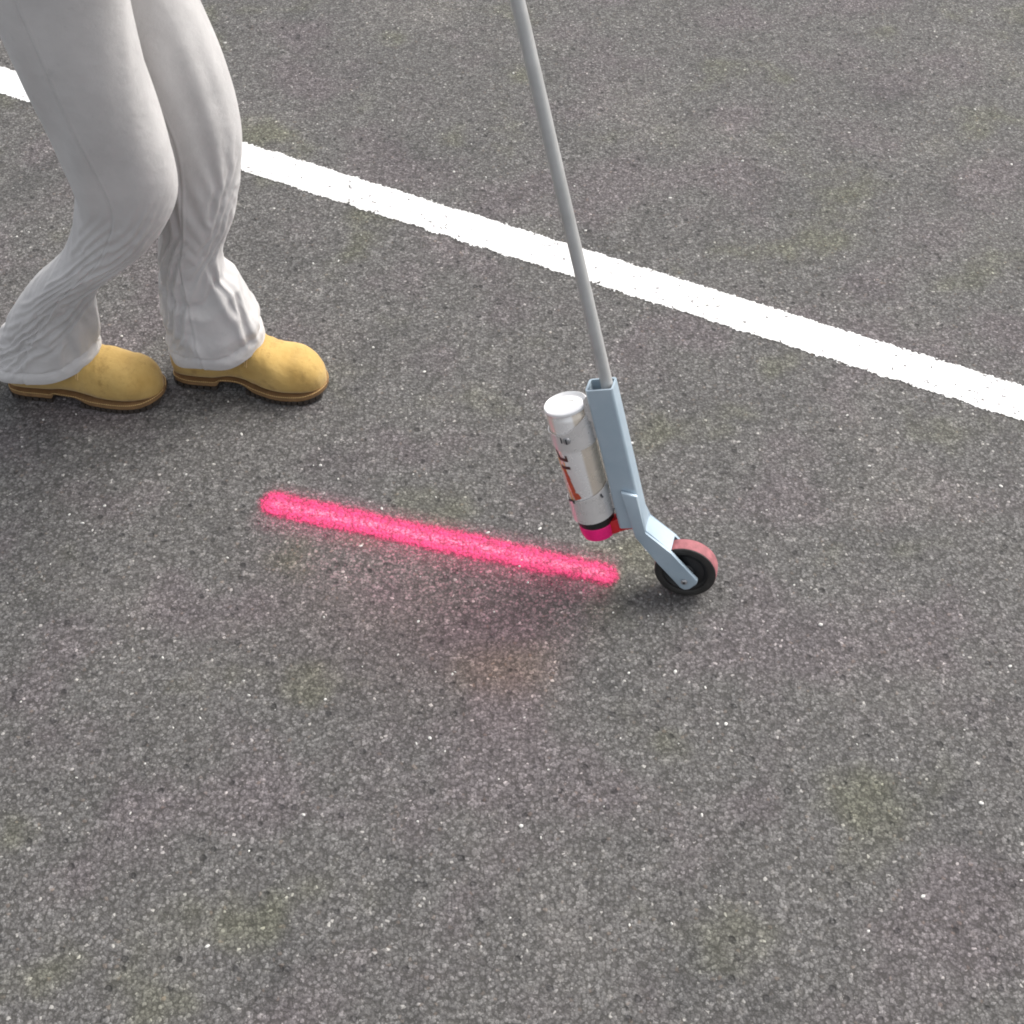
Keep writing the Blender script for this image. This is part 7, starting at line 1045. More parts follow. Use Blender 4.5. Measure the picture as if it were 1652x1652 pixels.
   -1,-1,-1,-1,-1,-1,-1,-1,2,-2,-3,-1,-1,1,-3,0,1,1,1,0,1,0,2,-1,0,1,1,1,1,1,2,2,1,1,0,1,1,1,2,0,4,1,5,2,-8,2,8,3,-8,6,-7,-5,7,2,1,-3,0,10,-1,-8,-1,12,1,-4,-2,-2,8,0,0,1,0,0,
   -1,-1,-1,-1,-1,-1,-1,-1,0,-1,-3,-1,0,-1,-1,-2,-1,0,0,0,1,1,0,1,0,1,1,1,2,2,1,0,1,0,1,0,2,1,1,5,0,4,1,4,1,-8,4,6,3,-11,3,10,-7,1,10,0,-8,-1,12,0,-6,-1,11,1,-4,-2,-2,5,-1,-1,-1,-2,
   0,0,0,0,1,1,1,0,0,1,-1,0,-1,0,-1,-1,-1,0,0,1,0,1,1,0,0,1,1,1,0,-1,-1,2,0,2,2,2,1,3,4,0,4,-1,1,2,0,-1,0,3,0,1,9,-5,-1,-1,1,11,0,-8,-2,10,-3,-6,-2,9,0,-3,-2,0,0,-1,0,1,
   0,-1,0,0,-1,0,-1,-1,-1,4,0,0,0,0,2,0,-4,1,0,-1,0,0,1,1,-1,1,2,2,1,2,2,0,3,2,1,1,3,3,0,1,-2,0,3,2,4,0,0,3,3,2,2,10,2,-7,-5,0,11,-1,-8,-2,10,-3,-6,-3,7,-3,-4,-3,2,-1,0,-1,
   0,0,-1,0,0,-2,-1,-2,-2,1,0,-1,1,0,0,-5,1,-1,0,0,0,0,1,1,-2,0,0,1,1,1,1,2,2,0,0,4,1,0,1,0,0,2,-4,1,5,3,-9,1,7,4,-10,2,9,0,0,-9,-2,10,-2,-7,-2,10,-3,-6,-2,8,-1,-2,-1,1,-1,0,
   -1,0,0,-1,-1,1,1,1,0,0,0,0,2,0,0,1,-1,1,-1,0,-1,0,0,2,0,-1,2,1,1,1,2,2,0,1,4,0,1,0,-1,0,3,0,2,-5,3,8,1,-11,2,11,3,-10,2,11,3,-1,-8,-1,9,-3,-6,-2,9,-2,-5,-3,6,-1,-2,-1,0,0,
   0,0,0,0,0,0,0,1,1,0,1,-1,0,3,-1,0,-1,-2,0,-2,-1,-1,-1,0,2,-2,0,1,1,1,1,1,0,2,1,1,0,1,1,3,-1,-1,-2,8,-5,-1,7,0,-9,1,10,3,-8,0,-1,10,0,-8,1,1,-4,-4,0,0,1,-3,-1,5,0,-1,-1,-1,
   0,0,0,0,1,0,0,-1,0,0,4,-1,1,-1,2,-1,0,-1,-1,0,-1,-1,0,0,0,0,0,0,1,1,1,0,2,2,0,0,0,0,2,0,1,-1,0,2,5,-3,-7,11,1,-10,1,9,1,-8,4,-2,10,0,-6,9,0,1,-4,-1,1,1,-5,-2,2,1,0,0,
   0,0,0,0,0,0,0,1,-1,-1,0,3,-2,2,-2,1,-1,-1,-1,-1,-1,-1,-1,-1,0,1,-1,0,1,1,0,0,2,0,0,0,1,1,0,-1,-1,5,2,-6,3,6,1,2,9,1,-10,1,10,2,-6,-6,0,9,-2,0,0,-1,4,0,-1,4,1,-3,-1,0,1,0,
   0,0,0,0,0,0,0,0,0,0,-1,-1,2,-1,2,-3,0,-1,-1,-1,0,0,-1,0,0,0,0,0,0,0,0,2,0,0,0,1,0,1,0,0,3,1,4,-1,-1,2,3,-9,1,8,1,-9,1,10,8,1,-9,1,9,-9,-1,-5,-2,9,-2,-1,5,1,-1,0,0,0,
   0,0,0,1,0,0,0,0,0,0,0,0,-1,0,-1,2,-3,1,-1,-1,-1,-1,-1,-1,-1,-1,0,0,0,0,1,1,0,0,1,0,2,0,0,1,0,0,1,0,-7,2,7,0,-10,1,9,0,-8,-1,2,10,0,-9,-1,10,3,-1,-3,1,-1,-5,-2,4,1,-1,0,0,
   0,0,0,0,0,0,0,0,0,-1,0,-1,0,-1,0,-2,1,-2,0,-1,-1,-1,-1,-1,0,0,0,0,0,0,1,0,0,1,0,1,-1,0,0,2,1,2,0,6,0,-10,1,8,0,-9,0,10,0,-7,-7,1,7,1,-6,2,9,-1,-4,-2,8,2,-3,-1,2,3,-1,0,
   0,0,1,0,0,0,0,0,0,0,-1,1,-1,1,-1,1,-2,0,-2,-1,-1,-1,0,-1,-1,0,0,0,0,1,0,0,1,1,0,0,1,0,1,0,2,-1,-3,1,6,1,-9,0,9,0,-8,0,9,3,0,-2,5,1,-1,-3,2,1,1,-4,-3,6,1,-2,0,0,2,0,
   1,1,0,0,0,0,1,-1,0,0,0,-1,0,-2,1,-2,1,-2,0,-1,-1,-1,-1,0,0,-1,0,0,0,0,0,0,1,0,1,0,0,0,1,1,-1,0,0,-7,1,6,0,-8,1,9,1,-7,1,7,3,-6,1,10,2,-4,1,4,1,6,-1,-5,5,1,-1,1,0,2,
   1,1,0,0,0,1,-1,1,0,0,1,-1,0,1,-1,1,-1,0,-2,0,-1,0,-1,-1,-1,0,0,0,0,1,1,1,0,0,-1,0,0,1,1,0,0,0,3,0,-9,0,7,0,-9,1,9,1,-6,1,7,5,-7,3,2,-2,-2,8,0,-2,7,-1,-1,4,0,-1,0,0,
   0,0,1,0,1,0,1,-1,1,1,-1,2,-1,0,-1,0,1,-1,0,-1,0,-1,0,0,0,0,0,0,1,0,0,0,0,-1,1,1,0,0,0,0,0,0,-2,3,-1,-8,0,8,1,-7,1,10,2,-4,2,5,0,-2,10,1,-4,4,2,-1,1,5,-2,0,2,0,1,0,
   1,0,0,2,1,0,1,1,0,-1,1,-1,2,1,0,0,0,0,0,0,-1,-1,-1,-1,-1,-1,-1,0,0,0,0,0,-1,0,0,0,0,1,0,0,0,-2,0,-3,5,-1,-8,0,8,1,-7,1,7,1,-2,3,1,-5,2,6,-2,-3,8,0,-1,5,2,-2,2,1,1,1,
   0,1,1,0,0,1,-1,2,0,2,-1,2,0,0,2,1,0,0,0,-1,0,0,0,0,0,0,0,0,0,0,0,0,0,1,1,0,1,0,1,0,-1,0,-2,-1,0,4,-1,-8,1,8,0,-5,3,5,-2,1,3,-2,-2,7,2,-3,4,4,-3,0,3,5,-1,3,0,1,
   1,1,1,1,1,2,1,0,2,0,3,-2,1,1,-1,0,0,1,0,0,0,0,-1,-1,0,0,0,0,0,0,0,-1,0,0,0,0,0,1,-1,0,-1,-1,-1,1,0,-1,4,-1,-5,1,5,-4,-3,3,0,-3,7,2,-6,2,8,-2,-4,8,1,-2,5,0,6,0,3,0,
   1,1,1,1,1,0,3,0,1,1,0,3,-1,1,1,0,0,0,0,0,0,0,0,0,0,0,0,0,-1,-1,-1,0,0,0,0,0,0,0,0,-1,0,-1,-1,0,0,0,-1,1,-1,0,2,1,-4,1,2,-3,1,7,-1,-5,6,3,-3,-2,9,-1,-1,1,-1,5,0,3,
   2,1,1,1,1,1,1,3,-1,1,1,0,2,0,2,0,1,0,0,0,0,0,0,0,0,0,0,0,0,0,0,0,1,1,-1,0,1,0,0,-1,-1,-1,0,1,0,0,0,0,0,-1,1,1,-2,-2,5,-1,-4,4,3,-2,-1,7,2,-3,0,7,-2,3,1,0,1,1,
   0,1,1,0,1,0,0,1,2,0,1,1,1,0,0,1,0,1,1,1,0,0,0,0,0,1,0,-1,-1,-1,-1,0,0,-1,0,0,0,-1,-1,0,-1,-1,-1,1,1,0,0,0,-1,0,1,2,-1,-4,2,3,-3,-1,5,-2,-3,5,3,5,-2,3,3,-2,2,0,4,0,
   2,1,1,1,0,2,1,1,1,0,1,1,0,0,1,1,1,0,1,1,0,0,0,1,1,0,0,0,-1,-1,0,1,0,0,0,1,0,0,0,0,0,0,0,2,2,2,0,0,-1,-1,1,3,0,-2,-1,5,0,-4,5,4,-4,-1,4,-1,4,-2,8,1,-1,1,0,1,
   4,3,3,3,3,2,2,2,5,5,1,2,3,3,2,2,2,4,2,0,1,2,5,5,2,-2,-4,-4,0,4,4,0,-2,-1,0,-2,-2,-1,-1,-1,-1,-1,1,4,7,7,4,3,0,-9,-6,5,10,0,-7,0,7,7,-8,1,9,3,-2,1,3,8,-3,7,9,3,2,5,
   4,3,3,4,4,2,2,1,1,5,4,3,3,3,3,3,2,-2,-3,0,5,6,1,-5,-7,-4,3,8,7,0,-4,-2,-2,-3,-1,0,-1,-2,-1,-1,0,0,-1,-4,2,7,8,4,3,4,-7,-14,-4,8,0,-8,1,-2,10,7,-7,-7,8,9,-3,-4,6,4,-1,5,7,3,
   4,6,4,2,2,5,5,4,3,3,5,4,4,5,3,-1,-5,-4,4,9,3,-5,-8,-4,5,13,10,1,-5,-4,-4,-4,1,2,-1,-2,-1,1,0,0,-1,0,-1,-6,-7,0,5,7,2,-1,5,2,-12,-15,2,3,-11,-9,-4,0,10,3,-8,-6,7,7,-2,1,6,2,1,4,
   3,2,4,5,2,1,3,6,6,5,5,4,6,3,-2,-5,0,8,7,-2,-8,-4,7,15,13,1,-7,-7,-8,-3,4,3,-2,-3,-2,1,2,1,1,1,2,1,0,-3,-8,-8,-1,4,7,2,-5,-2,6,0,-13,-5,7,-1,-12,-8,-4,4,6,-2,-7,-4,5,2,-2,3,4,3,
   1,3,1,2,5,3,0,0,3,4,3,0,3,-2,-5,2,8,5,-2,-4,5,14,17,8,-4,-8,-8,0,10,5,-2,-4,0,3,4,2,0,1,1,1,0,1,2,2,-4,-10,-8,0,2,6,5,-3,-7,3,6,-6,-8,6,7,-4,-9,-5,3,6,1,-4,-4,-1,3,0,-1,1,
   0,0,1,1,0,2,2,0,-2,1,2,-4,-2,-4,2,6,3,0,2,8,14,16,4,-6,-8,1,13,7,-2,-4,2,6,3,-1,-1,0,1,0,0,0,4,4,3,3,1,-4,-12,-11,-1,-1,1,5,-1,-9,-1,5,-4,-9,1,7,0,-7,-7,1,7,3,-2,-2,-2,0,0,0,
   -1,-1,0,0,0,0,2,1,-2,-4,6,-5,-5,-10,4,0,-1,2,7,4,11,-1,-11,-6,11,9,-3,-6,1,5,-1,-4,0,0,0,1,1,0,0,0,-3,-3,-1,2,5,2,-5,-15,-15,-3,-1,-3,4,1,-8,-2,5,-3,-9,-2,6,1,-6,-7,-3,3,0,-2,-2,-2,-1,-1,
   -2,-2,-2,-2,-2,-2,-2,-1,0,4,-22,11,-3,-5,-10,-3,-7,-9,-5,-6,1,-18,11,5,-4,-4,-1,2,-2,-3,-1,3,-1,3,2,1,0,0,0,0,1,1,-1,-4,-4,3,5,-1,-12,-16,-5,0,-5,3,0,-8,-4,4,-2,-9,-5,3,0,-6,-8,-5,0,-3,-3,-2,-2,-2,
   -3,-3,-3,-3,-2,-3,-4,-4,-3,-9,17,-18,-10,2,-21,-1,28,30,-3,-6,-20,-8,2,-3,-1,-2,1,3,0,1,2,-1,2,1,0,-1,-1,-1,-1,0,-1,1,1,0,-1,-5,-2,4,1,-6,-15,-10,-1,-8,0,-2,-8,-6,-1,-4,-8,-6,-2,-3,-5,-6,-5,-2,-3,-3,-3,-3,
   -3,-3,-3,-3,-3,-2,-2,-2,-3,-4,-13,12,11,16,35,10,-15,-16,10,17,9,18,-9,7,6,7,6,5,8,7,6,6,3,1,1,0,0,0,0,-1,-1,-3,-2,-1,-1,-1,-3,-5,-1,0,-1,-7,-11,-6,-8,-3,-2,-6,-6,-2,-3,-6,-4,-1,-1,-3,-3,-2,-2,-3,-3,-3,
  ],
  [
   0,0,0,0,0,0,0,0,0,0,0,0,0,0,0,0,0,0,0,0,0,0,0,0,0,0,0,0,0,0,0,0,0,0,0,0,0,0,0,0,0,0,0,0,0,0,0,0,0,0,0,0,0,0,0,0,0,0,0,0,0,0,0,0,0,0,0,0,0,0,0,0,
   0,0,0,0,0,0,0,0,0,0,0,0,0,0,0,0,0,0,0,0,0,0,0,0,0,0,0,0,0,0,0,0,0,0,0,0,0,0,0,0,0,0,0,0,0,0,0,0,0,0,0,0,0,0,0,0,0,0,0,0,0,0,0,0,0,0,0,0,0,0,0,0,
   1,1,0,0,0,0,0,0,0,0,0,0,0,0,0,0,0,0,0,0,0,0,0,0,0,0,0,0,0,0,0,0,0,0,0,0,0,0,0,0,0,0,0,0,0,0,0,0,0,0,0,0,0,0,0,0,0,0,0,0,0,0,0,1,1,1,1,1,1,1,1,1,
   -1,1,2,0,0,-1,-1,-1,-1,-1,0,0,0,0,0,0,0,0,0,0,0,0,-1,0,-1,-1,-1,-1,-1,-1,0,-1,-1,-1,0,-1,-2,-2,0,0,-1,-1,-1,0,0,-1,-1,0,0,0,0,0,0,0,0,0,0,0,0,0,0,0,1,0,1,1,0,0,0,0,1,0,
   0,-1,-4,-1,-1,-1,-1,0,0,0,-1,-1,0,0,0,0,-1,-1,-1,0,-1,-2,0,-2,-1,-1,-2,-2,-2,-1,-2,-1,-1,-2,-2,-1,-1,-2,-3,-1,-1,-1,-2,-1,0,0,0,-2,0,1,1,0,0,1,0,0,0,0,0,0,0,0,0,1,-1,-1,0,0,0,1,-2,-1,
   -1,-4,-1,-1,-1,-1,0,-1,-1,-1,-1,0,0,0,0,-1,0,-1,-1,-2,0,0,-2,-1,-2,-1,-1,-1,-1,-1,-2,-1,-1,-2,-1,-3,-3,-2,-3,-2,-1,-2,-1,-4,-2,0,-2,-1,-3,0,0,1,1,0,1,0,0,0,0,0,0,0,0,-1,-1,0,0,0,-1,-2,-1,-1,
   0,-1,-2,-2,-1,0,-1,-1,0,-1,-1,-1,-1,0,0,0,-1,0,-1,-1,-2,-1,0,-1,-1,-1,-1,-1,-1,-4,-1,-3,-4,-1,-2,-1,-1,-2,-2,-6,-2,0,-1,-2,-5,-2,1,0,-1,-4,1,0,0,0,0,1,0,0,0,0,0,0,0,0,-1,-1,-1,-1,0,0,-1,-2,
   -1,0,0,0,0,0,0,0,-1,0,0,-1,-1,-1,0,0,0,-1,0,0,0,0,-1,0,0,-2,-1,-3,-4,-2,-2,-2,-1,-3,-1,-2,-1,-1,-3,-1,-6,-2,-1,-1,-2,-5,-2,0,0,-1,-3,0,-1,0,0,0,0,0,0,0,1,1,0,-1,0,0,0,0,0,0,0,0,
   0,0,1,0,0,0,0,0,0,0,-1,-1,-1,0,0,0,0,0,0,0,0,-1,1,0,0,0,-1,0,0,-1,-3,-1,-2,0,-4,0,-2,-3,0,-1,-1,-6,-1,0,0,-2,-4,0,0,0,-3,0,1,0,0,0,0,0,0,0,0,0,0,0,0,0,0,0,0,0,0,0,
   -1,0,0,0,0,0,0,0,0,0,1,0,-1,-1,-1,0,0,1,0,0,0,0,-2,0,0,0,0,0,0,0,0,-2,0,-2,0,-3,-2,-1,-3,0,-1,-1,-6,0,0,1,-1,-5,0,-1,0,-3,0,-1,0,0,0,0,0,0,0,0,0,0,0,0,1,1,0,0,0,0,
   0,0,0,1,0,0,0,0,0,0,0,0,0,-1,0,0,0,-1,-1,-2,-1,0,0,-1,0,1,0,1,0,0,0,0,-2,-1,0,0,1,0,-1,0,0,1,-1,-5,-1,0,0,-1,-2,0,0,-1,0,0,0,0,1,0,0,0,0,0,0,0,0,0,0,0,1,0,0,0,
   0,0,1,0,0,0,0,0,0,0,0,0,0,-1,-1,0,0,0,-1,0,0,0,0,0,0,-1,1,0,1,1,0,1,1,1,0,0,0,0,1,-4,0,-4,1,-1,-3,-1,0,0,-1,1,0,0,-4,1,-1,0,-1,1,1,0,0,1,0,0,1,0,0,0,0,0,-1,0,
   0,1,0,0,0,0,0,0,0,0,0,1,0,-1,-2,-1,1,0,0,-1,0,0,0,-2,-3,-2,-2,0,0,0,1,0,0,-2,-4,-4,-4,-1,-2,1,-5,1,-4,-1,0,-4,-4,0,0,1,1,0,-1,-1,0,-2,1,-1,0,0,1,0,0,0,0,1,0,0,0,-1,0,0,
   0,0,0,0,0,0,0,0,0,0,0,0,0,1,-1,-1,-1,1,1,0,-1,0,-1,-1,-1,-1,-1,-2,0,0,0,-1,1,1,1,0,-1,-4,0,-2,0,-4,0,1,-1,1,1,-4,-4,-1,0,-1,2,-4,-2,0,-2,0,0,0,-1,0,0,0,1,0,1,1,0,0,0,0,
   0,1,1,1,1,1,1,0,0,0,0,0,0,0,0,-2,0,0,1,1,-1,-1,1,1,0,0,-1,-1,-1,1,0,1,-1,1,1,1,0,1,-4,-5,1,1,-3,-1,1,-1,-2,1,0,-5,-4,1,-2,0,-1,0,0,0,0,1,1,0,-1,0,0,1,0,0,-1,0,0,0,
   1,0,0,0,0,0,0,0,0,0,0,0,1,0,1,0,-3,0,0,1,1,-1,0,1,1,0,0,0,0,0,0,1,1,0,-1,-2,-1,0,0,-1,-5,0,-1,-5,-1,1,1,-1,1,1,1,-2,0,1,1,-1,0,1,0,1,0,-1,1,1,0,0,1,0,0,-1,1,0,
   0,1,1,0,0,0,0,1,0,0,0,0,0,0,0,1,0,-3,1,1,0,1,-1,1,1,1,1,1,1,-1,-3,-5,-3,0,-1,-1,2,-1,1,1,1,-4,2,0,-6,0,1,1,1,0,0,0,0,0,-1,1,0,0,1,1,1,0,1,1,1,1,0,-1,0,1,0,1,
   1,0,0,1,1,1,1,0,1,0,0,0,0,1,0,0,0,0,-3,0,1,0,1,0,2,1,1,1,-3,-3,-1,2,-1,-4,1,2,-3,2,1,1,1,1,1,1,1,-4,0,2,0,-2,0,0,-1,1,0,0,0,-2,0,0,-1,0,0,0,1,1,-1,0,0,0,0,0,
   0,1,1,1,0,0,0,1,0,1,1,0,0,0,0,0,1,1,0,-1,1,1,0,1,1,2,2,-1,1,2,2,1,1,1,-2,1,0,-3,0,1,0,1,-2,2,2,0,-1,1,-1,1,-3,-2,0,-3,1,-1,1,1,-2,0,0,1,1,1,1,0,0,0,0,0,1,1,
   1,0,0,0,1,0,0,0,0,0,0,1,0,0,1,0,0,0,1,0,-1,1,0,0,0,0,0,2,1,0,1,1,2,2,3,-1,2,2,0,2,2,0,1,1,0,2,-2,-2,1,-1,1,1,-1,1,-1,0,-1,1,0,0,1,1,-1,1,1,-1,-1,0,0,0,0,1,
   1,1,1,1,1,1,1,1,1,0,0,0,0,0,0,1,0,0,0,0,0,-1,2,0,0,0,1,1,2,2,1,0,2,2,1,3,2,2,2,0,0,3,1,-2,2,0,3,0,-2,2,0,0,0,1,0,1,1,-2,1,-3,0,0,1,-2,0,0,1,1,0,1,1,1,
   1,1,1,1,1,1,0,0,1,1,0,0,1,0,0,0,1,0,0,0,0,0,0,2,0,1,0,1,1,1,1,1,0,1,1,0,0,0,2,2,1,0,2,2,-1,2,-1,-2,2,-2,1,-1,2,-1,1,-2,0,3,-1,1,-2,1,1,1,-1,0,1,-1,0,0,1,0,
   0,1,1,1,0,1,0,0,1,0,0,0,0,1,0,0,0,1,1,1,1,1,0,0,2,0,2,0,1,1,2,2,1,1,1,1,2,2,0,2,2,2,0,1,1,-1,1,2,-1,2,0,0,0,0,-1,0,-3,0,2,1,0,1,1,0,-2,1,-1,0,1,1,1,1,
   1,0,0,0,1,0,1,0,0,2,1,0,0,0,1,0,0,0,0,0,0,0,0,0,0,2,0,2,0,2,1,1,2,1,1,2,2,2,1,-1,3,1,2,1,2,1,1,0,-1,1,0,3,-2,1,0,1,1,-4,1,0,1,-4,0,1,1,-1,0,1,0,1,0,1,
   1,1,1,1,0,1,1,0,0,0,0,0,0,0,0,1,0,0,0,0,0,0,1,0,0,0,1,1,2,0,1,1,1,1,2,2,2,1,3,2,-1,2,1,2,0,2,0,2,1,0,0,-1,1,0,1,0,1,1,-4,1,0,0,-4,1,1,-1,0,-1,1,0,1,0,
   0,0,0,0,0,0,0,1,-1,0,2,1,0,0,0,0,1,0,0,1,1,1,0,0,0,0,0,0,1,1,1,1,1,2,1,1,1,2,1,2,2,0,2,0,1,-1,1,-1,2,-1,2,0,0,0,0,1,0,1,1,0,1,1,0,0,1,0,-1,1,0,1,0,1,
   1,1,0,0,1,0,1,0,0,0,0,0,0,1,0,0,0,1,1,0,0,0,0,0,0,0,0,0,0,1,0,1,1,0,0,1,1,1,0,1,2,1,-1,1,1,1,-1,1,0,0,-2,0,0,-1,0,-2,1,0,0,-4,0,1,0,-5,-1,1,0,-1,1,1,1,0,
   -1,-1,0,0,-1,0,0,1,0,0,0,1,0,0,0,0,0,0,0,0,0,0,0,0,0,0,0,0,-1,-1,0,0,-1,0,1,0,0,0,1,0,-1,1,1,-1,1,0,1,-1,-1,1,0,0,1,0,-2,1,-1,0,0,0,-3,0,1,0,-3,1,1,0,1,0,0,1,
   0,-1,-1,-1,0,0,0,0,0,-1,1,1,1,0,1,0,0,0,0,0,0,0,0,0,0,0,-1,-1,0,0,0,0,0,0,-1,-1,0,0,1,1,0,-1,1,1,-2,1,0,1,0,-2,1,-1,0,0,1,1,1,-1,0,0,0,0,0,0,-1,0,2,1,-1,1,1,-1,
   -1,0,0,0,0,0,0,1,1,0,-1,0,0,0,0,0,0,0,0,0,0,0,0,0,0,-1,0,0,0,0,-1,-1,0,-1,0,0,-1,-1,-2,0,1,0,-2,0,1,-2,0,-1,1,1,-2,1,-1,0,1,-2,0,1,0,1,1,1,1,1,0,0,1,2,2,-2,-2,-1,
   0,0,0,-1,-1,-1,-1,0,1,1,0,1,0,0,0,1,1,1,0,0,0,0,0,0,-1,-1,-1,-1,-1,-1,0,-1,-1,0,0,0,0,0,-1,-3,0,0,1,-1,0,1,-1,1,0,1,1,-2,2,1,-1,0,-3,1,0,1,-1,-1,-1,2,1,-1,1,2,-2,0,0,0,
   0,-1,-1,0,0,0,0,0,1,0,-1,0,2,0,0,0,0,0,1,0,0,0,0,0,0,0,0,0,0,0,-1,0,0,0,-1,-1,-1,0,1,0,-3,1,0,1,2,0,2,-1,1,0,1,2,-3,1,1,1,1,-3,2,0,1,-2,1,-1,3,0,0,-3,0,0,1,1,
   -1,1,1,0,0,0,0,0,0,0,0,-1,0,0,0,0,0,0,0,0,0,0,0,1,0,1,0,0,0,0,1,0,-1,-2,-1,0,1,1,0,1,2,-1,1,1,-2,2,-1,2,-2,1,0,0,2,-2,1,1,1,0,-3,1,1,1,-1,2,0,3,-3,2,2,1,0,-1,
   1,0,0,1,0,0,0,-1,-1,-1,1,0,1,0,0,0,0,0,0,1,0,0,0,0,1,1,1,1,0,0,-2,-1,1,1,1,1,1,-2,0,1,0,1,0,-1,1,-1,3,-1,2,0,0,1,0,1,-2,1,0,3,2,-1,2,1,1,-1,2,-2,2,-1,-1,0,-1,0,
   1,0,0,0,1,0,0,0,0,1,0,0,0,2,0,1,0,0,0,0,1,0,0,0,1,0,-1,-2,-1,-1,1,1,-1,0,0,1,-2,1,1,0,1,0,-1,2,0,2,-2,3,0,1,2,-1,2,1,1,-1,1,-1,1,1,-3,3,2,1,-2,2,-1,0,0,0,1,1,
   -1,0,0,0,0,1,0,0,1,0,0,0,-1,1,1,0,1,1,0,0,0,0,0,0,0,0,0,1,1,1,0,0,0,0,1,-2,1,1,0,1,0,-1,2,-1,2,0,2,-1,2,0,-1,2,-2,1,2,1,-1,0,1,1,2,-2,2,2,1,-2,2,2,1,2,1,0,
   1,1,1,1,1,1,2,0,1,2,0,1,1,0,1,0,0,0,1,1,0,1,0,0,0,1,0,0,0,0,0,-1,1,2,-2,1,1,0,1,0,-1,3,1,1,-2,1,0,1,0,1,1,0,2,-1,0,0,2,3,-1,2,2,-1,-2,2,3,1,-1,1,2,-1,-1,0,
   2,2,1,1,1,1,1,1,0,1,0,0,0,1,1,1,1,0,0,0,1,0,1,0,1,0,1,0,0,0,0,1,1,-2,2,0,1,1,0,-1,3,-2,1,1,2,-1,2,1,1,1,2,1,1,2,0,1,2,0,1,2,1,2,-1,-3,1,3,0,-3,-2,0,1,1,
   -1,-2,-1,0,0,0,0,1,-1,1,1,0,1,0,0,0,0,1,1,0,0,1,0,0,0,1,0,0,0,0,1,2,-1,1,0,2,0,0,-1,3,-1,2,-2,1,1,2,-2,2,1,2,1,1,2,1,2,0,1,1,1,-3,1,1,2,-1,-4,1,3,1,1,2,2,1,
   -1,1,2,1,1,1,1,1,0,0,2,0,0,0,1,0,0,0,0,1,1,0,1,0,0,0,1,1,1,1,1,-1,1,0,1,1,0,0,3,-1,2,0,2,-1,2,0,2,-2,3,0,1,2,-1,1,0,1,-2,1,1,0,-3,2,1,2,0,-4,1,2,-1,0,-2,-1,
   1,-1,-2,-2,-2,-2,-2,-1,0,0,1,0,0,0,0,1,1,1,0,0,0,1,0,1,1,1,1,1,0,0,0,1,0,2,2,-1,0,3,0,2,0,2,0,1,1,2,1,2,0,2,0,2,2,1,0,0,1,-3,1,2,1,-4,1,2,1,0,-1,1,1,-2,0,1,
   0,1,1,1,1,0,0,0,0,-1,0,0,0,0,-1,0,0,0,1,1,0,0,1,0,0,0,1,1,1,1,1,1,2,2,0,0,3,-1,1,0,1,1,1,1,-1,1,2,0,0,0,2,-2,2,0,1,1,0,1,-4,0,1,1,-4,0,2,1,-3,0,2,1,2,-1,
   1,0,-1,-1,-1,1,1,1,1,-1,-1,0,0,0,1,1,0,0,0,0,1,1,0,1,0,0,0,1,1,1,1,1,1,0,0,3,0,1,0,2,1,0,1,1,0,1,-1,2,-1,1,-1,1,-2,0,-1,-2,1,0,1,-4,0,1,0,-4,0,2,0,-3,0,1,-1,0,
   -1,-1,0,1,1,-1,-1,-1,0,0,0,1,0,0,0,0,1,0,0,0,0,0,1,0,0,0,1,1,1,1,1,1,1,-1,1,1,0,0,2,0,0,1,1,1,0,-2,1,-1,1,-2,1,-1,1,0,1,1,-3,2,1,1,-3,0,2,0,-4,0,2,0,-3,0,0,1,
   -1,0,0,-1,-1,0,0,-1,-1,0,0,0,0,0,0,0,0,1,0,0,0,0,0,1,1,0,1,0,1,1,1,1,-1,2,2,0,1,2,0,0,0,1,1,0,2,1,-1,1,-1,1,-1,1,-1,0,0,0,2,-2,1,1,-1,-1,0,1,1,-4,0,2,0,-2,-1,-2,
   0,0,0,0,0,-1,-1,0,0,0,-1,0,0,0,0,0,0,0,1,0,0,0,0,0,0,1,0,1,0,0,0,-1,1,1,0,0,1,0,0,0,1,1,1,0,-1,1,1,-1,1,-1,0,-1,1,-1,0,0,0,-1,-1,0,1,1,-1,-1,1,1,-3,0,1,0,0,1,
   1,0,0,0,-1,0,0,0,0,0,0,0,0,0,0,0,0,0,0,1,0,0,0,0,0,0,0,0,1,1,0,1,1,1,0,1,0,0,0,1,1,-1,0,1,1,-1,1,1,-1,1,-1,1,-1,0,-1,-1,0,1,-1,1,0,-1,1,0,0,2,1,-3,0,1,0,-1,
   -1,0,0,-1,0,0,0,0,0,0,0,0,0,0,0,0,0,0,0,0,1,0,0,0,0,0,0,0,0,0,1,1,1,-1,0,0,0,-1,0,1,0,0,-1,1,1,1,1,0,1,-1,1,-1,0,0,0,1,-2,1,1,-2,0,-2,1,2,-2,-1,1,0,-2,0,0,1,
   0,0,-1,0,0,0,0,0,0,0,0,0,0,0,0,0,0,0,0,0,0,1,1,1,1,0,0,0,0,0,0,0,0,1,1,0,0,1,1,0,0,0,0,0,0,0,-2,1,-1,1,0,1,-1,0,0,-1,0,-3,0,1,0,0,-1,0,1,-2,0,2,0,-2,0,-1,
   0,0,0,0,0,0,0,0,0,0,0,0,0,0,0,0,0,0,0,0,0,0,0,0,0,1,1,1,0,0,0,1,0,0,0,0,0,1,1,0,0,0,0,-1,0,0,1,-1,1,-2,0,-1,0,-1,-2,1,1,0,-3,1,1,0,-3,0,1,1,-2,0,1,1,-1,0,
   0,-1,0,0,0,0,0,0,0,0,0,0,0,0,0,0,0,0,0,0,0,0,0,0,0,0,0,0,1,1,1,0,1,1,0,0,1,1,0,0,0,1,1,0,-1,1,-1,0,-1,1,-1,0,0,0,1,0,0,1,0,-1,1,1,1,-2,-2,1,0,-2,0,0,1,0,
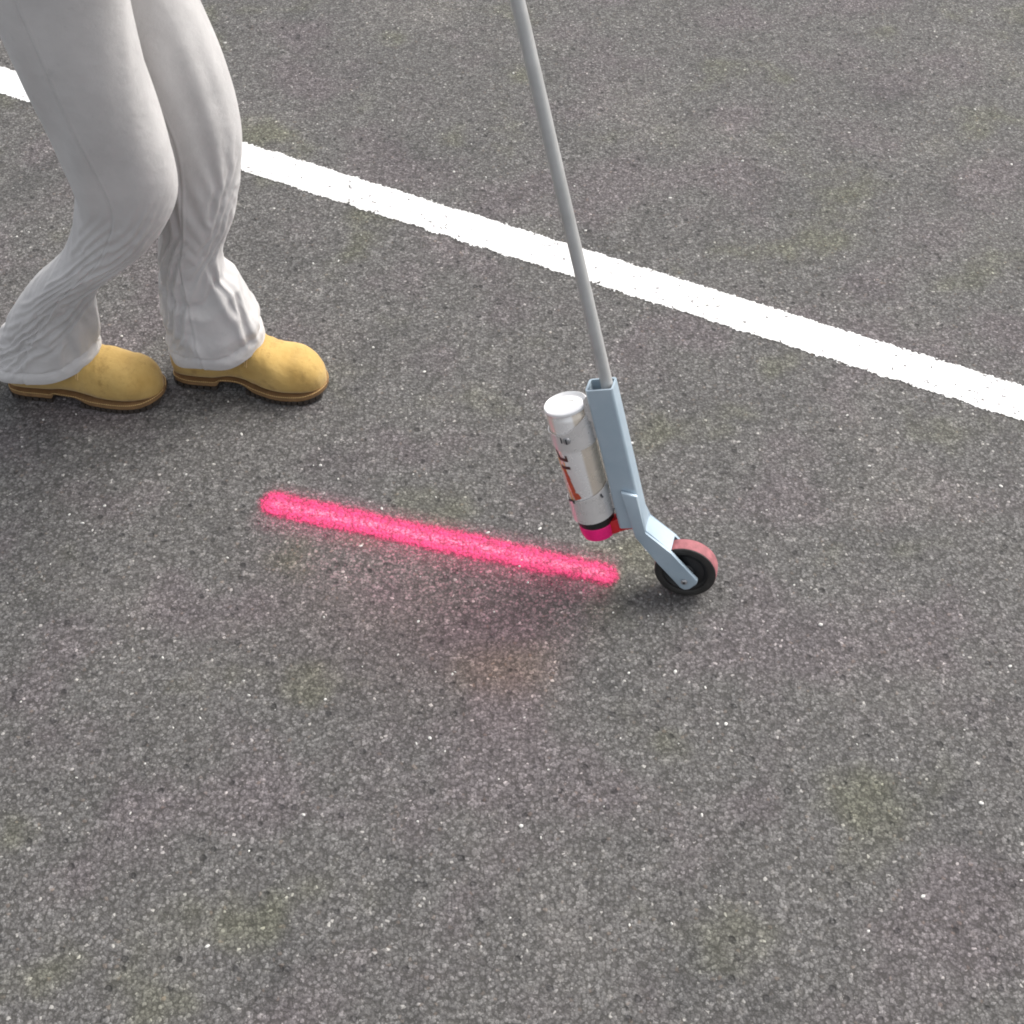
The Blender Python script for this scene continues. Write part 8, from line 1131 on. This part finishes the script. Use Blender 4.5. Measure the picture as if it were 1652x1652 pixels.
   -1,1,0,0,0,0,0,0,0,0,0,0,0,0,0,0,0,0,0,0,0,0,0,0,0,0,0,0,0,0,0,0,0,0,0,0,0,0,0,0,0,0,1,1,1,-1,1,0,1,0,0,-1,0,0,0,-1,1,0,1,-2,0,0,0,1,0,-2,1,1,-1,0,-1,0,
   1,-1,1,0,0,0,0,0,0,0,0,0,0,0,0,0,0,0,0,0,0,0,0,0,0,0,0,0,0,0,0,0,0,0,0,1,1,0,0,0,1,1,-1,0,0,0,-1,0,-1,0,0,0,-1,0,0,0,-3,0,0,0,0,1,0,-1,1,0,0,0,1,0,0,0,
   0,0,-1,1,0,0,0,0,0,0,0,0,0,0,0,0,0,0,0,0,0,0,0,0,0,0,0,0,0,0,0,1,0,0,0,1,0,0,0,0,0,-1,0,0,0,-1,1,0,0,-1,0,0,0,-1,0,0,1,0,0,0,-2,0,0,-1,0,1,-1,1,0,0,1,0,
   0,1,1,-1,0,0,0,0,0,0,0,0,0,0,0,0,0,0,0,0,0,0,0,0,0,0,0,1,1,1,1,0,0,0,1,0,0,0,0,0,0,1,0,0,0,1,-1,0,0,0,-1,0,0,0,0,0,0,-1,1,0,-1,0,1,1,0,0,0,-2,0,0,0,0,
   0,0,-1,0,0,0,0,0,0,0,0,0,0,0,0,0,0,0,0,0,0,0,0,0,0,0,1,0,0,0,0,0,0,0,0,0,0,0,0,0,0,0,0,0,0,0,0,-1,0,0,0,-1,0,0,-1,0,0,-1,0,1,0,-3,0,0,-1,0,1,0,-1,0,-1,0,
   0,0,0,0,0,0,0,0,0,0,0,0,0,0,0,0,0,0,0,0,0,0,0,0,0,1,0,0,0,0,0,0,1,1,0,0,0,0,0,1,0,0,0,0,0,0,0,0,0,0,0,0,0,0,0,0,0,1,-2,0,0,0,-2,0,0,-1,0,0,0,-2,0,0,
   -1,0,0,0,0,0,0,0,0,0,0,0,0,0,0,0,0,0,0,0,0,0,0,0,1,0,0,0,0,0,0,0,0,0,0,0,0,0,0,-1,0,0,0,0,0,0,0,0,-1,0,0,0,0,0,0,-1,0,0,-1,-2,0,0,-1,0,0,0,-1,0,-1,0,-1,0,
   0,-1,0,0,0,0,0,0,0,0,0,0,0,0,0,0,0,0,0,0,0,0,0,1,0,0,0,0,0,0,0,0,0,0,0,-1,-1,-1,0,1,0,0,0,0,0,0,0,0,1,0,1,0,-1,0,0,0,-1,0,1,0,0,0,0,-2,0,-1,-1,0,0,0,0,-1,
   0,0,0,0,0,0,0,0,0,0,0,0,0,0,0,0,0,0,0,0,0,0,0,0,0,0,0,0,0,0,0,0,0,0,0,0,0,0,0,0,0,0,0,1,1,0,0,0,0,1,0,1,0,0,0,0,0,0,0,0,0,0,0,0,-2,0,0,-1,0,0,0,0,
   0,0,0,0,0,0,0,0,0,0,0,0,0,0,0,0,0,0,0,0,0,0,1,0,0,0,0,0,0,0,0,0,0,0,0,0,0,0,0,0,0,0,1,0,0,1,1,0,0,-1,0,0,0,-1,0,0,0,-1,0,0,-1,0,0,0,0,-1,0,0,0,0,0,0,
   0,0,0,0,0,0,0,0,0,0,0,0,0,0,0,0,0,0,1,1,1,1,0,0,0,0,0,0,0,0,0,0,0,-1,-1,-1,0,1,0,0,1,0,0,0,1,1,0,1,0,0,0,0,1,1,-1,0,0,0,-1,-2,-1,-1,-1,-1,-1,-1,-1,-1,-1,0,0,0,
   0,-1,0,0,0,0,0,0,0,0,0,0,0,0,0,0,1,1,0,0,0,0,0,1,1,1,1,0,1,1,0,-1,-2,-1,0,1,0,0,1,0,0,0,0,1,0,0,1,1,1,1,-1,-1,0,0,1,-1,0,0,0,1,-1,-2,-1,-1,0,0,-1,-1,0,-1,-1,0,
   -1,0,-1,-1,0,0,0,0,0,0,0,0,0,0,1,1,0,0,0,0,1,1,1,0,0,0,0,1,0,-1,-1,0,1,0,0,0,1,0,0,0,0,1,1,0,0,1,1,0,0,0,1,1,-1,-1,0,0,-1,-1,-1,-1,1,1,0,0,-1,-1,0,0,-1,0,0,-1,
   0,0,0,0,0,0,0,0,0,0,0,0,0,1,0,0,0,0,1,1,0,0,0,0,0,0,0,-1,-1,0,0,0,0,1,1,0,0,0,0,1,1,0,0,0,0,-1,0,1,1,0,0,0,1,0,-1,0,0,0,0,0,0,0,0,0,0,0,0,0,0,-1,-1,0,
   0,0,0,0,0,0,0,0,1,1,1,1,1,0,1,1,1,1,0,0,0,0,0,0,0,0,0,0,0,0,1,1,0,0,-1,0,0,0,0,0,0,1,1,0,0,0,0,0,0,1,0,0,0,1,1,0,0,0,0,0,-1,-1,0,0,0,0,-1,0,0,0,0,0,
   0,0,0,0,0,0,0,1,0,0,0,0,1,1,1,1,1,1,1,1,0,0,0,0,0,0,-1,0,0,0,-1,-1,0,0,1,0,0,0,0,0,0,0,0,1,0,0,-1,0,0,0,1,0,0,0,0,1,0,0,0,0,0,0,-1,0,0,0,0,-1,0,0,0,-1,
   0,0,0,1,0,0,0,0,1,1,0,1,-1,-1,-1,-1,-1,-1,0,0,0,1,0,0,-1,-1,0,0,-1,-1,0,0,0,0,-1,-1,-1,0,0,0,0,-1,-1,0,1,0,0,-1,-1,0,0,0,0,0,0,0,1,0,0,1,0,0,0,-1,0,0,0,0,-1,0,0,0,
   0,0,0,0,0,0,1,0,-1,0,1,0,4,-1,-6,-6,0,0,-4,-1,1,0,-1,-1,0,0,0,-1,0,0,0,-1,-1,-2,-1,0,0,0,0,0,0,1,0,-1,-1,0,0,0,0,-1,0,1,0,0,0,0,0,1,1,-1,1,1,1,0,0,0,0,0,0,-1,0,0,
   -1,0,0,-1,-1,0,-1,0,-1,-1,-2,-3,-8,1,4,2,-6,-3,8,0,0,-2,-2,0,-1,-1,-1,-1,0,0,-1,0,-1,-1,0,-1,-1,-1,-1,-1,-1,-1,0,0,0,0,0,0,0,0,-1,-1,0,0,0,0,0,0,0,1,0,0,0,1,0,0,0,0,0,0,0,0,
   -1,-2,-2,-2,-2,-3,-3,-4,-3,-4,-3,-2,0,-4,-3,-1,1,-2,-10,-5,-6,-4,-2,-4,-3,-3,-3,-2,-3,-3,-2,-2,-1,0,-1,0,0,0,0,0,0,0,0,0,0,0,0,0,0,0,0,0,0,0,0,0,0,0,0,0,0,0,0,0,0,0,0,0,0,0,-1,-1,
  ],
 ],
]
DRAPE_ROWS = list(range(0, 61)) + list(range(64, 101, 4))
def drape_data(leg_no):
    v = np.array(DRAPE[leg_no], dtype=float).reshape(3, len(DRAPE_ROWS), NR)
    v = np.cumsum(v, axis=1) * np.array([0.0005, 0.0005, 0.001])[:, None, None]
    out = np.zeros((NZ+1, NR, 3))
    for c in range(3):
        for k in range(NR): out[:, k, c] = np.interp(np.arange(NZ+1), DRAPE_ROWS, v[c, :, k])
    up = out.copy()                                    # the coarser upper rows are smoothed
    for _ in range(6):
        up = (np.roll(up, 1, 1) + 2*up + np.roll(up, -1, 1))/4; up[1:-1] = (up[:-2] + 2*up[1:-1] + up[2:])/4
    wgt = np.clip((np.arange(NZ+1)-46)/14.0, 0, 1)[:, None, None]; out = out*(1-wgt) + up*wgt
    return out
def leg_mesh(keys, hem, off):
    zt = keys[-1][0]; vs_ = []; cen = []
    for j in range(-2, NZ+1):
        jj = max(j, 0); u = jj/NZ
        for k in range(NR):
            a = 2*math.pi*k/NR; c, s = math.cos(a), math.sin(a); zh = hem(c, s); z = zh+(zt-zh)*u**1.12
            cx, cy, ha, hb = interp(keys, z); e = 0.92
            px = cx+math.copysign(abs(c)**e, c)*ha; py = cy+math.copysign(abs(s)**e, s)*hb
            d = noise.noise(Vector((px*10, py*10, z*9)))*0.003; o_ = off[jj][k]
            shift = (0.011 if keys is K1 else 0.015)*sstep(z, 0.27, 0.37)*(1-0.5*sstep(z, 0.6, 0.85))
            p = Vector((px+c*d+o_[0]+shift, py+s*d+o_[1], z+o_[2]))
            if j < 0:                                  # turned-up inside of the hem
                p.x -= (0.0030 if j == -1 else 0.0065)*c; p.y -= (0.0030 if j == -1 else 0.0065)*s; p.z += 0.001 if j == -1 else 0.011
            vs_.append(p)
    n = NZ+3
    fs = [(j*NR+k, j*NR+(k+1) % NR, (j+1)*NR+(k+1) % NR, (j+1)*NR+k) for j in range(n-1) for k in range(NR)]
    me = bpy.data.meshes.new('leg'); me.from_pydata([tuple(p) for p in vs_], [], fs)
    o = bpy.data.objects.new('leg', me); C.objects.link(o); m_ = o.modifiers.new('s', 'SUBSURF'); m_.levels = m_.render_levels = 2
    dg = bpy.context.evaluated_depsgraph_get(); dg.update(); new = bpy.data.meshes.new_from_object(o.evaluated_get(dg))
    bpy.data.objects.remove(o); bpy.data.meshes.remove(me)
    return new
def detail(front):
    def f(p, keys, hem):
        cx, cy, ha, hb = interp(keys, p.z); a = math.atan2((p.y-cy)/hb, (p.x-cx)/ha); dg_ = math.degrees(a); c, s = math.cos(a), math.sin(a)
        zh = p.z-hem(c, s); d_ = 0.0
        if front:
            # the break: cloth folding over itself above the boot, highest at the front
            zf = 0.243 - 0.052*ridge(angd(dg_, -95), 48) + 0.004*math.sin(dg_*0.11)
            t = zf-p.z
            d_ += 0.019*sstep(t, -0.005, 0.018)*(1-sstep(t, 0.045, 0.140))*(0.22+0.78*ridge(angd(dg_, -30), 62))
            d_ -= 0.004*ridge(t+0.008, 0.009)*(0.3+0.7*ridge(angd(dg_, -70), 60))
            zg = 0.150 - 0.030*ridge(angd(dg_, -95), 45); d_ += 0.0035*ridge(p.z-zg, 0.014)
        if front: d_ += 0.009*ridge(zh-0.045, 0.030)*ridge(angd(dg_, 0), 55)*(1-sstep(-zh, -0.02, 0.0)) - 0.004*ridge(zh-0.004, 0.012)*ridge(angd(dg_, 10), 45)
        puck = 1 + 0.5*math.sin(a*17+1.7*math.sin(a*6))
        d_ += -0.0026*ridge(zh-0.024-0.006*ridge(angd(dg_, -15), 40), 0.0030)*puck + 0.0010*ridge(zh-0.012, 0.007)*puck
        d_ += -0.0016*ridge(angd(dg_, -104), 1.3) + 0.0012*ridge(angd(dg_, -100.5), 1.8)
        return Vector((c, s, 0))*d_
    return f
bm = bmesh.new()
for keys, hem, off, fn in ((K1, hem1, drape_data(0), detail(True)), (K2, hem2, drape_data(1), detail(False))):
    lm = leg_mesh(keys, hem, off); n0 = len(bm.verts); bm.from_mesh(lm); bm.verts.ensure_lookup_table()
    for v in bm.verts[n0:]: v.co += fn(v.co, keys, hem)
    bpy.data.meshes.remove(lm)
rings = []
for z, cx, cy, a_, b_ in [(0.775, -0.602, 1.697, 0.045, 0.060), (0.79, -0.600, 1.697, 0.075, 0.120), (0.83, -0.600, 1.697, 0.095, 0.152), (0.90, -0.606, 1.697, 0.117, 0.172), (0.97, -0.600, 1.697, 0.112, 0.165), (1.03, -0.592, 1.697, 0.104, 0.152)]:
    rings.append([bm.verts.new((cx + a_*math.cos(2*PI*k/64), cy + b_*math.sin(2*PI*k/64), z)) for k in range(64)])
for A_, B_ in zip(rings, rings[1:]):
    for k in range(64): bm.faces.new((A_[k], A_[(k+1) % 64], B_[(k+1) % 64], B_[k]))
bm.faces.new(rings[0][::-1]); bm.faces.new(rings[-1])
tr = obj('trousers', bm, M['denim'], person, local=PI_, auto=75)

# ---- body and shirt grown over joint chains
def skinned(name, verts, edges, mat, parent, root=0, sub=2):
    me = bpy.data.meshes.new(name); me.from_pydata([v[:3] for v in verts], edges, [])
    o = bpy.data.objects.new(name, me); C.objects.link(o)
    o.modifiers.new('Skin', 'SKIN').use_smooth_shade = True
    if not me.skin_vertices: 
        b_ = bmesh.new(); b_.from_mesh(me); b_.verts.layers.skin.verify(); b_.to_mesh(me); b_.free()
    for i, v in enumerate(verts):
        sv = me.skin_vertices[0].data[i]; r = v[3]; sv.radius = r if isinstance(r, tuple) else (r, r); sv.use_root = (i == root)
    s_ = o.modifiers.new('Sub', 'SUBSURF'); s_.levels = sub; s_.render_levels = sub
    dg = bpy.context.evaluated_depsgraph_get(); dg.update()
    new = bpy.data.meshes.new_from_object(o.evaluated_get(dg)); new.name = name
    bpy.data.objects.remove(o); bpy.data.meshes.remove(me)
    new.materials.clear(); new.materials.append(mat)
    for p in new.polygons: p.use_smooth = True
    r = bpy.data.objects.new(name, new); C.objects.link(r); r.parent = parent; r.matrix_local = PI_
    return r
V, E_ = [], []
def add(p, r, par=None):
    V.append((*p, r)); i = len(V)-1
    if par is not None: E_.append((par, i))
    return i
pel = add((-0.605, 1.697, 0.92), 0.095)
sp = add((-0.585, 1.697, 1.08), 0.100, pel); ch = add((-0.560, 1.697, 1.26), 0.115, sp)
nb = add((-0.545, 1.697, 1.39), 0.052, ch); nk = add((-0.530, 1.697, 1.45), 0.052, nb)
h1 = add((-0.515, 1.697, 1.52), 0.072, nk); h2 = add((-0.512, 1.697, 1.585), 0.088, h1); h3 = add((-0.518, 1.697, 1.645), 0.066, h2)
# legs, inside the trousers down into the boots
hr = add((-0.608, 1.625, 0.84), 0.075, pel); kr = add((-0.598, 1.628, 0.44), 0.046, hr); ms = add((-0.733, 1.658, 0.29), 0.036, kr); ar = add((-0.862, 1.692, 0.13), 0.028, ms); add((-0.790, 1.688, 0.055), 0.024, ar)
hl = add((-0.600, 1.772, 0.84), 0.075, pel); kl = add((-0.515, 1.760, 0.50), 0.050, hl); al_ = add((-0.565, 1.728, 0.13), 0.034, kl); add((-0.470, 1.715, 0.060), 0.026, al_)
# right arm to the pole
def hand(wr, fwd, palm, side, par, curl=1.0, grip=True):
    """wr wrist, fwd along the palm, palm its facing normal, side towards the thumb"""
    fwd, palm, side = Vector(fwd).normalized(), Vector(palm).normalized(), Vector(side).normalized()
    w0 = add(wr, 0.024, par); c = Vector(wr) + fwd*0.045; pc = add(c, (0.028, 0.018), w0)
    for i, (off, ln) in enumerate(((0.030, 0.92), (0.010, 1.0), (-0.010, 0.94), (-0.029, 0.76))):
        b0 = c + fwd*0.038 + side*off; r0 = add(b0, 0.0095, pc)
        ang = 0.45*curl; p = b0; par2 = r0
        for j, sl in enumerate((0.042, 0.027, 0.021)):
            dirv = fwd*math.cos(ang) + palm*math.sin(ang); p = p + dirv*sl*ln
            par2 = add(p, (0.0088, 0.0082, 0.0075)[j], par2); ang += 0.95*curl
    tb = Vector(wr) + fwd*0.020 + side*0.026; t0 = add(tb, 0.0125, w0)
    t1 = add(tb + (fwd*0.6+side*0.7+palm*0.25*curl).normalized()*0.034, 0.0105, t0)
    add(tb + (fwd*0.6+side*0.7+palm*0.25*curl).normalized()*0.034 + (fwd*0.55+side*0.15+palm*0.9*curl).normalized()*0.030, 0.009, t1)
gp = WM @ PM @ Vector((0, 0, 0.72)); gax = ((WM @ PM).to_3x3() @ Vector((0, 0, 1))).normalized()
sr = add((-0.550, 1.530, 1.335), 0.050, ch)
er = add((-0.375, 1.475, 1.120), 0.040, sr)
fw = Vector((1, 0.05, -0.25)); fw = (fw - gax*fw.dot(gax)).normalized(); pm = gax.cross(fw).normalized()
if pm.y < 0: pm = -pm
wrp = gp - fw*0.070 - pm*0.030
hand(wrp, fw, pm, gax, er, 1.15)
sl_ = add((-0.550, 1.864, 1.335), 0.050, ch); el_ = add((-0.590, 1.930, 1.080), 0.040, sl_)
hand((-0.500, 1.925, 0.885), (0.25, -0.05, -0.95), (0.2, -0.95, 0), (0.95, 0.1, 0.2), el_, 0.4)
body = skinned('body', V, E_, M['skin'], person)
# face details
def ball(name, c, sx, sy, sz, mat, par, lift=None):
    bm = bmesh.new(); bmesh.ops.create_uvsphere(bm, u_segments=24, v_segments=16, radius=1, matrix=Matrix.Translation(c) @ Matrix.Diagonal((sx, sy, sz, 1)))
    if lift: 
        for v in bm.verts: v.co += lift(v.co)
    o = obj(name, bm, mat, par); return o
ball('eye', (-0.443, 1.668, 1.585), 0.008, 0.010, 0.006, M['eye'], body); ball('eye', (-0.443, 1.726, 1.585), 0.008, 0.010, 0.006, M['eye'], body)
ball('nose', (-0.424, 1.697, 1.560), 0.018, 0.013, 0.022, M['skin'], body); ball('mouth', (-0.440, 1.697, 1.522), 0.010, 0.024, 0.006, M['tread'], body)
ball('ear', (-0.522, 1.612, 1.575), 0.018, 0.008, 0.030, M['skin'], body); ball('ear', (-0.522, 1.782, 1.575), 0.018, 0.008, 0.030, M['skin'], body)
ball('hair', (-0.535, 1.697, 1.625), 0.100, 0.093, 0.095, M['hair'], body, lambda c: Vector((noise.noise(c*60)*0.006, noise.noise(c*60+Vector((3, 1, 2)))*0.006, 0.004)))
V, E_ = [], []
a0 = add((-0.596, 1.697, 0.96), (0.160, 0.115)); a1 = add((-0.585, 1.697, 1.09), (0.158, 0.116), a0); a2 = add((-0.565, 1.697, 1.24), (0.178, 0.125), a1); a3 = add((-0.552, 1.697, 1.34), (0.140, 0.090), a2); add((-0.546, 1.697, 1.392), (0.066, 0.062), a3)
for s_, e2 in (((-0.552, 1.530, 1.325), (-0.390, 1.480, 1.138)), ((-0.552, 1.864, 1.325), (-0.587, 1.925, 1.110))):
    p_ = add(s_, 0.066, a3); add(e2, 0.054, p_)
skinned('shirt', V, E_, M['shirt'], person)

# ------------------------------------------------------------------ render settings
scn.render.engine = 'CYCLES'
scn.cycles.filter_width = 1.9
scn.render.resolution_x = scn.render.resolution_y = 1024
